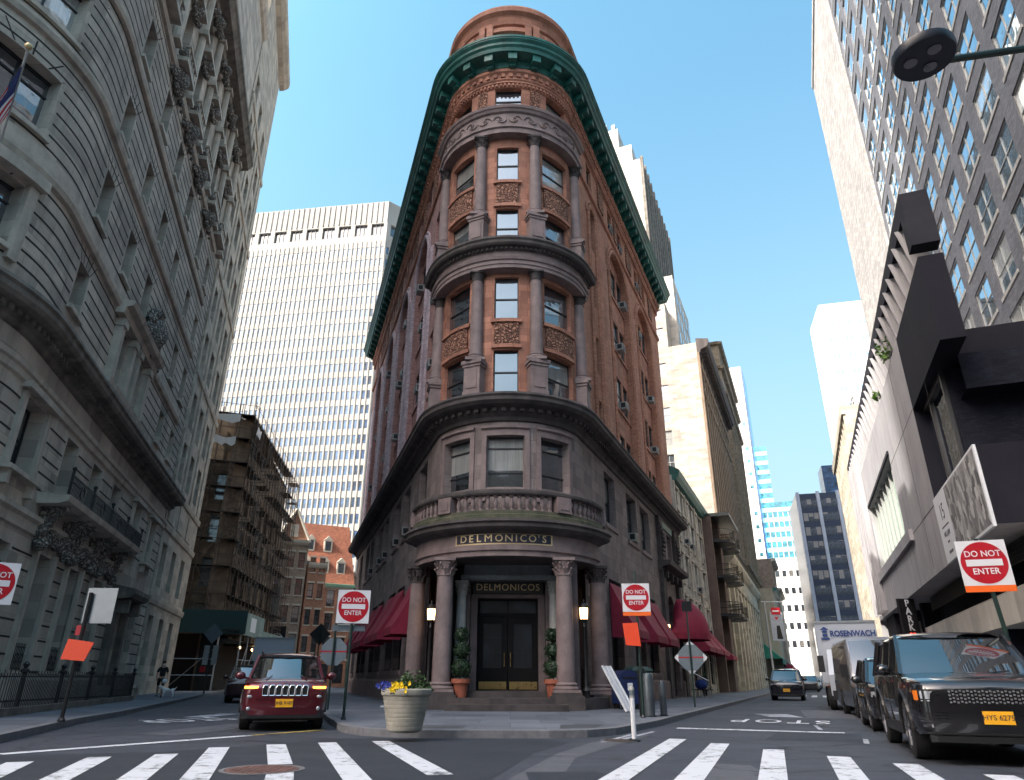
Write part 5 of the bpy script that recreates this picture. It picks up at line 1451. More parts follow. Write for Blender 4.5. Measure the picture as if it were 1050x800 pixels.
    # grey blank building at the end
    t, P, L = brick_building('brown_building', 'plain brown grey building closing the left street beside the flatiron', (-24.5,108), (-15.0,113), 10, 16.2, stone('grey_brown_brick', (.30,.25,.20), None, .7, .85, .2, (.3,.075)), 3, 4, 1.0, 1.8, trim=pale)
    k = MB(); fbox(k, P, 1.0, 5.5, 3.0, 5.2, .0, .8); k.build('shop_fascia', plain('dark_green_fascia', (.01,.05,.045), .5), t)
    # signs hung out from the gabled house
    s = thing('banner_sign', 'black hanging banner with a white ring emblem in front of the gabled house', 'banner', (-27.6,85.6,5.2))
    q = MB(); q.box(-28.6,-26.6,85.55,85.62,3.6,6.8); c = q.build('cloth', M['blackplastic'], s)
    q = MB()
    for k in range(20):
        a, a2 = 2*pi*k/20, 2*pi*(k+1)/20
        q.quad((-27.6+.75*cos(a),85.54,5.3+.75*sin(a)),(-27.6+.75*cos(a2),85.54,5.3+.75*sin(a2)),(-27.6+.6*cos(a2),85.54,5.3+.6*sin(a2)),(-27.6+.6*cos(a),85.54,5.3+.6*sin(a)))
    q.box(-28.2,-27.0,85.53,85.545,5.2,5.4); q.build('emblem', M['sign_white'], c)
    s = thing('banner_sign', 'narrow red and white hanging banner near the black ring banner', 'banner', (-29.2,84.9,8.6))
    q = MB(); q.box(-29.6,-28.9,84.9,84.96,7.2,10.6); q.build('cloth', M['sign_red'], s); q = MB(); q.box(-28.85,-27.6,84.9,84.96,7.4,11.6); q.build('cloth', M['frame_pale'], s)
left_far()

def scaffold():
    """scaffolded corner building: brown facade, tube scaffolding, sidewalk shed"""
    A = (-24.1,60.0)                                    # street corner
    far = (-27.3,86.0); fr = (-36.0,55.5)
    P1, L1 = seg_path(A, far, 1); P1 = P1; P2, L2 = seg_path(fr, A, 1)
    b = thing('scaffolded_building', 'brown stone building under repair wrapped in scaffolding, beyond the grey bank', 'building', (A[0],A[1],0))
    w = MB(); H = 23.6; stonem = stone('tan_stone', (.27,.195,.135), (.15,.105,.07), .5, .85, .2, (.9,.4), (.6,.6,.6), .3)
    cells1 = [(2.2+3.1*c,z) for c in range(8) for z in (4.6,8.4,12.2,16.0)]; cells2 = [(2.0+3.0*c,z) for c in range(4) for z in (4.6,8.4,12.2,16.0)]
    wall(w, P1, 0, L1, 0, H, [(s-.7,s+.7,z,z+2.4) for s,z in cells1], .4, o=-1.6)
    wall(w, P2, 0, L2, 0, H, [(s-.7,s+.7,z,z+2.4) for s,z in cells2], .4, o=-1.6)
    w.quad(P2.p(L2,H,-1.6),P1.p(L1,H,-1.6),P1.p(L1,H,-12),P2.p(0,H,-1.6)); w.quad(P1.p(L1,0,-1.6),P1.p(L1,0,-14),P1.p(L1,H,-14),P1.p(L1,H,-1.6))
    # corner return joining the two set back fronts
    w.quad(P2.p(L2,0,-1.6),P1.p(0,0,-1.6),P1.p(0,H,-1.6),P2.p(L2,H,-1.6))
    w.build('wall', stonem, b)
    for s,z in cells1: put_window(b, P1, s, z, 1.4, 2.4, -1.9, 'sash', gl=M['glass_dark'])
    for s,z in cells2: put_window(b, P2, s, z, 1.4, 2.4, -1.9, 'sash', gl=M['glass_dark'])
    f = thing('scaffolding', 'dense rusty tube scaffolding with plank decks around the brown corner building', 'scaffolding', (A[0],A[1],5))
    tube = stone('rusty_tube', (.13,.10,.08), (.055,.045,.04), 4, .7, .1, metallic=.3)
    st = MB(); lg = MB(); br = MB(); dk = MB()
    zs = [5.4+2.3*k for k in range(9)]
    for P, L in ((P1,L1),(P2,L2)):
        n = int(L/1.35)
        for k in range(n+1):
            s = L*k/n
            for o in (0,-1.2): st.bar(P.p(s,5.0,o), P.p(s,zs[-1]+.9+random.uniform(-.3,.6),o), .035, 5)
            for z in zs: lg.bar(P.p(s,z,.15), P.p(s,z,-1.5), .028, 4)
        for z in zs:
            for o in (0,-1.2): lg.bar(P.p(-.2,z,o), P.p(L+.2,z,o), .03, 4)
            lg.bar(P.p(-.2,z+.95,0), P.p(L+.2,z+.95,0), .026, 4)
        for j in range(len(zs)-1):
            for k in range(n):
                if random.random() < .85:
                    a, c = L*k/n, L*(k+1)/n
                    if random.random() < .5: a, c = c, a
                    br.bar(P.p(a,zs[j],.03), P.p(c,zs[j+1],.03), .022, 4)
        for z in zs:
            k = 0
            while k < L-.4:
                w_ = random.uniform(1.5,3.2)
                if random.random() < .8: fbox(dk, P, k, min(L,k+w_), z+.03, z+.08, -1.15, -.12)
                k += w_
    a1 = st.build('standards', tube, f); lg.build('ledgers', tube, f); br.build('braces', tube, f); dk.split('deck_boards', stone('old_planks', (.10,.075,.055), (.05,.038,.03), 3, .9, .3, (2.4,.22), (.4,.4,.4), .3), f)
    # debris netting hung in loose panels
    nt = stone('brown_debris_netting', (.085,.06,.045), (.03,.022,.017), 1.2, .9, .3, streak=.3); wh = plain('white_tarpaulin', (.60,.60,.60), .6)
    nn = nt.node_tree; bs = nn.nodes['Principled BSDF']; tc = nn.nodes.new('ShaderNodeTexCoord')
    ck = noise(nn, tc.outputs['Object'], 3.2, 6, .7); rp = ramp(nn, ck, .46, .62); nn.links.new(rp, bs.inputs['Alpha'])
    for P, L in ((P1,L1),(P2,L2)):
        for j in range(len(zs)-1):
            m = MB(); k = 0.1; n_ = 12
            for i in range(n_):
                s0, s1 = L*i/n_, L*(i+1)/n_
                if random.random() < .42: m.quad(P.p(s0,zs[j]+.05,.06),P.p(s1,zs[j]+.05,.06+random.uniform(-.05,.1)),P.p(s1,zs[j+1]-.05,.06),P.p(s0,zs[j+1]-.05,.06+random.uniform(-.05,.1)))
            m.split('netting', nt, f)
    m = MB()
    for P,s,z,l in ((P2,6.5,23.6,5.0),(P2,9.2,21.4,2.2),(P1,1.0,23.0,1.6)):
        n_ = 8
        for k in range(n_):
            a, c = s+l*k/n_, s+l*(k+1)/n_; m.quad(P.p(a,z-.7-.15*sin(k*2.1),.12),P.p(c,z-.7-.15*sin((k+1)*2.1),.12),P.p(c,z+.1*sin(k+1),.2),P.p(a,z+.1*sin(k),.2))
    m.split('tarpaulin', wh, f)
    # sidewalk shed: green hoarding on posts
    sh = thing('sidewalk_shed', 'green boarded sidewalk shed on steel posts below the scaffolding', 'sidewalk shed', (A[0],A[1],0))
    bd = stone('pale_green_hoarding', (.20,.30,.27), (.12,.19,.17), 1, .7, .1, (1.2,3.0), (.6,.6,.6), .25); dkg = plain('dark_green_hoarding', (.012,.05,.048), .6)
    m = MB(); sweep(m, P1, [(1.6,3.6),(1.7,3.6),(1.7,5.2),(1.6,5.2),(1.6,3.6)], 7.0, L1); sweep(m, P1, [(1.9,4.4),(2.0,4.4),(2.0,6.2),(1.9,6.2),(1.9,4.4)], -.5, 7.0); m.split('hoarding', bd, sh)
    m = MB(); sweep(m, P2, [(1.9,4.4),(2.0,4.4),(2.0,6.2),(1.9,6.2),(1.9,4.4)], 0, L2+1.95); m.split('hoarding', dkg, sh)
    m = MB(); sweep(m, P1, [(-1.5,3.85),(1.6,3.85),(1.6,4.0),(-1.5,4.0),(-1.5,3.85)], 7, L1); sweep(m, P1, [(-1.5,4.6),(1.9,4.6),(1.9,4.75),(-1.5,4.75),(-1.5,4.6)], -1.9, 7); sweep(m, P2, [(-1.5,4.6),(1.9,4.6),(1.9,4.75),(-1.5,4.75),(-1.5,4.6)], 0, L2); m.split('deck', M['dark_metal'], sh)
    for P,L in ((P1,L1),(P2,L2)):
        n = int(L/2.6)
        for k in range(n+1):
            m = MB(); s = L*k/n; m.bar(P.p(s,.15,1.7), P.p(s,4.4 if (P is P2 or s < 7) else 3.7,1.7), .06, 6); m.box(P.p(s,0,1.7)[0]-.12,P.p(s,0,1.7)[0]+.12,P.p(s,0,1.7)[1]-.12,P.p(s,0,1.7)[1]+.12,.15,.19); m.build('post', M['galv'], sh)
        m = MB()
        for z in (1.3,2.5):
            m.bar(P.p(0,z,1.7), P.p(L,z,1.7), .035, 5)
        for k in range(n): m.bar(P.p(L*k/n,.4,1.72), P.p(L*(k+1)/n,3.5,1.72), .025, 4)
        m.build('brace', M['galv'], sh)
    m = MB(); m.poly([q[:2] for q in (P2.p(0,0,-1.4), P2.p(L2,0,-1.4), P1.p(0,0,-1.4), P1.p(L1,0,-1.4), P1.p(L1,0,-4), P2.p(0,0,-4))], .15, 4.5); m.build('shed_shade_box', plain('black_shed_shade', (.008,.009,.011), .9), sh)  # added black box standing in for the deep shade under the shed
    
    m = MB(); fbox(m, P1, 1.6, 3.6, 4.75, 5.9, 2.001, 2.02); m.build('notice', M['sign_white'], sh); m = MB(); fbox(m, P1, 16, 17.4, 3.75, 5.1, 1.701, 1.72); m.build('notice', M['sign_white'], sh)
    for s in (3.5,8.5,13,17,21):
        m = MB(); m.ball(P1.p(s,3.55,.9), .11, 8, 6); m.build('work_lamp', M['bulb'], sh, smooth=True)
    for s in (6,9.5):
        m = MB(); m.ball(P2.p(s,4.3,.9), .10, 8, 6); m.build('work_lamp', M['bulb'], sh, smooth=True)
scaffold()
# ================================================================== right street: the row beyond the flatiron
U22 = (sin(radians(22.5)), cos(radians(22.5))); N22 = (cos(radians(22.5)), -sin(radians(22.5)))
RP0 = (FC[0]+N22[0]*FR, FC[1]+N22[1]*FR)
RW = Path(lambda s: (RP0[0]+U22[0]*s, RP0[1]+U22[1]*s, N22[0], N22[1]))     # building line continuing the flatiron's right side
def rw_block(w, s0, s1, z0, z1, o=0, depth=14, holes=(), hd=.25, front=True, near=True, far=True, top=True):
    if front: wall(w, RW, s0, s1, z0, z1, holes, hd, o=o)
    p = RW.p
    if near: w.quad(p(s0,z0,o-depth),p(s0,z0,o),p(s0,z1,o),p(s0,z1,o-depth), uv=[(0,z0),(depth,z0),(depth,z1),(0,z1)])
    if far: w.quad(p(s1,z0,o),p(s1,z0,o-depth),p(s1,z1,o-depth),p(s1,z1,o))
    if top: w.quad(p(s0,z1,o),p(s1,z1,o),p(s1,z1,o-depth),p(s0,z1,o-depth))
def cellgrid(s0, s1, n, zs, w, h):
    return [(s0+(s1-s0)*(k+.5)/n, z, w, h) for k in range(n) for z in zs]
def holes_of(c): return [(s-w/2,s+w/2,z,z+h) for s,z,w,h in c]
def near_path(s0, o, depth):
    """the end wall of a block of the row that faces back towards the corner"""
    a = RW.p(s0,0,o-depth); b = RW.p(s0,0,o); return seg_path(a[:2], b[:2], 1)
def right_row():
    global RW
    lst = stone('stained_limestone', (.60,.57,.52), (.45,.415,.36), .6, .85, .2, (1.0,.4), (.7,.7,.7), .35)
    # low stone building with a green gutter
    b = thing('stone_townhouse', 'low pale stone building with a green cornice and maroon awnings next to the flatiron', 'building', RW.p(24,0)); w = MB()
    c = cellgrid(24.3,38.4,6,(4.6,7.7,10.8),1.0,2.1)+cellgrid(24.3,38.4,6,(13.3,),.9,1.3); g = [(26.3,28.8,.8,3.2),(30,33.5,.8,3.2),(35.0,37.8,.8,3.2)]
    rw_block(w, 24.0, 38.6, .15, 15.4, 0, 12, holes_of(c)+g, .3); w.build('wall', lst, b)
    for q in c: put_window(b, RW, q[0], q[1], q[2], q[3], -.2, 'sash', M['frame_pale'])
    for q in g: put_window(b, RW, (q[0]+q[1])/2, q[2], q[1]-q[0], q[3]-q[2], -.2, 'mull', gl=M['glass_dark'], name='shop_window')
    k = MB(); sweep(k, RW, [(0,15.0),(.3,15.1),(.5,15.4),(.6,15.8),(.3,16.0),(-.6,16.4)], 24.3, 48, cap=True); k.build('green_cornice', M['copper'], b)
    k = MB()
    for q in c: fbox(k, RW, q[0]-.62, q[0]+.62, q[1]-.16, q[1]-.003, 0, .12); fbox(k, RW, q[0]-.7, q[0]+.7, q[1]+q[3]+.003, q[1]+q[3]+.2, 0, .16)
    for s in (24.3,29.2,34.1,38.4): fbox(k, RW, s-.2, s+.2, .15, 15, 0, .14)
    sweep(k, RW, [(0,3.6),(.2,3.65),(.25,4.0),(0,4.1)], 24, 38.6); k.split('trim', M['limestone_pale'], b)
    for a,c_ in ((25.6,29.2),(29.6,33.8),(34.4,38.2)): awning(RW, a, c_, 5.0, 3.3, 1.3, b)
    for s,z,nm in ((28.3,10.86,'upper'),(30.8,10.86,'farther upper'),(33.2,7.76,'middle floor'),(37.2,4.66,'lower')): air_conditioner(RW, s, z, f'pale air conditioner in a {nm} window of the low stone building with green gutter', .6, -.1)
    # brown balcony building
    keep = RW; RW = Path(lambda s: keep.at(s-5.6))
    b = thing('balcony_building', 'brown building front with stacked rounded balconies between the stone townhouse and cream bank', 'building', RW.p(44.2,0)); w = MB()
    g = [(45.2,47.6,z,z+2.2) for z in (4.4,7.6,10.8)]+[(49.8,52.4,z,z+2.2) for z in (4.4,7.6,10.8)]+[(46,48,.4,3),(50,52,.4,3)]
    rw_block(w, 44.2, 54, .15, 15.2, .0, 12, g, .4, near=False); fbox(w, RW, 44.4, 45.1, .2, 15.2, .002, .9); fbox(w, RW, 47.8, 49.6, .2, 15.2, .002, 1.2); w.build('wall', stone('dark_brown_render', (.17,.115,.095), (.105,.07,.058), 1, .85, .2, streak=.3), b)
    for q in g: put_window(b, RW, (q[0]+q[1])/2, q[2], q[1]-q[0], q[3]-q[2], -.3, 'mull', gl=M['glass_dark'])
    for z in (6.6,9.9,13.1):
        for s0,s1 in ((44.6,48.2),(49.2,52.8)):
            d = MB(); n = 10; c_ = (s0+s1)/2; hw = (s1-s0)/2; e = [RW.p(c_-hw*cos(pi*k/n),0,.1+2.6*sin(pi*k/n)**.6)[:2] for k in range(n+1)]
            d.poly(e, z-.22, z); bl = d.build('balcony', M['dark_metal'], b)
            r = MB()
            for a_,b_ in zip(e[:-1],e[1:]):
                for zz in (z+.5,z+1.0): r.bar((*a_,zz),(*b_,zz),.03,4)
                for t in range(3): r.bar((a_[0]+(b_[0]-a_[0])*t/3,a_[1]+(b_[1]-a_[1])*t/3,z),(a_[0]+(b_[0]-a_[0])*t/3,a_[1]+(b_[1]-a_[1])*t/3,z+1.0),.015,4)
            r.build('railing', M['black_iron'], bl)
    k = MB(); fbox(k, RW, 44.4, 53.4, 15.2, 15.5, 0, 2.6); k.build('canopy_slab', M['dark_metal'], b)
    awning(RW, 45.6, 49.2, 4.4, 3.1, 1.4, b)
    RW = keep
    # tall white limestone block whose end wall rises above the flatiron's far edge
    wl = stone('white_glazed_brick', (.50,.46,.40), (.37,.32,.27), .25, .85, .2, (1.1,.38), (.88,.88,.88), .18)
    b = thing('limestone_block', 'tall white brick block with a blank bright end wall and a dark bracketed street cornice', 'building', RW.p(52.5,0)); w = MB()
    P, L = near_path(52.5, 0, 15); zs = [18+3.0*k for k in range(7)]
    cE = [(L-4.5,z,1.2,1.9) for z in zs]+[(L-8.2,z,1.2,1.9) for z in zs]
    wall(w, P, 0, L, 15.0, 40, holes_of(cE), .25); wall(w, P, 0, L-3.4, 40, 46.8, [(L-5.1,L-3.9,41,42.9),(L-5.1,L-3.9,44,45.6)], .25); q_ = [P.p(0,46.8),P.p(L-3.4,46.8),P.p(L-3.4,46.8,-9),P.p(0,46.8,-9)]; w.quad(*q_); w.quad(P.p(L-3.4,40),P.p(L-3.4,40,-9),P.p(L-3.4,46.8,-9),P.p(L-3.4,46.8))
    zs2 = [5.0+3.2*k for k in range(11)]; cS = cellgrid(52.8,84,12,zs2,1.2,2.0)
    rw_block(w, 52.5, 84, .15, 40, 0, 15, holes_of(cS), .35, near=False)
    w.build('wall', wl, b)
    for q in cE: put_window(b, P, q[0], q[1], q[2], q[3], -.15, 'cross', M['frame_pale'], M['glass'])
    far_windows(b, RW, cS, -.3, M['frame'], M['glass_dark'], 100)
    for z,h in ((41,1.9),(44,1.6)): put_window(b, P, L-4.5, z, 1.2, h, -.15, 'cross', M['frame_pale'], M['glass'])
    k = MB(); brn = stone('brown_terracotta', (.25,.185,.13), (.16,.115,.08), .8, .85, .3, streak=.3)
    for s in [52.7+2.6*k_ for k_ in range(13)]: fbox(k, RW, s-.4, s+.4, 4, 38.6, .0, .28)
    for z in (4.2,14,17.2,33.3,36.6): sweep(k, RW, [(0,z),(.35,z+.05),(.45,z+.35),(0,z+.45)], 52.5, 84)
    for q in cS: fbox(k, RW, q[0]-.8, q[0]+.8, q[1]-1.0, q[1]-.02, .0, .12)
    k.build('street_cladding', brn, b)
    k = MB(); sweep(k, RW, [(0,38.4),(.4,38.6),(.5,39.0),(1.3,39.3),(1.5,39.8),(1.5,40.3),(0,40.6)], 52.5, 84); co = k.build('cornice', M['brownstone_dark'], b)
    k = MB()
    for j in range(38): s = 53+.82*j; fbox(k, RW, s, s+.35, 38.7, 39.25, .3, 1.1)
    k.split('cornice_brackets', M['brownstone_dark'], co)
    # set back storeys above it
    w = MB(); rw_block(w, 62, 82, 40, 45.0, -3.5, 10); w.build('penthouse', wl, b)
    ss = stone('bright_limestone', (.68,.64,.57), (.55,.50,.44), .4, .85, .1, (1.4,.5), (.8,.8,.8), .15)
    b2 = thing('setback_tower', 'bright white stepped tower top rising behind the white brick block', 'tower', RW.p(53.5,0,-8)); w = MB()
    P, L = near_path(56, -2.5, 20); c = [(L-2.6,z,1.1,.9) for z in (46.8,49.4)]+[(L-6.2,z,1.1,.9) for z in (46.8,49.4)]
    wall(w, P, 0, L, 40.2, 52.5, holes_of(c), .2); rw_block(w, 56, 70, 40.2, 52.5, -2.5, 20, near=False); w.build('wall', ss, b2)
    for q in c: put_window(b2, P, q[0], q[1], q[2], q[3], -.1, 'sash', gl=M['glass_dark'])
    k = MB(); c = cellgrid(57,70,5,(43,46,49),1.2,1.8)
    far_windows(b2, RW, c, -2.46, M['frame'], M['glass_dark'], 100, True)
    # slender skyscraper far behind the flatiron's green cornice
    b = thing('skyscraper', 'slender stepped skyscraper with dark side windows peeping over the flatiron green cornice', 'tower', (14.0,95.0,0)); w = MB()
    def slab(x0, x1, y0, y1, z0, z1):
        d = radians(22.5); cx, cy = 20.0, 96.0; ca, sa_ = cos(-d), sin(-d)
        P_ = [(cx+x*ca-y*sa_, cy+x*sa_+y*ca) for x,y in ((x0,y0),(x1,y0),(x1,y1),(x0,y1))]; w.poly(P_, z0, z1); return P_
    e = slab(-10, 2.6, 0, 26, 0, 86); slab(-10, 1.0, 1.5, 20, 86, 91); slab(-9, -1.6, 3, 16, 91, 97); 
    for k_ in range(3): slab(-6+1.6*k_, -5.3+1.6*k_, 3, 15, 97, 99-.4*k_)
    w.build('wall', ss, b)
    P, L = seg_path(e[0], e[1], 1); c = [(L-2.6,z,1.3,.7) for z in (70,74,78,82)]+[(L-6,z,1.3,.7) for z in (70,74,78,82)]
    far_windows(b, P, c, .02, None, M['glass_dark'], 100, True)
    P, L = seg_path(e[1], e[2], 1); c = cellgrid(0,L,10,[40+3.3*k_ for k_ in range(14)],1.3,2.2); far_windows(b, P, c, .02, None, M['glass_dark'], 100, True, lambda q: -q[1])
    k = MB()
    for q in range(11): s = L*q/10; fbox(k, P, s-.35, s+.35, 30, 86.2, 0, .5)
    k.split('pier', M['limestone_dark'], b)
    # cream bank front with a long lettered frieze
    cream = stone('cream_limestone', (.58,.53,.42), (.46,.41,.32), .5, .8, .1, (1.2,.5), (.8,.8,.8), .15)
    b = thing('cream_bank', 'cream stone bank front with tall pilasters and a plain frieze beside the street lamp', 'building', RW.p(49,0)); w = MB()
    c = [(52.5,1.0,2.0,8.5)]+[(56.5+4*k_,1.0,2.0,8.5) for k_ in range(8)]
    rw_block(w, 48.6, 88, .15, 13.4, .9, 1.2, holes_of(c), .5); w.build('wall', cream, b)
    for q in c: put_window(b, RW, q[0], q[1], q[2], q[3], .5, 'mull', gl=M['glass_dark'])
    k = MB()
    for k_ in range(-1,9): fbox(k, RW, 54.3+4*k_, 55.3+4*k_, .15, 10.4, .9, 1.3)
    sweep(k, RW, [(.9,10.5),(1.3,10.55),(1.4,10.9),(1.2,11),(1.2,12.4),(1.5,12.6),(1.8,13.0),(1.8,13.4),(.9,13.5)], 48.6, 88); k.split('pilasters', cream, b)
    # tan tower with a polygonal corner
    tan = stone('tan_brick', (.34,.27,.19), (.24,.185,.13), .3, .85, .2, (.9,.35), (.75,.75,.75), .2)
    b = thing('tan_tower', 'tan brick tower between the white brick block and the white slab tower', 'tower', RW.p(88,0)); w = MB(); T = 57
    zs = [6+3.4*k_ for k_ in range(15)]; c = cellgrid(88.5,118,11,zs,1.4,2.1); 
    rw_block(w, 88, 118, .15, T, .2, 16, holes_of(c), .3, near=False)
    P, L = near_path(88, .2, 16); cN = [(L-2.2,z,1.5,2.0) for z in (44.5,49.5,53.6)]; wall(w, P, 0, L, 13, T, holes_of(cN), .2); w.build('wall', tan, b)
    far_windows(b, RW, c, -.05, M['frame'], M['glass_dark'], 100)
    for q in cN: put_window(b, P, q[0], q[1], q[2], q[3], -.1, 'sash', gl=M['glass_dark'])
    k = MB()
    for z in (14,17.6,46.6,51.5,56.2): sweep(k, RW, [(.2,z),(.7,z+.1),(.9,z+.5),(.2,z+.6)], 87.6, 118.4); sweep(k, P, [(0,z),(.5,z+.1),(.7,z+.5),(0,z+.6)], L-5, L)
    for q in cellgrid(88.5,118,11,(5,),1,1): fbox(k, RW, q[0]-1.35, q[0]-.95, 5, 46, .2, .5)
    k.split('trim', tan, b)
    # white stepped block, ornate old row, teal glass tower, white tower
    wht = stone('white_stone', (.74,.73,.70), (.62,.60,.57), .15, .8, .05, streak=.08)
    t, P, L = brick_building('white_block', 'bright white block with small dark windows below the teal glass tower', (67.0,188.0), (80.0,183.5), 20, 31, wht, 5, 8, 1.0, 1.6, z1=9, fh=4.4, gl=M['glass_dark'], ground=False)
    ob = stone('pink_brick', (.42,.30,.23), (.30,.21,.16), .4, .85, .1, (.4,.15), (.7,.7,.7), .2)
    lab = ['taller pinkish brick house in the far row of old shop houses','buff brick house with a green cornice next to the dark green shop canopy','cream brick house with a maroon awning, farthest in the row of old shop houses']
    OH = 3.0
    for j,(s0,s1,h,mm) in enumerate(((104,117,16,stone('buff_brick', (.46,.38,.28), (.34,.28,.2), .4, .85, .1)),(117,131,23,ob),(131,152,19.0,stone('cream_brick', (.52,.46,.36), (.40,.34,.26), .4, .85, .1)))):
        b_ = thing('old_house', lab[(1,0,2)[j]], 'house', RW.p(s0,0)); w = MB(); c = cellgrid(s0+.3,s1-.3,5,[5+3.4*q for q in range(int((h-6)/3.4))],1.1,2.0)
        rw_block(w, s0, s1, .15, h, OH, 3.2, holes_of(c), .3); w.build('wall', mm, b_); far_windows(b_, RW, c, OH-.22, M['frame'], M['glass_dark'], 100, True)
        k = MB(); sweep(k, RW, [(OH,h-.6),(OH+.6,h-.4),(OH+.8,h),(OH,h+.1)], s0, s1); sweep(k, RW, [(OH,4.0),(OH+.5,4.1),(OH+.5,4.4),(OH,4.5)], s0, s1); k.split('trim', M['copper'] if j == 0 else M['limestone_pale'], b_)
        if j != 1: awning(Path(lambda s: (*RW.p(s,0,OH)[:2], *RW.at(s)[2:])), s0+1, s1-1, 4.6, 3.4, 1.4, b_)
    wt = thing('white_slab_tower', 'tall narrow white tower with a blue glass edge beside the tan tower', 'tower', (70,200,0)); w = MB()
    P, L = seg_path((58,205), (73.2,198.7), 1); H = 94; c = [(L-1.2-2.0*k_,z,1.0,1.1) for k_ in range(5) for z in [14+4.0*q for q in range(16)] if (k_*7+int(z*3))%5 not in (0,)]
    wall(w, P, 0, L, 0, H, [], .2); a, d = P.p(0,0), P.p(L,0); f1 = P.p(L,0,-14); f0 = P.p(0,0,-14)
    w.quad((d[0],d[1],0),(f1[0],f1[1],0),(f1[0],f1[1],H),(d[0],d[1],H)); w.quad(*[(q[0],q[1],H) for q in (a,d,f1,f0)]); w.build('wall', wht, wt)
    far_windows(wt, P, c, .02, None, M['glass_teal'], 100, True); k = MB(); fbox(k, P, L-.05, L+.5, 0, H-1, -14, .05); k.build('glass_edge', M['glass_blue'], wt)
    tt = thing('glass_tower', 'teal and white banded glass tower closing the far end of the street', 'tower', (96,260,0))
    P, L = seg_path((84,263), (113,252), 1)
    for k_ in range(22):
        z = 4+3.75*k_; 
        m = MB(); fbox(m, P, 0, L if z < 64 else 17.5, z, z+1.7, -20, .15); m.build('spandrel_band', plain('teal_spandrel', (.30,.56,.60), .3) if k_ == 0 else bpy.data.materials['teal_spandrel'], tt)
        m = MB(); fbox(m, P, 0, L if z < 64 else 17.5, z+1.7, z+3.75, -20, 0); m.build('window_band', M['glass_teal'], tt)
    m = MB()
    for j in range(18): s = L*j/17; fbox(m, P, s-.1, s+.1, 2, 60, 0, .2)
    m.build('mullion', wht, tt)
    # green shop awning frontage
    b = thing('shopfront', 'shop front with a dark green canopy on posts behind the street lamp', 'shop', RW.p(92,0,1)); k = MB()
    for j in range(12):
        s = 90+2.2*j; k.quad(RW.p(s,4.2,3.6),RW.p(s+2.2,4.2,3.6),RW.p(s+2.2,6.6,.9),RW.p(s,6.6,.9))
    k.quad(RW.p(90,4.2,.9),RW.p(90,4.2,3.6),RW.p(90,6.6,.9)); cn = k.build('canopy', plain('green_canvas', (.02,.20,.13), .7), b); k = MB()
    sweep(k, RW, [(3.55,3.5),(3.62,3.5),(3.62,4.25),(3.55,4.25)], 90, 116.4); k.build('valance', plain('dark_green_canvas', (.012,.11,.075), .7), cn)
    for s in (90.2,98,106,116):
        k = MB(); k.bar(RW.p(s,.15,3.5),RW.p(s,4.2,3.5),.05,6); k.build('post', M['dark_metal'], b)
    # flat sheet closing the far end of the street: mid-rise block beyond
    brick_building('far_block', 'small buff block across the far end of the right street', (104,238), (128,226), 12, 18, stone('far_buff', (.42,.37,.30), None, .2, .85, 0), 4, 9, 1.2, 1.8, gl=M['glass_dark'])
right_row()

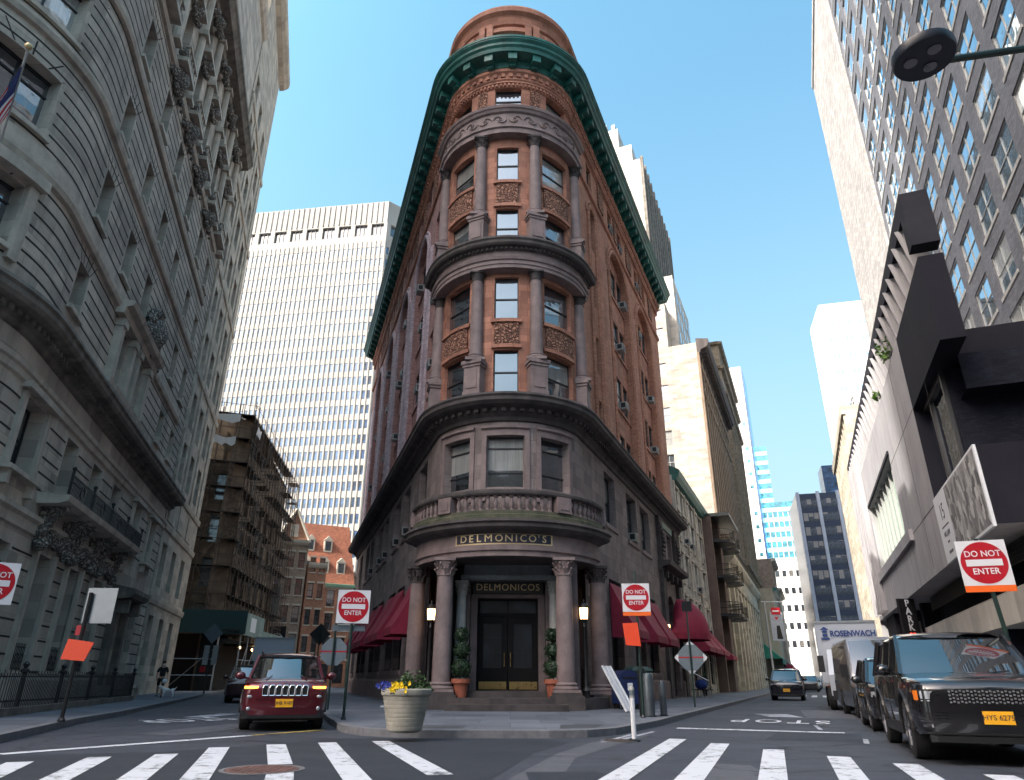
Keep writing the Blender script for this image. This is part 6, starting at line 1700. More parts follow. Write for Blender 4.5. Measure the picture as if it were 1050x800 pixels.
# ================================================================== right side of the right street
U21 = (sin(radians(21.8)), cos(radians(21.8))); NL = (-cos(radians(21.8)), sin(radians(21.8)))
KP = Path(lambda s: (18.5+U21[0]*s, 27.5+U21[1]*s, NL[0], NL[1]))           # front of the dark concrete building; outside is the street
def rside_path(P0): return Path(lambda s: (P0[0]+U21[0]*s, P0[1]+U21[1]*s, NL[0], NL[1]))
def qwall(w, P, s0, s1, z0, z1, holes=(), depth=.3, o=0):
    """wall on a left-facing path (s runs away from us, so the winding is reversed)"""
    Q = Path(lambda s: P.at(-s)); wall(w, Q, -s1, -s0, z0, z1, [(-h[1],-h[0])+tuple(h[2:]) for h in holes], depth, o)
def matt(m):
    m.node_tree.nodes['Principled BSDF'].inputs['Specular IOR Level'].default_value = .15; return m
def concrete_house():
    CM = stone('board_marked_concrete', (.36,.35,.36), (.285,.278,.29), .5, .8, .15, streak=.25)
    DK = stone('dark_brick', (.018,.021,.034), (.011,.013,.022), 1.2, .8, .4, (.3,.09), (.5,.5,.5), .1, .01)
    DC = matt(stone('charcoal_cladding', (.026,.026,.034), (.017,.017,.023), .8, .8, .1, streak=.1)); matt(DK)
    b = thing('concrete_building', 'brutalist concrete building with slatted parapet, projecting dark box and long hooded window', 'building', (18.5,27.5,0))
    T = .95; w = MB()
    E = 41.0
    H = [(16.0,32.0,9.5,14.6),(34.2,34.7,9.3,19.8),(35.6,36.1,9.3,19.8),(37.0,37.5,9.3,19.8),(38.4,38.9,9.3,19.8)]
    qwall(w, KP, 5.3, E, 6.5, 17.9, H[:1], .5)
    # the near upper box and the strip over the reflecting window
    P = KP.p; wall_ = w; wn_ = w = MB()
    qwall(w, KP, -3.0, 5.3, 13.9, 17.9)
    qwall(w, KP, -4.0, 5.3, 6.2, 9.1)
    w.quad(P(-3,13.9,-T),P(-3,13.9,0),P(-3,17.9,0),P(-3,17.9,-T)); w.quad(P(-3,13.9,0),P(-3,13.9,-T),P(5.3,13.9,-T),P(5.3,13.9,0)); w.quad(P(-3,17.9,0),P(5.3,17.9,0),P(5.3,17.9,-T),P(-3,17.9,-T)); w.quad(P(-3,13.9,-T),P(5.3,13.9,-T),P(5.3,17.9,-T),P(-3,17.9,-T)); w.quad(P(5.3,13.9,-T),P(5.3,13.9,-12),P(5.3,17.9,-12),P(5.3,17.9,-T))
    w = wall_
    w.quad(P(5.3,17.9,0),P(E,17.9,0),P(E,17.9,-14),P(5.3,17.9,-14))
    w.quad(P(E,.1,0),P(E,17.9,0),P(E,17.9,-14),P(E,.1,-14))
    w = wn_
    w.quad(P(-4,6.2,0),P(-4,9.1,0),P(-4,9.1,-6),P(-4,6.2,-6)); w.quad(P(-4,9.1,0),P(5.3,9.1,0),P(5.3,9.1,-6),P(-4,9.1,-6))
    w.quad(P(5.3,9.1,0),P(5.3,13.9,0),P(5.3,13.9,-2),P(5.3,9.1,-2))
    w = wall_
    w.quad(P(-4,6.2,0),P(E,6.2,0),P(E,6.2,-8),P(-4,6.2,-8)); w.quad(P(-4,6.2,0),P(5.3,6.2,0),P(5.3,6.5,0),P(E,6.5,0),P(E,6.2,0))
    wl = w.build('concrete_wall', CM, b)
    w = wn_; w.build('shaded_near_concrete', matt(stone('shaded_concrete', (.016,.0165,.024), (.011,.0115,.017), .6, .85, .1, streak=.2)), b)  # near end of the concrete, its shadow put into a near-black colour
    # board joints
    g = MB()
    for s in (1.4,9.4): fbox(g, KP, s-.02, s+.02, 6.5, 17.9, .001, .006)
    for z,s0,s1 in ((13.95,5.4,16),(9.05,5.3,15.5),(14.65,16,34)): fbox(g, KP, s0, s1, z-.02, z+.02, .001, .006)
    g.build('panel_joints', M['groove'], wl)
    # ledge under the long window and its hood
    g = MB(); fbox(g, KP, 13.4, 39, 8.7, 9.35, 0, .22); g.build('sill_ledge', CM, b)
    g = MB(); fbox(g, KP, 15.8, 32.2, 14.62, 14.85, 0, .10); g.build('window_hood', DC, b)
    wn = MB(); wn.quad(P(16,9.5,-.45),P(32,9.5,-.45),P(32,14.6,-.45),P(16,14.6,-.45)); wi = wn.build('long_window', glass('green_window_glass', dark=(.02,.045,.035), amount=0, refl=.06, tint=(.7,.9,.8)), b)
    m = MB()
    for k in range(9): s = 16+2*k; fbox(m, KP, s-.1, s+.1, 9.5, 14.6, -.5, -.25)
    m.build('mullion', M['frame_pale'], wi)
    # white vertical fins at the far end
    for s in (33.6,35.0,36.4,37.8,39.2,40.6): m = MB(); fbox(m, KP, s-.2, s+.2, 6.5, 19.8, .0, .4); m.build('fin', CM, b)
    # parapet beam on slanted fins
    m = MB(); fbox(m, KP, -2.4, 42.5, 20.2, 21.1, -.7, .15); fbox(m, KP, -3.2, -2.4, 18.4, 21.1, -.95, .15); m.build('parapet_beam', DC, b)
    s = -1.6
    while s < 42:
        m = MB(); a, c = P(s,17.9,-.9), P(s,17.9,-.15); d, e = P(s,20.2,.1), P(s,20.2,-.65); t_ = .16
        a2, c2, d2, e2 = P(s+t_,17.9,-.9), P(s+t_,17.9,-.15), P(s+t_,20.3,.3), P(s+t_,20.3,-.95)
        m.hexa([a,c,c2,a2,e,d,d2,e2]); m.build('parapet_fin', CM, b); s += 1.45
    # reflecting corner window
    m = MB(); m.quad(P(.3,9.1,-.55),P(5.25,9.1,-.55),P(5.25,13.9,-.55),P(.3,13.9,-.55)); rw_ = m.build('corner_window', glass('mirror_like_glass', refl=.6, amount=0), b)
    m = MB(); fbox(m, KP, .3, .5, 9.1, 13.9, -.6, -.4); fbox(m, KP, 3.7, 3.85, 9.1, 13.9, -.57, -.45); fbox(m, KP, .5, 5.25, 13.6, 13.88, -.57, -.42); m.build('mullion', M['frame'], rw_)
    # dark inner volume behind the near end
    w = MB()
    def nearwall(s, o0, o1, z0, z1): w.quad(P(s,z0,o0),P(s,z0,o1),P(s,z1,o1),P(s,z1,o0), uv=[(0,z0),(abs(o1-o0),z0),(abs(o1-o0),z1),(0,z1)])
    nearwall(.3, -9, -.56, 6.2, 13.9); nearwall(-1.0, -22, -T, 12.4, 14.0); 
    w.quad(P(-1,12.4,-T),P(-1,12.4,-22),P(5.3,12.4,-22),P(5.3,12.4,-T)); w.quad(P(-1,14.0,-T),P(-1,14.0,-22),P(5.3,14.0,-22),P(5.3,14.0,-T))
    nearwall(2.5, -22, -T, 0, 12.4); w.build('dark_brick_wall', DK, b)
    m = MB(); m.quad(P(2.45,8.0,-9),P(2.45,8.0,-5),P(2.45,12.2,-5),P(2.45,12.2,-9)); m.build('side_window', M['glass_dark'], b)
    # recessed ground storey with a cream band, glazing and columns
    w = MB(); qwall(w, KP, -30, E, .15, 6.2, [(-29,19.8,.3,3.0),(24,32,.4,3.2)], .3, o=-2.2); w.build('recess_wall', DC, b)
    w = MB(); fbox(w, KP, -30, 20.0, 3.1, 4.25, -2.19, -.5); w.build('cream_band', stone('cream_panel', (.58,.55,.50), (.46,.435,.39), 1, .8, .1, (1.6,1.4), (.6,.6,.6), .15), b)
    for k in range(12): 
        m = MB(); s = -28.5+4*k; m.quad(P(s,.3,-2.45),P(s+3.8,.3,-2.45),P(s+3.8,3.0,-2.45),P(s,3.0,-2.45)); gl = m.build('shop_window', M['shopglass'], b)
        m = MB(); fbox(m, KP, s-.18, s+.02, .3, 3.0, -2.5, -2.2); m.build('mullion', M['frame'], gl)
    m = MB(); m.quad(P(24,.4,-2.45),P(32,.4,-2.45),P(32,3.2,-2.45),P(24,3.2,-2.45)); m.build('shop_window', M['shopglass'], b)
    for s in (25,31): m = MB(); fbox(m, KP, s-.45, s+.45, .15, 6.19, -2.1, -1.2); m.build('column', DC, b)
    m = MB(); fbox(m, KP, 33, 39, .15, 6.19, -2.6, -.3); m.build('end_pier', DC, b)
    # louvred soffit strips
    m = MB()
    for k in range(9): fbox(m, KP, -4, 20, 5.3+.09*k, 5.33+.09*k, -1.2, -1.1)
    m.split('louvre', M['dark_metal'], b)
    # upper dark storeys on the near side, behind the recess
    # billboard fixed to the band
    bb = thing('billboard', 'pale billboard with a grey street photograph and building name on the concrete facade', 'billboard', P(.6,7.6,.1))
    m = MB(); fbox(m, KP, -3.95, 5.15, 6.15, 9.15, .01, .12); pn = m.build('panel', M['sign_white'], bb)
    pic, nt, bs = _new('grey_street_photograph'); tc = nt.nodes.new('ShaderNodeTexCoord'); v = nt.nodes.new('ShaderNodeTexVoronoi'); v.inputs['Scale'].default_value = 3.4; v.distance = 'CHEBYCHEV'
    mp = nt.nodes.new('ShaderNodeMapping'); mp.inputs['Scale'].default_value = (1,1,.55); nt.links.new(tc.outputs['Object'], mp.inputs[0]); nt.links.new(mp.outputs[0], v.inputs['Vector'])
    nz = noise(nt, tc.outputs['Object'], 5, 6, .7); cl = mixc(nt, nz, v.outputs['Color'], (.3,.3,.3)); bw = nt.nodes.new('ShaderNodeRGBToBW'); nt.links.new(cl, bw.inputs[0]); nt.links.new(ramp(nt, bw.outputs[0], .25, .65, (.05,.05,.06), (.55,.55,.55)), bs.inputs['Base Color'])
    m = MB(); fbox(m, KP, -3.8, 2.3, 6.25, 9.05, .12, .125); m.build('picture', pic, pn)
    hz = atan2(NL[0],-NL[1])
    def tx(s, z, body, size): q = P(s,z,.128); text('lettering', body, M['ink'], pn, q, (pi/2,0,hz), size, extrude=.002)
    tx(3.7, 8.25, '15', 1.0); tx(3.7, 7.3, 'WILLIAM', .34); tx(3.7, 6.95, 'street', .2); tx(3.7, 6.5, '15WILLIAM', .2)
    m = MB(); fbox(m, KP, 2.9, 4.5, 7.62, 7.68, .121, .127); m.build('rule', M['ink'], pn)
    # parking sign
    pk = thing('parking_sign', 'black vertical parking sign with white letters hanging under the concrete overhang', 'sign', P(20.9,4.7,.1))
    m = MB(); c = P(20.9,0,.2); ang = radians(-22)+pi*0
    m.obox((c[0],c[1]), 1.15, .22, 3.5, 6.15, radians(8)); sg = m.build('panel', M['blackplastic'], pk)
    fx, fy = sin(radians(8)), -cos(radians(8))
    for k,ch in enumerate('PARK'): text('lettering', ch, M['sign_white'], sg, (c[0]+fx*.12, c[1]+fy*.12, 5.85-.50*k), (pi/2,0,radians(8)), .60, extrude=.006, bold=.012)
    text('lettering', '35', plain('lit_red_numerals', (.8,.05,.03), .4, emit=(1,.05,.02), es=1.5), sg, (c[0]+fx*.12, c[1]+fy*.12, 3.82), (pi/2,0,radians(8)), .48, extrude=.006, bold=.01)
    nb = thing('notice_board', 'white parking notice board on the dark pier left of the parking sign', 'notice board', P(24.5,4,.1)); m = MB(); m.obox(P(24.5,0,-.4)[:2], 1.3, .08, 3.2, 5.0, radians(8)); m.build('panel', M['frame_pale'], nb)
    # shrubs on the terrace behind the fins
    for s,o,r,lb in ((8.6,-.4,.9,'leafy green shrub growing through the slats of the concrete roof terrace'),(16.0,-.5,.45,'small green plant farther along the slatted roof terrace')):
        t = thing('terrace_shrub', lb, 'shrub', P(s,18,o)); m = MB(); c = Vector(P(s,18.6,o+.25)); pts = []
        for k in range(150): d = Vector((random.gauss(0,1),random.gauss(0,1),random.gauss(0,1))).normalized()*r*random.uniform(.3,1); pts.append(c+Vector((d.x,d.y,d.z*.9+.15)))
        m.leaves(pts, .16); m.build('foliage', M['leaf_bright'], t); m = MB()
        for k in range(6): m.bar(c-Vector((0,0,.7)), c+Vector((random.uniform(-.4,.4),random.uniform(-.4,.4),random.uniform(.1,.6)))*r, .02, 4, .008)
        m.build('stem', M['soil'], t)
    t = thing('hanging_plant', 'thin green creeper hanging from the dark brick wall right of the billboard', 'plant', P(-4,9,-3)); m = MB(); pts = []
    for k in range(60): x = random.random(); pts.append(Vector(P(-4.2-.5*x,9.3+1.5*sin(x*2)-x*.8*random.random(),-2.5-4*x)))
    m.leaves(pts, .14); m.build('foliage', M['leaf'], t)
concrete_house()

def grey_tower():
    GB = stone('grey_brick', (.165,.172,.195), (.115,.12,.138), .5, .85, .3, (.42,.14), (.62,.62,.62), .08, .02)
    WB = stone('white_painted_brick', (.46,.44,.42), (.36,.345,.33), .35, .8, .3, (.9,.30), (.55,.55,.55), .2, .03)
    P0 = (27.3,33.8); P = rside_path(P0); Q = Path(lambda s: P.at(-s)); H = 78
    b = thing('grey_brick_tower', 'grey brick tower with staggered bright windows behind the concrete building', 'tower', (P0[0],P0[1],0)); w = MB()
    cells = []; pitch = 4.3; fh = 3.7
    for k in range(10):
        s = 18.2-pitch*k
        for j in range(17): cells.append((s, 16.6+fh*j, 2.9, 2.5))
    qwall(w, P, -24, 20.6, 10, H, [(s-w_/2,s+w_/2,z,z+h) for s,z,w_,h in cells], .16)
    p = P.p; w.quad(p(-24,10,0),p(-24,H,0),p(-24,H,-20),p(-24,10,-20)); w.quad(p(-24,H,0),p(20.6,H,0),p(20.6,H,-20),p(-24,H,-20))
    w.build('wall', GB, b)
    gl = glass('bright_reflection_glass', dark=(.05,.09,.14), curtain=(.88,.88,.86), amount=.55, refl=.42, tint=(.8,.92,1))  # pale panes stand for reflected sunlit walls, put into the blind colour
    near = sorted(cells, key=lambda c: -c[0]*.0+abs(c[1]-32)*.6+abs(c[0]-0)*.5)
    for s,z,w_,h in near[:100]: put_window(b, Q, -s, z, w_, h, -.1, 'cross', M['frame_pale'], gl)
    m = MB()
    for s,z,w_,h in near[100:]: m.quad(p(s+w_/2,z,-.1),p(s-w_/2,z,-.1),p(s-w_/2,z+h,-.1),p(s+w_/2,z+h,-.1))
    m.build('window', gl, b, kind='stuff')
    m = MB()
    for s,z,w_,h in cells: fbox(m, P, s-w_/2-.2, s+w_/2+.2, z-.22, z-.01, -.1, .05)
    m.split('window_sills', M['concrete'], b)
    b = thing('white_brick_tower', 'blank white brick slab rising beyond the grey brick tower', 'tower', p(20.6,0)); w = MB()
    qwall(w, P, 20.6, 41, 10, H, (), .3, o=.25); w.quad(p(41,10,.25),p(41,10,-20),p(41,H,-20),p(41,H,.25)); w.quad(p(20.6,H,.25),p(41,H,.25),p(41,H,-20),p(20.6,H,-20)); w.quad(p(20.6,10,.25),p(20.6,H,.25),p(20.6,H,-.3),p(20.6,10,-.3)); w.build('wall', WB, b); m = MB(); fbox(m, P, 20.6, 41.1, H, H+.8, -.5, .4); m.build('coping', WB, b)
    # limestone block along the street beyond the concrete building
    L = stone('pale_cream_limestone', (.50,.46,.38), (.41,.37,.30), .4, .85, .1, (1.4,.5), (.85,.85,.85), .15)  # the stone's own cream colour
    R2 = rside_path((18.5-NL[0]*.6,27.5-NL[1]*.6)); Q2 = Path(lambda s: R2.at(-s))
    b = thing('limestone_hall', 'plain cream limestone block with one tall window at the far end of the concrete building', 'building', R2.p(41.5,0)); w = MB(); p2 = R2.p
    qwall(w, R2, 41.6, 66, 0, 27.5, [(44.5,46.3,20.5,25.5)], .3); w.quad(p2(41.6,15,-12),p2(41.6,15,0),p2(41.6,27.5,0),p2(41.6,27.5,-12)); w.quad(p2(66,0,0),p2(66,27.5,0),p2(66,27.5,-12),p2(66,0,-12)); w.quad(p2(41.6,27.5,0),p2(66,27.5,0),p2(66,27.5,-12),p2(41.6,27.5,-12)); w.build('wall', L, b)
    put_window(b, Q2, -45.4, 20.5, 1.8, 5.0, -.2, 'mull', gl=M['glass_dark'])
    m = MB()
    for s in range(42,66,2): fbox(m, R2, s-.25, s+.25, .2, 26.6, 0, .22)
    fbox(m, R2, 41.6, 66.2, 26.6, 27.7, 0, .4); m.split('pilasters', L, b)
    m = MB(); 
    for z in (28.0,28.6): m.bar(p2(42,z,-1),p2(48,z,-1),.05,4)
    for s in (42,44,46,48): m.bar(p2(s,27.5,-1),p2(s,28.6,-1),.05,4)
    m.build('roof_rail', M['dark_metal'], b)
    # taller limestone shoulder between it and the white tower
    R3 = rside_path((27.3-NL[0]*-.6,33.8-NL[1]*-.6)); p3 = R3.p; b = thing('finned_building', 'narrow cream building with rows of thin fins in front of the white brick slab', 'building', R3.p(22,0)); w = MB()
    qwall(w, R3, 24.5, 36, 12, 36.0); w.quad(p3(24.5,12,-6),p3(24.5,12,0),p3(24.5,36,0),p3(24.5,36,-6)); w.quad(p3(24.5,36,0),p3(36,36,0),p3(36,36,-6),p3(24.5,36,-6)); w.build('wall', L, b); m = MB()
    for k in range(12): fbox(m, R3, 24.6+k, 24.75+k, 13, 35.6, 0, .5)
    m.split('fins', M['concrete'], b)
    # dark blue office tower
    t = thing('blue_office_tower', 'dark blue glass office tower with pale vertical piers above the box truck', 'tower', (59.8,140,0))
    P4, L4 = seg_path((59.6,140.4), (73,136.5), 1); H4 = 37.2; pr = plain('pale_blue_pier', (.30,.34,.42), .5); w = MB()
    wall(w, P4, 0, L4, 0, H4, [], .3); a, c = P4.p(0,0,-16), P4.p(0,0); w.quad((a[0],a[1],0),(c[0],c[1],0),(c[0],c[1],H4),(a[0],a[1],H4)); e = P4.p(L4,0); f_ = P4.p(L4,0,-16); w.quad(*[(q[0],q[1],H4) for q in (c,e,f_,a)]); w.build('wall', plain('navy_panel', (.02,.03,.06), .3), t)
    c4 = [(1.35+1.02*k+(0.75 if k > 2 else 0)+(.75 if k > 5 else 0), 2.4+2.9*j, .88, 1.7) for k in range(8) for j in range(12)]; far_windows(t, P4, c4, .03, None, glass('office_strip_glass', dark=(.03,.035,.05), curtain=(.30,.28,.27), amount=.55, refl=.10), 100, True)
    for s in (.35,4.25,8.05,11.6): m = MB(); fbox(m, P4, s-.32, s+.32, 0, H4+.3, 0, .45); m.split('pier', pr, t)
    w = MB(); fbox(w, P4, 6.4, 13, H4, H4+6.6, -9, -3); pt = w.build('upper_block', plain('navy_panel_upper', (.02,.05,.11), .3), t)
    for k in range(4): m = MB(); fbox(m, P4, 6.9, 12.8, H4+.5+1.55*k, H4+1.35+1.55*k, -3, -2.96); m.build('window_band', M['glass_blue'], pt)
    # hazy white tower behind
    t = thing('pale_tower', 'faint white apartment tower with paired windows above the slatted parapet', 'tower', (79.6,150,0)); P5, L5 = seg_path((77.6,151), (92.5,147.2), 1); w = MB(); H5 = 89
    wall(w, P5, 0, L5, 0, H5, [], .2); a, c, e = P5.p(0,0,-14), P5.p(0,0), P5.p(L5,0); f_ = P5.p(L5,0,-14); w.quad(*[(q[0],q[1],H5) for q in (c,e,f_,a)]); w.quad((a[0],a[1],0),(c[0],c[1],0),(c[0],c[1],H5),(a[0],a[1],H5)); w.build('wall', stone('white_render', (.76,.76,.76), (.68,.68,.69), .1, .8, 0, streak=0), t)
    far_windows(t, P5, [(1.6+x,z,.62,1.5) for x in (0,1.0,3.6,4.6,7.2,8.2) for z in [52+4.4*k for k in range(8)]], .03, None, glass('pale_tower_glass', dark=(.22,.36,.52), amount=0, refl=.25), 100, True)
grey_tower()

def behind():
    """the buildings on the near side of the crossing, behind the photographer: unseen, kept low so sky light reaches the fronts, and standing in the reflections"""
    ml = stone('buff_brick_tower', (.40,.34,.27), (.30,.25,.2), .4, .85, .1, (.4,.12), (.7,.7,.7), .2)
    t = thing('brick_block', 'buff brick block across the crossing, behind the camera', 'building', (-20,-12,0)); w = MB(); H = 24
    P, L = seg_path((34,-10.0), (-18.6,-14.5), 1); c = cellgrid(1,L-1,17,[5+3.6*k for k in range(5)],1.5,2.1); wall(w, P, 0, L, 0, H, holes_of(c), .3); a, e = P.p(0,0), P.p(L,0)
    P2, L2 = seg_path((-18.6,-14.5), (-12,-40), 1); wall(w, P2, 0, L2, 0, H, (), .3); w.quad((a[0],a[1],H),(e[0],e[1],H),(-12,-40,H),(34,-40,H)); w.quad((34,-40,0),(34,-10,0),(34,-10,H),(34,-40,H)); w.quad((-12,-40,0),(34,-40,0),(34,-40,H),(-12,-40,H)); w.build('wall', ml, t)
    far_windows(t, P, c, -.2, M['frame'], M['glass'], 100, True)
behind()
def added_shade_tower():
    """unseen tall tower added towards the sun so its shadow covers the crossing"""
    s = (sin(radians(SUN_H)), cos(radians(SUN_H))); p = (-s[1], s[0])
    f = lambda q, k: (q*p[0]+s[0]*k, q*p[1]+s[1]*k)
    t = thing('skyscraper', 'tall pale stone skyscraper up the cross street behind the camera', 'tower', (*f(0,150),0)); w = MB(); H = 232
    w.poly([f(-20.6,150),f(-20.6,180),f(17,180),f(17,150)], 0, H); w.build('wall', M['limestone_pale'], t)
    P, L = seg_path(f(17,150), f(-20.6,150), 1); far_windows(t, P, cellgrid(1,L-1,9,[6+4*k for k in range(11)],1.8,2.4), .03, None, M['glass'], 100, True)
added_shade_tower()
# ================================================================== vehicles (built facing -y, then turned)
def wheel(parent, x, y, r, w, rim, spokes=5):
    """tyre on the axis x; outside face at sign(x)"""
    sg = 1 if x > 0 else -1; t = MB(); n = 28
    prof = [(r*.62,-w/2),(r*.9,-w/2),(r*.98,-w*.42),(r,-w*.25),(r,w*.25),(r*.98,w*.42),(r*.9,w/2),(r*.62,w/2)]
    t.grid([[(x+o, y+q*cos(2*pi*k/n), r+q*sin(2*pi*k/n)) for k in range(n)] for q,o in prof], True)
    wh = t.build('tyre', M['tyre'], parent, False, smooth=True); wh.name = 'wheel'
    m = MB(); xo = x+sg*w*.42
    m.grid([[(xo-sg*.05, y+q*cos(2*pi*k/n), r+q*sin(2*pi*k/n)) for k in range(n)] for q in (.02,r*.5)], True)
    m.cur = 1
    m.grid([[(xo+o, y+q*cos(2*pi*k/n), r+q*sin(2*pi*k/n)) for k in range(n)] for q,o in ((r*.60,-sg*.02),(r*.66,sg*.025),(r*.70,sg*.02))], True)
    for k in range(spokes):
        for d in (-.16,.16):
            a = 2*pi*k/spokes; b = a+d
            m.sq((xo, y+r*.12*cos(a), r+r*.12*sin(a)), (xo+sg*.012, y+r*.63*cos(b), r+r*.63*sin(b)), .035, .055)
    m.grid([[(xo+o, y+q*cos(2*pi*k/10), r+q*sin(2*pi*k/10)) for k in range(10)] for q,o in ((r*.17,-sg*.02),(r*.15,sg*.02),(.01,sg*.024))], True)
    m.build('rim', [M['cabin'], rim], wh, False)
class Car:
    def __init__(s, name, label, cat, loc, deg, W=.95, L=4.6, H=1.68, hood=(.98,1.10), belt=1.10, cowl=1.15, wst=1.95, rst=4.0, roofw=.70, wy=(.93,3.62), wr=.37, col=None, sill=.28, group=None, rimm=None, spokes=5, ftap=.80, rim=None, cladding=None):
        s.__dict__.update(locals()); s.t = thing(name, label, cat, (loc[0],loc[1],0), radians(deg), group)
        s.body(); s.cab(); s.wheels()
    def hw(s, y):
        f = s.ftap
        if y < .5: return s.W*(f+(1-f)*sqrt(max(0,1-(1-y/.5)**2)))
        e = s.L-y
        if e < .4: return s.W*(.86+.14*sqrt(max(0,1-(1-e/.4)**2)))
        return s.W
    def yf(s, x):
        q = (abs(x)/s.W-s.ftap)/(1-s.ftap)
        return 0 if q <= 0 else .5*(1-sqrt(max(0,1-min(1,q)**2)))
    def ztop(s, y):
        if y < s.cowl:
            t = y/s.cowl; return s.hood[0]+(s.hood[1]-s.hood[0])*(1-(1-t)**2.2)
        return s.belt+.05*(y-s.cowl)/(s.L-s.cowl)
    def zlow(s, y):
        z = s.sill+(.06*max(0,1-y/.5))
        for c in s.wy:
            R = s.wr*1.20; d = abs(y-c)
            if d < R: z = max(z, s.wr*.98+sqrt(R*R-d*d)*1.0)
        return z
    def body(s):
        m = MB(); ys = sorted(set([0,.03,.07,.12]+[.2+.1*k for k in range(int((s.L-.4)/.1)+1)]+[s.L-.18,s.L-.1,s.L-.04,s.L]+[c+d*s.wr*1.2 for c in s.wy for d in (-1,-.98,-.9,-.75,.75,.9,.98,1)]))
        rows = []
        for y in ys:
            w, zl, zt = s.hw(y), s.zlow(y), s.ztop(y); nose = max(0,1-y/.14)
            zt -= .10*nose**2; zm = max(zl+.02, zt*.62); half = [(w*.93,zl),(w*.985,zl+(zm-zl)*.35),(w,zm),(w*.985,zm+(zt-zm)*.55),(w*.955,zt-.05),(w*.90,zt-.005),(w*.55,zt+.025),(0,zt+.04)]
            rows.append([(-a,y,z) for a,z in half]+[(a,y,z) for a,z in half[-2::-1]])
        m.grid(rows); 
        for r in (rows[0], rows[-1]):
            n = len(r); 
            for k in range(n//2): m.quad(r[k], r[k+1], r[n-2-k], r[n-1-k])
        s.b = m.build('body', s.col, s.t, False, smooth=True)
        m = MB(); m.box(-s.W*.80,s.W*.80,.12,s.L-.12,s.sill-.06,s.belt-.12); m.build('underbody', M['cabin'], s.t, False)
        m = MB()                                     # arch lips and sill cladding
        for c in s.wy:
            for sg in (-1,1):
                R = s.wr*1.20; pts = [(sg*(s.W*.99+.005), c-R*cos(pi*k/14), s.wr*.98+R*sin(pi*k/14)) for k in range(15)]
                for a,b in zip(pts[:-1],pts[1:]): m.bar(a,b,.035,5)
        for sg in (-1,1): m.box(min(sg*s.W*.90,sg*s.W*1.0),max(sg*s.W*.90,sg*s.W*1.0),s.wy[0]+s.wr*1.25,s.wy[1]-s.wr*1.25,s.sill-.05,s.sill+.10)
        m.build('arch_trim', s.cladding or M['blackplastic'], s.t, False)
        m = MB()                                     # door shut lines
        for y in (s.cowl+.25, s.cowl+1.25, s.cowl+2.2):
            for sg in (-1,1): m.box(min(sg*s.W*.95,sg*(s.W+.003)),max(sg*s.W*.95,sg*(s.W+.003)),y-.006,y+.006,s.sill+.12,s.belt-.03)
        m.build('shut_lines', M['cabin'], s.b, False)
        for y in (s.cowl+1.1, s.cowl+2.05):
            for sg in (-1,1): m = MB(); m.sq((sg*(s.W+.015),y-.1,s.belt-.14),(sg*(s.W+.015),y+.1,s.belt-.14),.03,.03); m.build('door_handle', s.col, s.b, False)
    def cab(s):
        rw, bw = s.roofw, s.W*.90; z0, z1 = s.belt-.03, s.H-.06
        yA0, yA1, yD1, yD0 = s.cowl-.08, s.wst, s.rst, min(s.L-.12, s.rst+.40)
        def p(x, y, z): return (x,y,z)
        zc = z0+.06
        F = [(-bw,yA0+.12,z0),(bw,yA0+.12,z0),(rw,yA1,z1),(-rw,yA1,z1)]
        m = MB()                                     # curved windscreen
        n = 8; rows = []
        for j in range(5):
            t = j/4; row = []
            for k in range(n+1):
                u = -1+2*k/n; w = bw+(rw-bw)*t; y = (yA0+(yA1-yA0)*t)+.14*u*u; z = z0+(z1-z0)*t+.02*sin(pi*t)
                row.append((u*w,y,z))
            rows.append(row)
        m.grid(rows); m.build('windscreen', M['carglass'], s.t, False, smooth=True)
        a0, a1 = yA0+.14, yA1+.14
        for sg in (-1,1):
            m = MB(); m.quad((sg*bw,a0,z0),(sg*bw,yD0,z0),(sg*rw,yD1,z1),(sg*rw,a1,z1)); m.build('side_window', M['carglass'], s.t, False)
            q = MB()
            q.sq((sg*(bw+.004),a0-.03,z0),(sg*(rw+.004),a1-.02,z1+.02),.055,.09)
            for y0_,y1_ in ((s.cowl+1.25,s.cowl+1.30),(s.cowl+2.22,s.cowl+2.2)):
                if y0_ < yD0-.3:
                    t0 = (y1_-.0); q.sq((sg*(bw+.003),y0_,z0),(sg*(rw+.003),min(y1_,yD1),z1),.05,.09)
            q.sq((sg*(bw+.003),yD0,z0),(sg*(rw+.003),yD1,z1+.02),.09,.14)
            q.build('pillar', s.col, s.t, False)
        m = MB(); m.quad((-bw,yD0,z0),(bw,yD0,z0),(rw,yD1+.02,z1),(-rw,yD1+.02,z1)); m.build('rear_window', M['carglass'], s.t, False)
        m = MB(); rows = []
        for j in range(9):
            t = j/8; y = yA1+(yD1-yA1)*t; dz = .05*sin(pi*min(1,max(0,t)))*.6; fr = 1-(.03 if j in (0,8) else 0)
            prof = [(rw+.012,z1-.02),(rw*.99,z1+.035),(rw*.88,z1+.065+dz),(rw*.5,z1+.085+dz),(0,z1+.095+dz)]
            cv = lambda x: .14*(x/rw)**2*(1-t)
            rows.append([(-x*fr,y+cv(x)-(.02 if j == 0 else 0),z-(.035 if j in (0,8) else 0)) for x,z in prof]+[(x*fr,y+cv(x)-(.02 if j == 0 else 0),z-(.035 if j in (0,8) else 0)) for x,z in prof[-2::-1]])
        m.grid(rows); m.build('roof', s.col, s.t, False, smooth=True)
        for sg in (-1,1):                            # mirrors
            m = MB(); m.ball((sg*(s.W+.13),s.cowl+.22,s.belt+.06), .13, 10, 6, (.95,.65,.72)); m.sq((sg*s.W*.9,s.cowl+.25,s.belt-.01),(sg*(s.W+.08),s.cowl+.25,s.belt+.03),.06,.05); m.build('mirror', s.col, s.t, False, smooth=True)
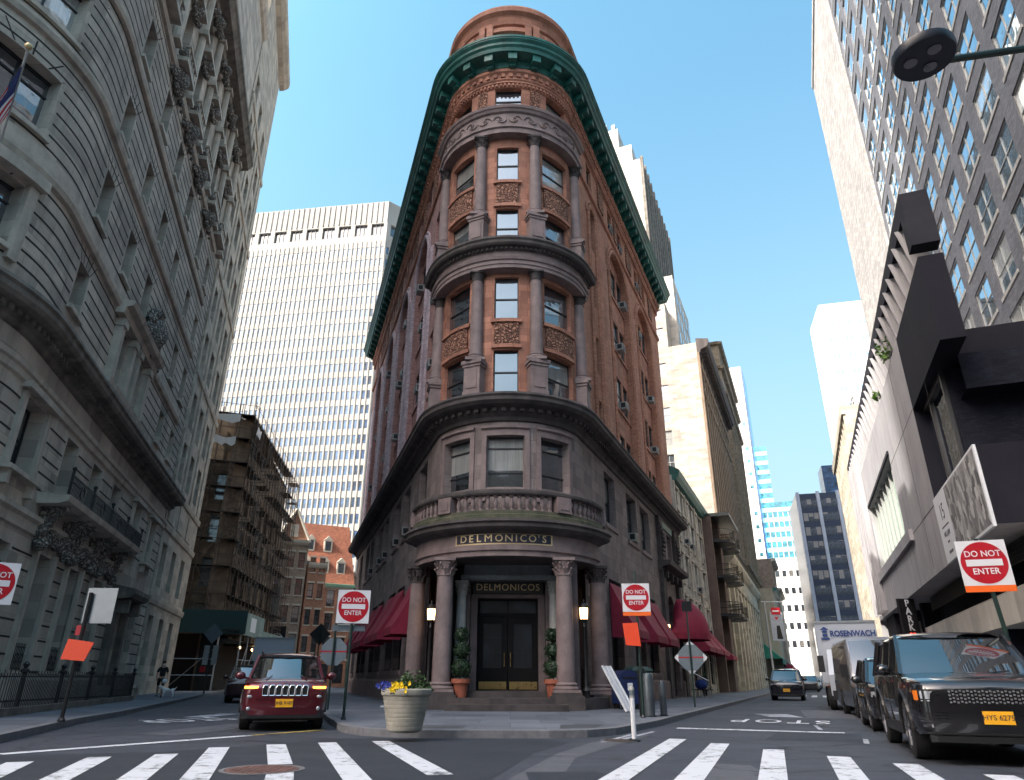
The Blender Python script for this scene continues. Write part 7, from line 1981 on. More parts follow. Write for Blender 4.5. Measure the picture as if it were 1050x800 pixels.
        m = MB(); m.box(-bw*.95,bw*.95,yA0-.05,yA0+.18,z0-.005,z0+.012)
        for x in (-.42,.12): m.sq((x,yA0+.02,z0+.02),(x+.5,yA0+.16,z0+.08),.02,.02)
        m.build('wiper_cowl', M['blackplastic'], s.t, False)
    def wheels(s):
        for y in s.wy:
            for sg in (-1,1): wheel(s.t, sg*(s.W-.13), y, s.wr, .235, s.rim or M['rim'], s.spokes)
    def patch(s, x0, x1, z0, z1, m, name, off=.012, parent=None, n=None, y0=0):
        q = MB(); n = n or max(1, int(abs(x1-x0)/.08)); xs = [x0+(x1-x0)*k/n for k in range(n+1)]
        f = lambda x,z,o: (x, y0+s.yf(x)-o+.02, z)
        for a,b in zip(xs[:-1],xs[1:]):
            q.quad(f(a,z0,off),f(b,z0,off),f(b,z1,off),f(a,z1,off)); q.quad(f(a,z1,off),f(b,z1,off),f(b,z1,-.05),f(a,z1,-.05)); q.quad(f(a,z0,-.05),f(b,z0,-.05),f(b,z0,off),f(a,z0,off))
        for x in (x0,x1): q.quad(f(x,z0,off),f(x,z1,off),f(x,z1,-.05),f(x,z0,-.05))
        return q.build(name, m, parent or s.t, False)
    def plate(s, z, body, txt=True, x=0, off=.05):
        pl = s.patch(x-.19,x+.19,z,z+.17,M['plate_yellow'],'licence_plate',off,n=1)
        text('lettering', body, M['ink'], pl, (x, s.yf(x)-off+.016, z+.085), (pi/2,0,0), .098, world=False, extrude=.002)
def red_suv():
    col = paint('dark_red_metallic_paint', (.095,.006,.014), .35, .3)
    c = Car('red_suv', 'dark red suv facing us with amber lamps lit, seven slot grille and yellow plate', 'car', (-5.15,17.1), 17.4, W=.95, L=4.7, H=1.66, hood=(.98,1.10), belt=1.10, cowl=1.10, wst=1.85, rst=4.0, roofw=.72, wr=.38, wy=(.95,3.7), col=col, rim=M['rim_dark'], ftap=.82)
    for k in range(7):
        x = -.435+.145*k; o = MB(); 
        pts = [(x-.056,.74),(x+.056,.74),(x+.062,.90),(x+.04,.955),(x-.04,.955),(x-.062,.90)]; n = len(pts)
        o.quad(*[(a, c.yf(a)-.005, z) for a,z in pts]); g = o.build('grille_slot', M['cabin'], c.t, False)
        o = MB()
        for i in range(n): a, b = pts[i], pts[(i+1)%n]; o.bar((a[0],c.yf(a[0])-.012,a[1]),(b[0],c.yf(b[0])-.012,b[1]),.0125,6)
        o.build('chrome_surround', M['chrome'], g, False)
    for sg in (-1,1):
        c.patch(sg*.60,sg*.90,.885,.935,M['amber'],'daytime_lamp',.014); c.patch(sg*.58,sg*.92,.86,.882,M['blackplastic'],'lamp_trim',.012)
        c.patch(sg*.62,sg*.88,.66,.78,M['blackplastic'],'headlight_recess',.012)
        h = MB(); h.ball((sg*.76,c.yf(.76)+.005,.72),.042,10,6,(1.4,.4,.8)); h.build('headlight', M['lens'], c.t, False, smooth=True)
        h = MB(); h.ball((sg*.76,c.yf(.76)+.005,.47),.045,10,6,(1,.5,1)); h.build('fog_lamp', M['lens'], c.t, False, smooth=True)
        r = MB(); r.bar((sg*.66,1.95,1.72),(sg*.66,3.9,1.72),.022,6); r.bar((sg*.66,1.95,1.72),(sg*.66,1.95,1.66),.02,6); r.bar((sg*.66,3.9,1.72),(sg*.66,3.9,1.66),.02,6); r.build('roof_rail', M['blackplastic'], c.t, False)
    c.patch(-.90,.90,.27,.44,M['blackplastic'],'front_skirt',.018); c.patch(-.66,.66,.44,.66,M['blackplastic'],'lower_grille',.012); c.patch(-.62,.62,.66,.70,col,'bumper_lip',.03)
    c.plate(.50,'JHB 9187',off=.05)
    m = MB(); 
    for x in (-.30,.30):
        m.sq((x*1.5,.25,1.075),(x*1.15,1.0,1.165),.03,.02)
    m.build('bonnet_crease', col, c.b, False)
    m = MB(); m.box(-.045,.045,c.yf(0)-.002,c.yf(0)+.03,.975,.995); m.build('badge', M['chrome'], c.b, False)
red_suv()
def black_suv():
    col = paint('black_paint', (.006,.006,.008), 0, .2)
    c = Car('black_suv', 'large glossy black suv with mesh grille and yellow plate, first of the parked vehicles', 'car', (6.95,10.75), -20.5, W=1.06, L=5.2, H=1.88, hood=(1.08,1.20), belt=1.22, cowl=1.35, wst=2.10, rst=4.75, roofw=.82, wr=.44, wy=(1.0,4.15), col=col, rim=M['rim'], spokes=7, ftap=.78, sill=.36)
    g = c.patch(-.58,.58,.80,1.00,M['cabin'],'grille',.012); m = MB()
    for j in range(4):
        for k in range(24):
            x = -.55+.0478*k; z = .825+.048*j+(.012 if k%2 else 0); m.box(x-.014,x+.014,-.004,.012,z-.012,z+.012)
    m.build('mesh', M['galv'], g, False)
    c.patch(-.62,.62,1.003,1.022,M['galv'],'grille_frame',.018); c.patch(-.62,.62,.775,.797,M['galv'],'grille_frame',.018)
    for sg in (-1,1):
        h = c.patch(sg*.62,sg*.985,.82,1.0,M['blackplastic'],'headlight',.012)
        c.patch(sg*.655,sg*.93,.868,.975,M['lens'],'projector_lens',.0155,h)
        c.patch(sg*.64,sg*.93,.835,.85,M['lens'],'light_strip',.016,h); c.patch(sg*.955,sg*1.0,.85,.98,M['amber_off'],'indicator',.016,h)
        v = c.patch(sg*.60,sg*.96,.58,.72,M['cabin'],'air_intake',.014); 
        for z in (.60,.64,.68): c.patch(sg*.61,sg*.95,z,z+.012,M['dark_metal'],'slat',.02,v)
        c.patch(sg*.62,sg*.86,.49,.525,M['lens'],'fog_lamp',.016)
        m = MB(); m.box(min(sg*1.055,sg*1.072),max(sg*1.055,sg*1.072),1.72,1.86,.70,1.08); m.build('side_vent', M['dark_metal'], c.t, False)
    c.patch(-.95,.95,.40,.43,M['dark_metal'],'bumper_strip',.024); c.patch(-.56,.56,.46,.70,M['blackplastic'],'lower_grille',.008); c.patch(-.9,.9,.30,.385,M['dark_metal'],'skid_plate',.016)
    c.patch(-.36,.36,.735,.765,M['chrome'],'lettering_bar',.016,c.b); c.plate(.545,'HYS 6275',off=.03)
    s = MB(); s.quad((.44,c.wst-.17,1.43),(.62,c.wst-.15,1.43),(.60,c.wst-.10,1.52),(.42,c.wst-.12,1.52)); 
    m = MB(); m.box(.40,.62,1.62,1.622,1.335,1.40); m.build('parking_permit', M['sign_white'], c.t, False)
    return c
black_suv()
dk = paint('black_hatchback_paint', (.012,.012,.015), .2, .25)
def small_suv():
    c = Car('black_crossover', 'black crossover parked between the large black suv and the grey van', 'car', (9.25,17.2), -21, W=.90, L=4.4, H=1.66, hood=(.95,1.06), belt=1.08, cowl=1.0, wst=1.75, rst=3.8, roofw=.66, col=dk, wr=.36)
    for sg in (-1,1): c.patch(sg*.5,sg*.84,.76,.88,M['lens'],'headlight',.012)
    c.patch(-.45,.45,.66,.86,M['cabin'],'grille',.012); c.patch(-.84,.84,.3,.46,M['blackplastic'],'front_skirt',.014); c.plate(.48,'KCL 4402',off=.03)
small_suv()
def black_taxi():
    c = Car('black_wagon', 'black suv driving towards us past the tall lamp pole', 'car', (16.9,45.6), -22.5, W=.98, L=4.8, H=1.78, hood=(1.02,1.14), belt=1.15, cowl=1.15, wst=1.85, rst=4.3, roofw=.74, col=paint('black_wagon_paint', (.01,.012,.018), .2, .25), wr=.38)
    for sg in (-1,1): c.patch(sg*.55,sg*.92,.84,.96,M['lens'],'headlight',.012); c.patch(sg*.62,sg*.86,.50,.58,M['lens'],'fog_lamp',.012)
    c.patch(-.50,.50,.72,.95,M['cabin'],'grille',.01); c.patch(-.50,.50,.82,.845,M['chrome'],'grille_bar',.02); c.patch(-.9,.9,.28,.42,M['blackplastic'],'front_skirt',.014); c.plate(.50,'T689 C',off=.035)
black_taxi()
def van(name, label, loc, deg, col, W=1.0, L=5.8, H=2.55, group=None, detail=True):
    t = thing(name, label, 'van', (loc[0],loc[1],0), radians(deg), group); m = MB(); rows = []
    ys = [0,.05,.15,.35,.7,1.0]+[1.05+.4*k for k in range(int((L-1.2)/.4)+1)]+[L]
    def top(y): return 1.0+.12*min(1,y/.5) if y <= .70 else (1.12+(H-1.2)*min(1,(y-.70)/.95)**.8 if y < 1.65 else H-.08)
    ys = sorted(set(ys+[.70,.8,.95,1.1,1.25,1.4,1.5,1.6,1.65]))
    for y in ys:
        f = .84+.16*sqrt(max(0,1-(1-min(y,.5)/.5)**2)); w = W*f; zt = top(y); zl = .32
        for c in (.95, L-1.25):
            d = abs(y-c)
            if d < .43: zl = max(zl, .34+sqrt(.43**2-d*d))
        tw = w*(1-.10*max(0,(zt-1.1)/(H-1.1))); half = [(w*.96,zl),(w,max(zl+.02,.7)),(w*.99,min(1.08,zt-.04)),(tw+.02,zt-.14),(tw*.93,zt-.02),(tw*.5,zt+.03),(0,zt+.04)]
        rows.append([(-a,y,z) for a,z in half]+[(a,y,z) for a,z in half[-2::-1]])
    m.grid(rows)
    for r in (rows[0],rows[-1]):
        n = len(r)
        for k in range(n//2): m.quad(r[k],r[k+1],r[n-2-k],r[n-1-k])
    b = m.build('body', col, t, False, smooth=True)
    m = MB(); g = []
    for j in range(5):
        q = j/4; y = .78+.78*q; z = top(y)+.035; w = W*(.90-.10*q); g.append([(w*u,y-.02+.03*u*u,z-.03*u*u) for u in (-1,-.6,-.2,.2,.6,1)])
    m.grid(g); m.build('windscreen', M['carglass'], t, False, smooth=True)
    for sg in (-1,1):
        m = MB(); x = sg*(W*.985+.004); m.quad((x,1.12,1.18),(x,2.05,1.18),(sg*(W*.925+.006),2.05,1.95),(sg*(W*.925+.006),1.62,1.95)); m.build('side_window', M['carglass'], t, False)
        m = MB(); m.box(min(sg*W*1.01,sg*(W+.24)),max(sg*W*1.01,sg*(W+.24)),1.02,1.16,1.22,1.62); m.build('mirror', M['blackplastic'], t, False)
        m = MB(); m.quad((sg*W*.55,-.008,.78),(sg*W*.82,-.008+.0,.78),(sg*W*.84,.04,1.02),(sg*W*.58,-.006,.98)); m.build('headlight', M['lens'], t, False)
    m = MB(); m.box(-W*.5,W*.5,-.015,.02,.74,.98); m.build('grille', M['cabin'], t, False); m = MB(); m.box(-W*.83,W*.83,-.03,.1,.30,.56); m.build('bumper', M['blackplastic'], t, False)
    m = MB(); m.box(-W*.8,W*.8,.2,L-.2,.3,1.0); m.build('underbody', M['cabin'], t, False)
    for y in (.95,L-1.25):
        for sg in (-1,1): wheel(t, sg*(W-.14), y, .35, .22, M['rim_dark'])
    return t
van('grey_van', 'silver grey high roof van parked between the black crossover and the box truck', (11.85,23.2), -18, paint('silver_grey_paint', (.17,.175,.19), .4, .3))
def box_truck(name, label, loc, deg, lettering=True):
    t = thing(name, label, 'truck', (loc[0],loc[1],0), radians(deg)); W = 1.22; wht = paint('white_truck_paint', (.42,.45,.50), 0, .4)
    m = MB(); m.box(-1.0,1.0,.1,2.0,.55,1.35); m.hexa([(-1.0,.12,1.35),(1.0,.12,1.35),(1.0,2.0,1.35),(-1.0,2.0,1.35),(-.92,.75,2.35),(.92,.75,2.35),(.92,2.0,2.35),(-.92,2.0,2.35)]); c = m.build('cab', wht, t, False)
    m = MB(); m.quad((-.86,.22,1.42),(.86,.22,1.42),(.80,.70,2.25),(-.80,.70,2.25)); m.build('windscreen', M['carglass'], c, False)
    for sg in (-1,1):
        m = MB(); m.quad((sg*1.003,.5,1.42),(sg*1.003,1.5,1.42),(sg*.935,1.5,2.2),(sg*.945,.85,2.2)); m.build('side_window', M['carglass'], c, False)
        m = MB(); m.box(min(sg*1.1,sg*1.34),max(sg*1.1,sg*1.34),.25,.40,1.45,2.1); m.build('mirror', M['blackplastic'], c, False)
    m = MB(); m.box(-W,W,2.1,7.6,.95,3.55); bx = m.build('cargo_box', wht, t, False)
    m = MB()
    for sg in (-1,1):
        m.box(min(sg*W,sg*(W+.03)),max(sg*W,sg*(W+.03)),2.08,2.2,.95,3.57); 
    m.box(-W-.03,W+.03,2.06,2.16,3.5,3.6); m.box(-W-.03,W+.03,2.06,2.16,.93,1.05); m.build('corner_trim', M['galv'], bx, False)
    if lettering:
        blue = plain('navy_lettering', (.02,.05,.18), .5, var=0)
        text('lettering', 'ROSENWACH', blue, bx, (.28,2.05,3.05), (pi/2,0,0), .34, world=False, extrude=.004, bold=.012, sx=.86)
        m = MB()
        for a,b in (((-.95,2.95),(-.75,3.05)),((-.95,3.1),(-.75,3.2)),((-1.02,2.82),(-.68,2.9))): m.box(a[0],b[0],2.04,2.095,a[1],b[1])
        m.quad((-1.05,2.045,3.22),(-.65,2.045,3.22),(-.85,2.045,3.36)); m.build('emblem', blue, bx, False)
    m = MB(); m.box(-.85,.85,.3,7.5,.45,.9); m.build('chassis', M['cabin'], t, False); m = MB(); m.box(-.95,.95,.0,.14,.4,.75); m.build('bumper', M['blackplastic'], t, False)
    for y in (1.0,5.9):
        for sg in (-1,1): wheel(t, sg*.98, y, .44, .28, M['rim_dark'])
    return t
box_truck('box_truck', 'white box truck with navy lettering behind the grey van', (14.1,30.2), -22)
box_truck('box_truck', 'plain pale box truck waiting far behind the dark red suv', (-14.9,46), 17.4, False)
c = Car('dark_suv', 'dark maroon suv half hidden behind the dark red suv', 'car', (-12.8,36.0), 17.4, W=.93, L=4.5, H=1.7, col=paint('maroon_black_paint', (.03,.008,.012), .2, .3))
for sg in (-1,1): c.patch(sg*.5,sg*.86,.80,.90,M['lens'],'headlight',.012)
c.patch(-.45,.45,.66,.86,M['cabin'],'grille',.012)
def parked_row():
    cols = [(.02,.02,.025),(.30,.31,.33),(.05,.06,.09),(.5,.5,.5),(.03,.03,.03),(.10,.02,.02)]
    nm = ['nearest dark car','silver car','navy car','white car','black car','farthest dark red car']
    for k,(cc,lb) in enumerate(zip(cols,nm)):
        t_ = 88+9*k; la = -.9+.12*k; x = N22[0]*la+U22[0]*t_; y = N22[1]*la+U22[1]*t_
        Car('parked_car', f'{lb} in the distant row of parked cars beyond the black moving suv', 'car', (x,y), -22.5, col=paint('row_paint', cc, .2, .3), group='cars parked far down the street')
parked_row()
# ================================================================== street furniture
def hz(d): return radians(d)
def dne_sign(label, base, height, size, face, tilt=(0,0), orange=False, pole=True, z0=.15, lean=(0,0), under=None, ptop=None):
    """square DO NOT ENTER sign on a post; face = rotation about z (0 faces the camera)"""
    t = thing('do_not_enter_sign', label, 'road sign', (base[0],base[1],z0)); h = height-z0; a = face
    fx, fy = sin(a), -cos(a); ux, uy = cos(a), sin(a)
    top = (ptop if ptop is not None else height+size*.55)-z0
    m = MB(); m.bar((0,0,0),(lean[0],lean[1],top),.038,8); m.build('post', M['green_pole'], t, False)
    m = MB(); m.lathe([(.07,0),(.07,.02),(.05,.06)],(0,0),8); m.build('base_collar', M['dark_metal'], t, False)
    k = h/top; cx, cy = lean[0]*k+fx*.055, lean[1]*k+fy*.055; s = size/2
    def P(x, z, o=0): return (cx+ux*x+fx*o, cy+uy*x+fy*o, h+z)
    m = MB(); m.hexa([P(-s,-s,0),P(s,-s,0),P(s,-s,-.012),P(-s,-s,-.012),P(-s,s,0),P(s,s,0),P(s,s,-.012),P(-s,s,-.012)]); p = m.build('panel', M['sign_white'], t, False)
    m = MB(); n = 40; r = s*.93; m.quad(*[P(r*cos(2*pi*q/n), r*sin(2*pi*q/n), .003) for q in range(n)]); d = m.build('red_disc', M['sign_red'], p, False)
    m = MB(); m.quad(P(-r*.78,-r*.16,.006),P(r*.78,-r*.16,.006),P(r*.78,r*.16,.006),P(-r*.78,r*.16,.006)); m.build('white_bar', M['sign_white'], p, False)
    for tx_, z in (('DO NOT', r*.42),('ENTER', -r*.42)): text('lettering', tx_, M['sign_white'], p, P(0,z,.006), (pi/2,0,a), size*.19, world=False, extrude=.001, bold=.002, sx=.95)
    if orange: m = MB(); m.quad(P(-s,-s*1.28,.004),P(s,-s*1.28,.004),P(s,-s-.002,.004),P(-s,-s-.002,.004)); m.quad(P(-s,-s*1.28,0),P(-s,-s-.002,0),P(s,-s-.002,0),P(s,-s*1.28,0)); m.build('orange_strip', M['sign_orange'], p, False)
    return t, P
def furniture():
    # left of the island
    t, P = dne_sign('red do not enter sign on a post near the concrete planter', (-4.22,19.13), 2.88, .85, radians(12))
    m = MB(); m.quad(P(-.5,-.62,-.08),P(.35,-.62,-.08),P(.35,-.47,-.08),P(-.5,-.47,-.08)); m.build('street_plate', M['sign_back'], t, False)
    # octagonal stop sign seen from behind on its own post
    def back_sign(name, label, base, z, r, sides, m_, post_top, cat='road sign', stripe=True, rot=pi/8, face=0, corners=False):
        t = thing(name, label, cat, (base[0],base[1],.15)); fx, fy = sin(face), -cos(face); ux, uy = cos(face), sin(face); o = -.06
        def P(x, zz, q=0): return (fx*(o+q)+ux*x, fy*(o+q)+uy*x, z-.15+zz)
        m = MB(); m.bar((0,0,0),(0,0,post_top-.15),.036,8); m.build('post', M['green_pole'], t, False)
        m = MB(); f = [P(r*cos(rot+2*pi*k/sides), r*sin(rot+2*pi*k/sides), 0) for k in range(sides)]; bk = [P(r*cos(rot+2*pi*k/sides), r*sin(rot+2*pi*k/sides), -.012) for k in range(sides)]
        m.quad(*f); m.quad(*bk[::-1])
        for k in range(sides): j = (k+1)%sides; m.quad(f[k],f[j],bk[j],bk[k])
        p = m.build('panel', m_, t, False)
        if stripe: m = MB(); m.quad(P(-r*.95,-.02,.004),P(r*.95,-.02,.004),P(r*.95,.03,.004),P(-r*.95,.03,.004)); m.build('red_strip', M['sign_red'], p, False)
        if corners: m = MB(); e = r*.78; m.quad(P(-e-.25,0,-.02),P(0,-e-.25,-.02),P(e+.25,0,-.02),P(0,e+.25,-.02)); m.build('backing', M['sign_white'], p, False)
        return t, P
    t, P = back_sign('stop_sign', 'grey back of an octagonal stop sign with a red strip, behind the planter side sign', (-6.04,24.9), 1.95, .47, 8, M['sign_back'], 3.95)
    m = MB(); m.box(-.02,.75,.04,.06,2.75,3.6); m.build('parking_plate', M['sign_white'], t, False); m = MB(); m.box(0,.6,.04,.06,2.45,2.7); m.build('lower_plate', M['frame_pale'], t, False)
    back_sign('warning_sign', 'dark grey back of a small diamond sign beyond the dark red suv', (-11.2,42.5), 3.5, .62, 4, M['dark_metal'], 3.9, stripe=False, rot=0)
    # right of the portico
    t, P = dne_sign('red do not enter sign on the tall post by the steel bollards', (3.68,20.9), 3.34, .80, radians(-6), orange=True, ptop=4.1)
    fl = thing('orange_tag', 'square red orange plastic flag tied to the post by the steel bollards', 'marker flag', (3.56,20.8,2.33)); m = MB(); m.hexa([(-.28,-.09,-.31),(.15,-.09,-.34),(.15,-.07,-.34),(-.28,-.07,-.31),(-.34,-.08,.28),(.09,-.08,.30),(.09,-.06,.30),(-.34,-.06,.28)]); m.build('sheet', M['flag_orange'], fl, False)
    t, P = back_sign('stop_sign', 'blue grey back of a stop sign with pale corners near the maroon dome awning', (7.2,29.3), 1.95, .52, 8, M['sign_back'], 4.2, corners=True, face=radians(-20))
    m = MB(); m.box(-.2,.2,-.1,-.085,3.55,3.95); m.build('plate', M['dark_metal'], t, False)
    # near right sign
    dne_sign('large red do not enter sign with an orange strip above the black suv', (8.75,12.6), 3.10, .80, radians(-18), orange=True, lean=(-.15,.1))
    # near left sign at the frame edge
    dne_sign('red do not enter sign turned aside in front of the grey bank', (-10.26,13.94), 2.81, .80, radians(32))
    # left kerb post with blank panel and flag
    t = thing('sign_post', 'black post with a bare sign back on the pavement by the iron fence', 'sign post', (-10.48,17.7,.15)); m = MB(); m.bar((0,0,0),(.0,0,2.9),.045,8); m.build('post', M['black_iron'], t, False); m = MB(); m.lathe([(.09,0),(.09,.03),(.06,.08)],(0,0),8); m.build('base_collar', M['black_iron'], t, False)
    m = MB(); m.box(-.12,.62,.06,.075,2.18,3.02); m.build('sign_back', M['galv'], t, False); m = MB(); m.box(-.2,.02,.05,.07,1.9,2.13); m.build('red_plate', M['sign_red'], t, False)
    fl = thing('orange_tag', 'red orange plastic square tied low on the black post by the iron fence', 'marker flag', (-10.5,17.64,1.70)); m = MB(); m.hexa([(-.30,-.03,-.20),(.28,-.03,-.24),(.28,-.01,-.24),(-.30,-.01,-.20),(-.22,-.03,.26),(.42,-.03,.18),(.42,-.01,.18),(-.22,-.01,.26)]); m.build('sheet', M['flag_orange'], fl, False)
    # diamond and plates by the scaffold
    t = thing('sign_post', 'post with a diamond sign back and two white plates in front of the sidewalk shed', 'sign post', (-19.9,48.5,.15)); m = MB(); m.bar((0,0,0),(0,0,4.3),.05,8); m.build('post', M['black_iron'], t, False); m = MB(); m.quad((-.65,-.06,3.7),(0,-.06,3.05),(.65,-.06,3.7),(0,-.06,4.35)); m.quad((-.65,-.05,3.7),(0,-.05,4.35),(.65,-.05,3.7),(0,-.05,3.05)); m.build('diamond_panel', M['sign_back'], t, False)
    for x in (-.42,.16): m = MB(); m.box(x,x+.36,-.08,-.06,1.75,2.95); m.build('plate', M['frame_pale'], t, False)
    m = MB(); m.box(-.5,-.14,-.08,-.06,1.3,1.65); m.build('red_plate', M['sign_red'], t, False)
    # bollards, white delineator post
    for (x,y),lb,tall in (((3.98,21.5),'wider steel bollard standing close to the sign post on the island kerb',1.15),((4.5,22.1),'slim steel bollard standing apart from the wider one on the island kerb',.95)):
        t = thing('bollard', lb, 'bollard', (x,y,.15), 0, 'steel bollards by the kerb'); r = .15 if tall > 1 else .10; m = MB(); m.lathe([(r,0),(r,tall-.12),(r*.8,tall-.02),(r*.3,tall)],(0,0),16); m.build('tube', stone('dull_steel', (.16,.19,.21), (.10,.115,.13), 3, .45, .1, metallic=.6), t, False, smooth=True)
        m = MB(); m.lathe([(r*1.25,0),(r*1.25,.03)],(0,0),16); m.build('foot', M['dark_metal'], t, False)
    m_ = thing('bollard', 'dark bollard hidden half behind the wider steel bollard', 'bollard', (3.85,21.75,.15), 0, 'steel bollards by the kerb'); m = MB(); m.lathe([(.12,0),(.12,1.2),(.09,1.28),(.02,1.3)],(0,0),14); m.build('tube', M['dark_metal'], m_, False, smooth=True)
    t = thing('delineator_post', 'short white plastic post with a grey cap at the rounded kerb', 'post', (2.42,14.9,0)); m = MB(); m.lathe([(.05,.04),(.05,.78)],(0,0),14); m.build('tube', M['sign_white'], t, False, smooth=True); m = MB(); m.lathe([(.053,.78),(.053,.96),(.03,.99)],(0,0),14); m.build('cap', M['frame_pale'], t, False, smooth=True); m = MB(); m.lathe([(.12,0),(.12,.03),(.07,.05)],(0,0),14); m.build('base', M['dark_metal'], t, False); m = MB(); m.lathe([(.0535,.82),(.0535,.92)],(0,0),14,False); m.build('reflector', M['sign_back'], t, False)
    # mailbox and relay box
    t = thing('mailbox', 'dark blue round topped mailbox behind the leaning white crate', 'mailbox', (4.15,26.9,.15), radians(20)); m = MB(); w, d = .38, .36; prof = [(-w,.18),(-w,.92)]+[(-w*cos(pi*k/10),.92+w*sin(pi*k/10)) for k in range(1,10)]+[(w,.92),(w,.18)]
    m.grid([[(x,-d,z) for x,z in prof],[(x,d,z) for x,z in prof]],True); m.quad(*[(x,-d,z) for x,z in prof]); m.quad(*[(x,d,z) for x,z in prof][::-1]); m.build('body', paint('mailbox_blue', (.008,.018,.075), 0, .35), t, False)
    for x in (-.32,.32):
        for y in (-.3,.3): m = MB(); m.box(x-.03,x+.03,y-.03,y+.03,0,.2); m.build('leg', M['dark_metal'], t, False)
    m = MB(); m.box(-.28,.28,-d-.015,-d,1.0,1.06); m.build('slot', M['dark_metal'], t, False); m = MB(); m.box(-.10,.10,-d-.01,-d,.62,.86); m.build('label', M['sign_white'], t, False)
    t = thing('relay_box', 'dark green metal relay box standing behind the blue mailbox', 'cabinet', (4.75,27.6,.15), radians(20)); m = MB(); m.box(-.42,.42,-.36,.36,.08,1.28); m.build('body', M['green_pole'], t, False); m = MB(); m.hexa([(-.46,-.4,1.28),(.46,-.4,1.28),(.46,.4,1.28),(-.46,.4,1.28),(-.3,-.25,1.42),(.3,-.25,1.42),(.3,.25,1.42),(-.3,.25,1.42)]); m.build('lid', M['green_pole'], t, False); m = MB(); m.box(-.36,.36,-.3,.3,0,.08); m.build('base', M['dark_metal'], t, False); m = MB(); m.box(.2,.4,-.372,-.36,.15,1.2); m.build('sticker_panel', M['frame_pale'], t, False)
    # folded white slatted crate leaning on the mailbox
    t = thing('slatted_crate', 'white slatted plastic crate leaning on the blue mailbox', 'crate', (3.75,24.4,.15)); A = Vector((.22,-.3,.03)); B = Vector((-.42,.3,1.38)); sd = Vector((-.55,-.32,.02))*.5; m = MB()
    for s0 in (A, A+sd): m.sq(s0, s0+(B-A), .06, .06)
    m.sq(A+sd*.5, A+sd*.5+(B-A), .04, .04); m.build('frame', M['sign_white'], t, False); m = MB()
    for k in range(26): q = A+(B-A)*(k+.5)/26; m.sq(q-sd*.02, q+sd*1.02, .028, .05)
    m.build('slats', M['sign_white'], t, False)
    # planter
    c = (-2.05,14.75); SCALE = .80; t = thing('planter', 'round ribbed cream concrete planter with pansies on the island kerb', 'planter', (c[0],c[1],.15)); m = MB(); R0, R1, H = .40, .58, .90; prof = [(.30,.0),(.36,.02),(R0,.05)]; 
    for k in range(8):
        z0 = .06+.095*k; r0 = R0+(R1-R0)*(z0/H); r1 = R0+(R1-R0)*((z0+.08)/H); prof += [(r0+.006,z0),(r0+.014,z0+.02),(r1+.012,z0+.074),(r1-.006,z0+.084),(r1-.006,z0+.094)]
    prof += [(R1+.03,.83),(R1+.045,.86),(R1+.045,.95),(R1+.02,.975),(R1-.05,.975),(R1-.06,.86)]; m.lathe(prof,(0,0),48,False); m.build('pot', M['planter_conc'], t, False, smooth=True); m = MB(); m.lathe([(R1-.04,.88),(.01,.90)],(0,0),24,False); m.build('soil', M['soil'], t, False); t.scale = (SCALE,)*3
    pl = thing('planter_shrub', 'low mound of dark green leaves growing in the cream planter', 'plant', (c[0],c[1],.15+.87*.80)); pl.scale = (.85,.85,1.0); m = MB(); pts = []
    for k in range(1500):
        a = random.uniform(0,2*pi); r = .52*sqrt(random.random()); bx, by = .08, .05; z = .30*(1-(r/.56)**2)*random.uniform(.35,1.15)*(1+.35*sin(a*3+1)); x = bx+r*cos(a); y = by+r*sin(a)
        if x < -.22 and y < .1 and z < .9 and random.random() < .8: continue
        pts.append((x,y,z))
    m.leaves(pts, .036); m.build('foliage', M['leaf'], pl, False); m = MB()
    for k in range(22): a = random.uniform(0,2*pi); m.bar((.05,.05,-.05),(.05+.4*cos(a),.05+.4*sin(a),random.uniform(.05,.25)),.008,4,.004)
    m.build('stem', M['soil'], pl, False)
    def flowers(label, cx, cy, m_, n, name, sp):
        f = thing('pansies', label, 'flowers', (c[0]+cx*.82,c[1]+cy*.82,.86)); q = MB(); g = []
        for k in range(n):
            x, y, z = random.gauss(0,sp), random.gauss(0,sp*.5), random.uniform(.03,.17)
            for j in range(5): a = 2*pi*j/5+random.random(); d = Vector((cos(a)*.6,-.5,sin(a))).normalized(); e = Vector((-sin(a),0,cos(a))); p0 = Vector((x,y,z)); q.quad(p0,p0+d*.022+e*.02,p0+d*.05,p0+d*.022-e*.02)
            g.append((x,y,z-.05))
        q.build('petals', m_, f, False); q = MB(); q.leaves(g*2, .03); q.build('leaves', M['leaf'], f, False)
    flowers('cluster of yellow pansies at the front of the cream planter', -.13, -.50, M['flower_y'], 44, 'y', .09); flowers('cluster of blue violet pansies at the rim of the cream planter', -.46, -.28, M['flower_b'], 34, 'b', .085)
    # street lanterns in front of the porch
    def lantern(label, x, y, h):
        t = thing('lamp_post', label, 'lamp post', (x,y,.15), 0, 'lanterns in front of the porch'); m = MB(); m.lathe([(.20,0),(.20,.12),(.15,.18),(.13,.55),(.16,.6),(.10,.68),(.075,.75),(.055,h-.6),(.08,h-.56),(.05,h-.5),(.05,h-.34)],(0,0),14); m.build('post', M['black_iron'], t, False, smooth=True)
        m = MB(); m.lathe([(.05,h-.34),(.13,h-.30),(.145,h-.12),(.155,h+.08),(.13,h+.13)],(0,0),12); m.build('lamp_glass', M['lamp_glow'], t, False, smooth=True)
        m = MB(); m.lathe([(.16,h+.10),(.19,h+.14),(.12,h+.24),(.04,h+.29),(.03,h+.36),(.005,h+.42)],(0,0),12)
        for k in range(6): a = 2*pi*k/6; m.bar((.135*cos(a),.135*sin(a),h-.3),(.165*cos(a),.165*sin(a),h+.11),.011,4)
        m.lathe([(.10,h-.38),(.14,h-.33),(.14,h-.30)],(0,0),12); m.build('lantern_cap', M['black_iron'], t, False)
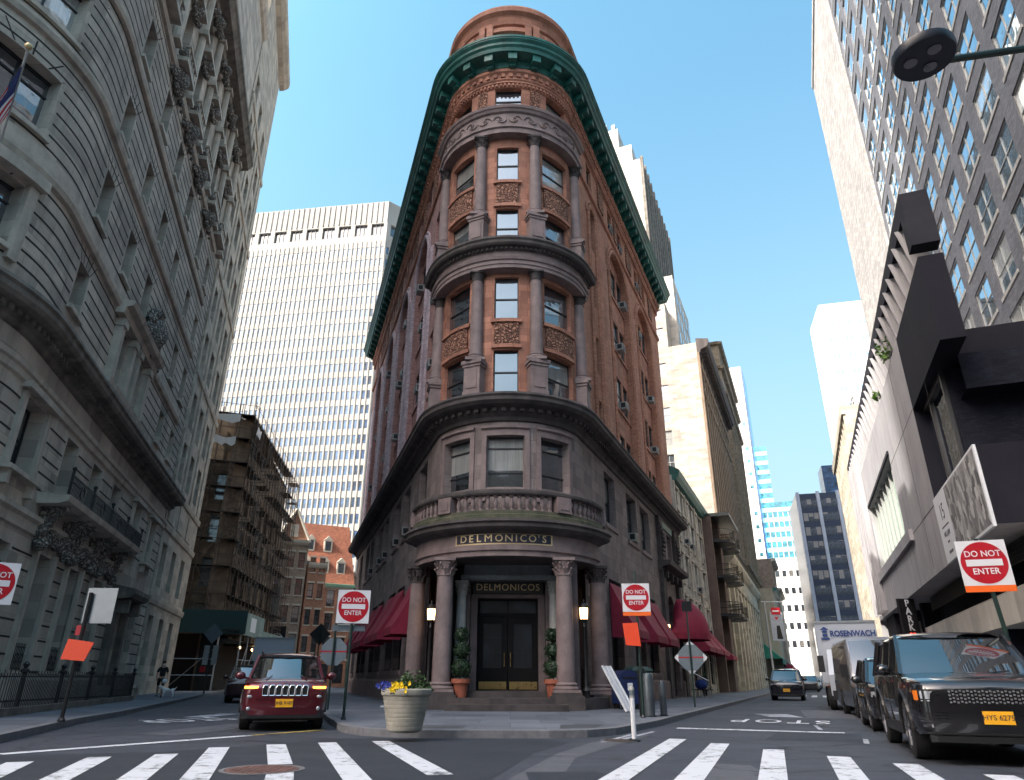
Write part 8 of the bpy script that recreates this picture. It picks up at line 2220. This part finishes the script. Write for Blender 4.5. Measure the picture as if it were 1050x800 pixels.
    lantern('lit black lantern post between the planter and the portico columns', -3.0, 27.0, 3.3); lantern('lit black lantern post between the portico columns and the slatted crate', 2.68, 26.3, 3.3)
    # topiaries
    for sg,lb in ((-1,'three ball topiary in a terracotta pot on the planter side of the door'),(1,'three ball topiary in a terracotta pot on the mailbox side of the door')):
        x, y = FC[0]+sg*1.62, FC[1]-2.95; t = thing('topiary', lb, 'potted plant', (x,y,.52), 0, 'pair of topiaries at the door'); m = MB(); m.lathe([(.20,0),(.26,.46),(.33,.46),(.34,.60),(.29,.60),(.28,.52)],(0,0),22,False); m.build('pot', M['terracotta_pot'], t, False, smooth=True); m = MB(); m.lathe([(.28,.53),(.01,.54)],(0,0),16,False); m.build('soil', M['soil'], t, False); m = MB(); m.bar((0,0,.5),(0,0,2.2),.025,8); m.build('stem', M['soil'], t, False)
        for z,r in ((.95,.36),(1.52,.31),(2.05,.26)):
            m = MB(); pts = []
            for k in range(420): d = Vector((random.gauss(0,1),random.gauss(0,1),random.gauss(0,1))).normalized()*r*random.uniform(.80,1.04); pts.append((d.x,d.y,z+d.z*.95))
            m.leaves(pts, .045); m.ball((0,0,z), r*.80, 12, 8); m.build('leaf_ball', M['leaf_dark'], t, False)
    # wall lantern by the side entrance and street lamp pole with banner
    X = FP.p(sr(16.0),4.0,.28); t = thing('wall_lantern', 'small lit wall lantern beside the maroon dome awning', 'lantern', X); m = MB(); m.lathe([(.05,-.3),(.13,-.25),(.15,.12)],(0,0),10); m.build('lamp_glass', M['lamp_glow'], t, False); m = MB(); m.lathe([(.18,.12),(.1,.26),(.01,.36)],(0,0),10); m.sq((0,0,.2),(-.28,.1,.2),.04,.04); m.build('bracket', M['black_iron'], t, False)
    b = RW.p(58,0,3.7); t = thing('street_lamp', 'tall grey lamp pole with a cross arm and hanging photo banner beside the cream bank', 'street lamp', (b[0],b[1],.15)); m = MB(); m.lathe([(.22,0),(.22,.9),(.13,1.1),(.10,9.2)],(0,0),12); m.build('pole', M['galv'], t, False, smooth=True); m = MB(); m.bar((-.4,0,9.1),(2.6,-.3,9.1),.06,6); m.build('arm', M['galv'], t, False); m = MB(); m.box(.35,1.75,-.22,-.2,5.0,8.0); bn = m.build('banner', plain('blue_grey_banner', (.32,.36,.42), .7, var=.3), t, False)
    m = MB(); m.box(.55,1.55,-.24,-.222,7.75,8.5); m.build('red_sign', M['sign_red'], t, False); m = MB(); m.box(.7,1.4,-.25,-.241,8.05,8.2); m.build('white_bar', M['sign_white'], t, False); m = MB(); m.quad((.8,-.23,7.5),(1.05,-.23,7.15),(1.3,-.23,7.5)); m.build('yield_mark', M['sign_red'], bn, False); m = MB(); m.quad((.85,-.225,5.2),(1.5,-.225,5.2),(1.3,-.225,6.6),(.95,-.225,6.6)); m.build('figure_print', M['dark_metal'], bn, False)
    # modern disc street light reaching in from the right
    t = thing('street_light', 'black disc street light with three lenses on a long arm', 'street light', (9.9,6.6,.15)); hub = Vector((4.98,6.04,8.11))-Vector((9.9,6.6,.15)); m = MB(); m.lathe([(.14,0),(.14,1.0),(.09,1.1),(.07,9.8)],(0,0),12); m.build('pole', M['green_pole'], t, False, smooth=True); m = MB(); m.bar((0,0,9.35),hub+Vector((.35,.1,.04)),.055,10,.045); m.build('arm', M['green_pole'], t, False)
    m = MB(); m.lathe([(.05,-.07),(.33,-.075),(.345,-.05),(.345,.05),(.30,.085),(.02,.10)],(hub.x,hub.y),36); 
    m.v = [(x,y,z+hub.z) for x,y,z in m.v]; hd = m.build('lamp_head', plain('blue_black_casting', (.012,.018,.032), .4), t, False, smooth=True)
    for k in range(3):
        a = 2*pi*k/3+.7; cx, cy = hub.x+.155*cos(a), hub.y+.155*sin(a); m = MB(); m.lathe([(.075,-.083),(.075,-.078)],(cx,cy),16); m.lathe([(.05,-.086),(.02,-.084)],(cx,cy),12); m.v = [(x,y,z+hub.z) for x,y,z in m.v]; m.build('lens', M['rim'], hd, False)
    # things by the side entrance
    X = FP.p(sr(20.6),.15,1.3); t = thing('bench_bundle', 'blue cloth bundle on a low wooden bench by the side entrance steps', 'bench', X, radians(-65)); m = MB(); m.box(-.75,.75,-.2,.2,.40,.46); m.build('seat', M['soil'], t, False)
    for x in (-.65,0,.65):
        for y in (-.15,.15): m = MB(); m.box(x-.03,x+.03,y-.03,y+.03,0,.40); m.build('leg', M['frame_pale'], t, False)
    m = MB(); m.ball((-.1,0,.72),.36,12,8,(1.4,.8,.85),.06); m.build('bundle', M['cloth_blue'], t, False, smooth=True)
    X = FP.p(sr(19.0),.15,.9); t = thing('handrail', 'sloping steel handrail at the side entrance steps', 'handrail', X); d = Vector((U22[0],U22[1],0)); nn = Vector((N22[0],N22[1],0)); m = MB(); m.bar(-nn*.6+Vector((0,0,1.75)), nn*1.0+Vector((0,0,.95)), .03, 6); m.bar(nn*1.0+Vector((0,0,.95)), nn*1.0, .03, 6); m.bar(-nn*.6+Vector((0,0,1.75)), -nn*.6+Vector((0,0,.5)), .03, 6); m.build('rail', M['galv'], t, False)
    X = RW.p(25.6,.15,.8); t = thing('potted_shrub', 'small clipped evergreen in a pot beyond the side entrance', 'potted plant', X); m = MB(); m.lathe([(.18,0),(.26,.4)],(0,0),14); m.build('pot', M['dark_metal'], t, False); m = MB(); pts = []
    for k in range(260): a = random.uniform(0,2*pi); z = random.random(); r = .36*(1-z*.75)*random.uniform(.7,1.05); pts.append((r*cos(a),r*sin(a),.4+z*1.1))
    m.leaves(pts,.07); m.build('foliage', M['leaf_dark'], t, False)
    # orange barrel far down the road
    t = thing('traffic_barrel', 'orange and white traffic barrel beside the box truck', 'traffic barrel', (22.6,52.5,0)); m = MB(); m.lathe([(.30,0),(.30,.06),(.24,.08),(.20,1.0),(.17,1.02)],(0,0),16); m.build('drum', M['sign_orange'], t, False, smooth=True); m = MB(); m.lathe([(.233,.45),(.226,.62)],(0,0),16,False); m.build('band', M['sign_white'], t, False)
    # sandwich board lying on the pavement
    t = thing('folded_sign', 'flat white board lying on the pavement behind the planter', 'board', (-4.0,27.6,.16), radians(35)); m = MB(); m.hexa([(-.8,-.14,0),(.8,-.14,0),(.8,.14,0),(-.8,.14,0),(-.75,-.12,.05),(.75,-.12,.14),(.75,.12,.14),(-.75,.12,.05)]); m.build('board', M['sign_white'], t, False)
furniture()

# ================================================================== person and dog
def skin_body(name, verts, edges, radii, mat, parent, loc, rotz, root=0, sub=2):
    me = bpy.data.meshes.new(name); me.from_pydata(verts, edges, []); o = bpy.data.objects.new(name, me); COL.objects.link(o)
    o.parent = parent; md = o.modifiers.new('skin', 'SKIN'); sv = me.skin_vertices[0].data if me.skin_vertices else None
    if sv is None:
        bm = bmesh.new(); bm.from_mesh(me); bm.verts.layers.skin.verify(); bm.to_mesh(me); bm.free(); sv = me.skin_vertices[0].data
    for k, r in enumerate(radii): sv[k].radius = (r, r) if not isinstance(r, tuple) else r
    sv[root].use_root = True; s = o.modifiers.new('sub', 'SUBSURF'); s.levels = s.render_levels = sub
    dg = bpy.context.evaluated_depsgraph_get(); m2 = bpy.data.meshes.new_from_object(o.evaluated_get(dg)); o.modifiers.clear(); o.data = m2; m2.materials.clear(); m2.materials.append(mat); m2.shade_smooth()
    return o
def people():
    t = thing('person', 'person in black shirt and shorts walking a small dog past the grey bank', 'person', (-18.9,40.2,.15), radians(20))
    V = [(0,0,.92),(0,0,1.10),(0,-.01,1.30),(0,0,1.45),(0,-.01,1.53),(0,-.02,1.62),(0,-.02,1.74),
         (.10,0,.88),(.12,-.08,.50),(.12,.02,.10),(.12,-.10,.045),(-.10,0,.88),(-.12,.10,.50),(-.12,.24,.13),(-.12,.13,.07),
         (.19,0,1.41),(.25,.03,1.13),(.27,-.12,.93),(.27,-.19,.86),(-.19,0,1.41),(-.25,0,1.13),(-.24,-.05,.88),(-.24,-.08,.80)]
    E_ = [(0,1),(1,2),(2,3),(3,4),(4,5),(5,6),(0,7),(7,8),(8,9),(9,10),(0,11),(11,12),(12,13),(13,14),(3,15),(15,16),(16,17),(17,18),(3,19),(19,20),(20,21),(21,22)]
    Rr_ = [(.15,.11),(.14,.10),(.165,.11),(.12,.09),.055,.09,.085,.095,.062,.04,.045,.095,.062,.04,.045,.07,.048,.036,.04,.07,.048,.036,.04]
    skin_body('body', V, E_, Rr_, M['skin'], t, None, 0)
    V2 = [(0,0,.95),(0,0,1.10),(0,-.01,1.30),(0,0,1.46),(.19,0,1.42),(.25,.02,1.2),(-.19,0,1.42),(-.25,0,1.2)]
    skin_body('shirt', V2, [(0,1),(1,2),(2,3),(3,4),(4,5),(3,6),(6,7)], [(.165,.125),(.155,.115),(.18,.125),(.11,.09),.085,.068,.085,.068], M['cloth_black'], t, None, 0)
    V3 = [(0,0,.95),(.10,0,.86),(.125,-.07,.56),(-.10,0,.86),(-.125,.08,.56)]
    skin_body('shorts', V3, [(0,1),(1,2),(0,3),(3,4)], [(.165,.125),.11,.085,.11,.085], M['cloth_black'], t, None, 0)
    m = MB(); m.ball((0,.005,1.735),.098,12,8,(1,1.05,.85)); m.build('hair', M['hair'], t, False, smooth=True)
    for x,y in ((.12,-.07),(-.12,.17)): m = MB(); m.ball((x,y,.045 if x > 0 else .07),.075,10,6,(.62,1.7,.62)); m.build('shoe', M['cloth_black'], t, False, smooth=True)
    m = MB(); m.ball((0,-.105,1.60),.05,8,6,(1,.5,.8)); m.build('face_mask', M['white_cloth'], t, False, smooth=True)
    b = thing('shopping_bag', 'small white bag held by the person with the dog', 'bag', (-18.62,40.0,.95), radians(20)); m = MB(); m.ball((0,0,-.02),.13,10,6,(1,.6,1)); m.build('bag', M['white_cloth'], b, False, smooth=True); m = MB(); m.bar((-.05,0,.08),(0,0,.2),.008,4); m.bar((.05,0,.08),(0,0,.2),.008,4); m.build('strap', M['white_cloth'], b, False)
    d = thing('dog', 'small white and black dog standing beside the person in black', 'dog', (-18.15,39.6,.15), radians(-60))
    V = [(0,.22,.36),(0,0,.35),(0,-.22,.37),(0,-.32,.47),(0,-.38,.54),(0,-.50,.50),(.07,-.2,.24),(.07,-.21,.12),(.07,-.24,.02),(-.07,-.2,.24),(-.07,-.21,.12),(-.07,-.24,.02),(.07,.2,.25),(.07,.27,.14),(.07,.23,.02),(-.07,.2,.25),(-.07,.27,.14),(-.07,.23,.02),(0,.32,.42),(0,.40,.52)]
    E_ = [(0,1),(1,2),(2,3),(3,4),(4,5),(2,6),(6,7),(7,8),(2,9),(9,10),(10,11),(0,12),(12,13),(13,14),(0,15),(15,16),(16,17),(0,18),(18,19)]
    skin_body('body', V, E_, [.085,.095,.11,.065,.075,.04,.045,.028,.028,.045,.028,.028,.055,.03,.028,.055,.03,.028,.025,.012], M['white_cloth'], d, None, 0, root=1)
    for x in (-.05,.05): m = MB(); m.ball((x,-.36,.60),.035,8,6,(.6,.5,1.3)); m.build('ear', M['cloth_black'], d, False, smooth=True)
    m = MB(); m.ball((0,.08,.385),.085,10,6,(1,1.6,.8)); m.build('black_patch', M['cloth_black'], d, False, smooth=True)
people()
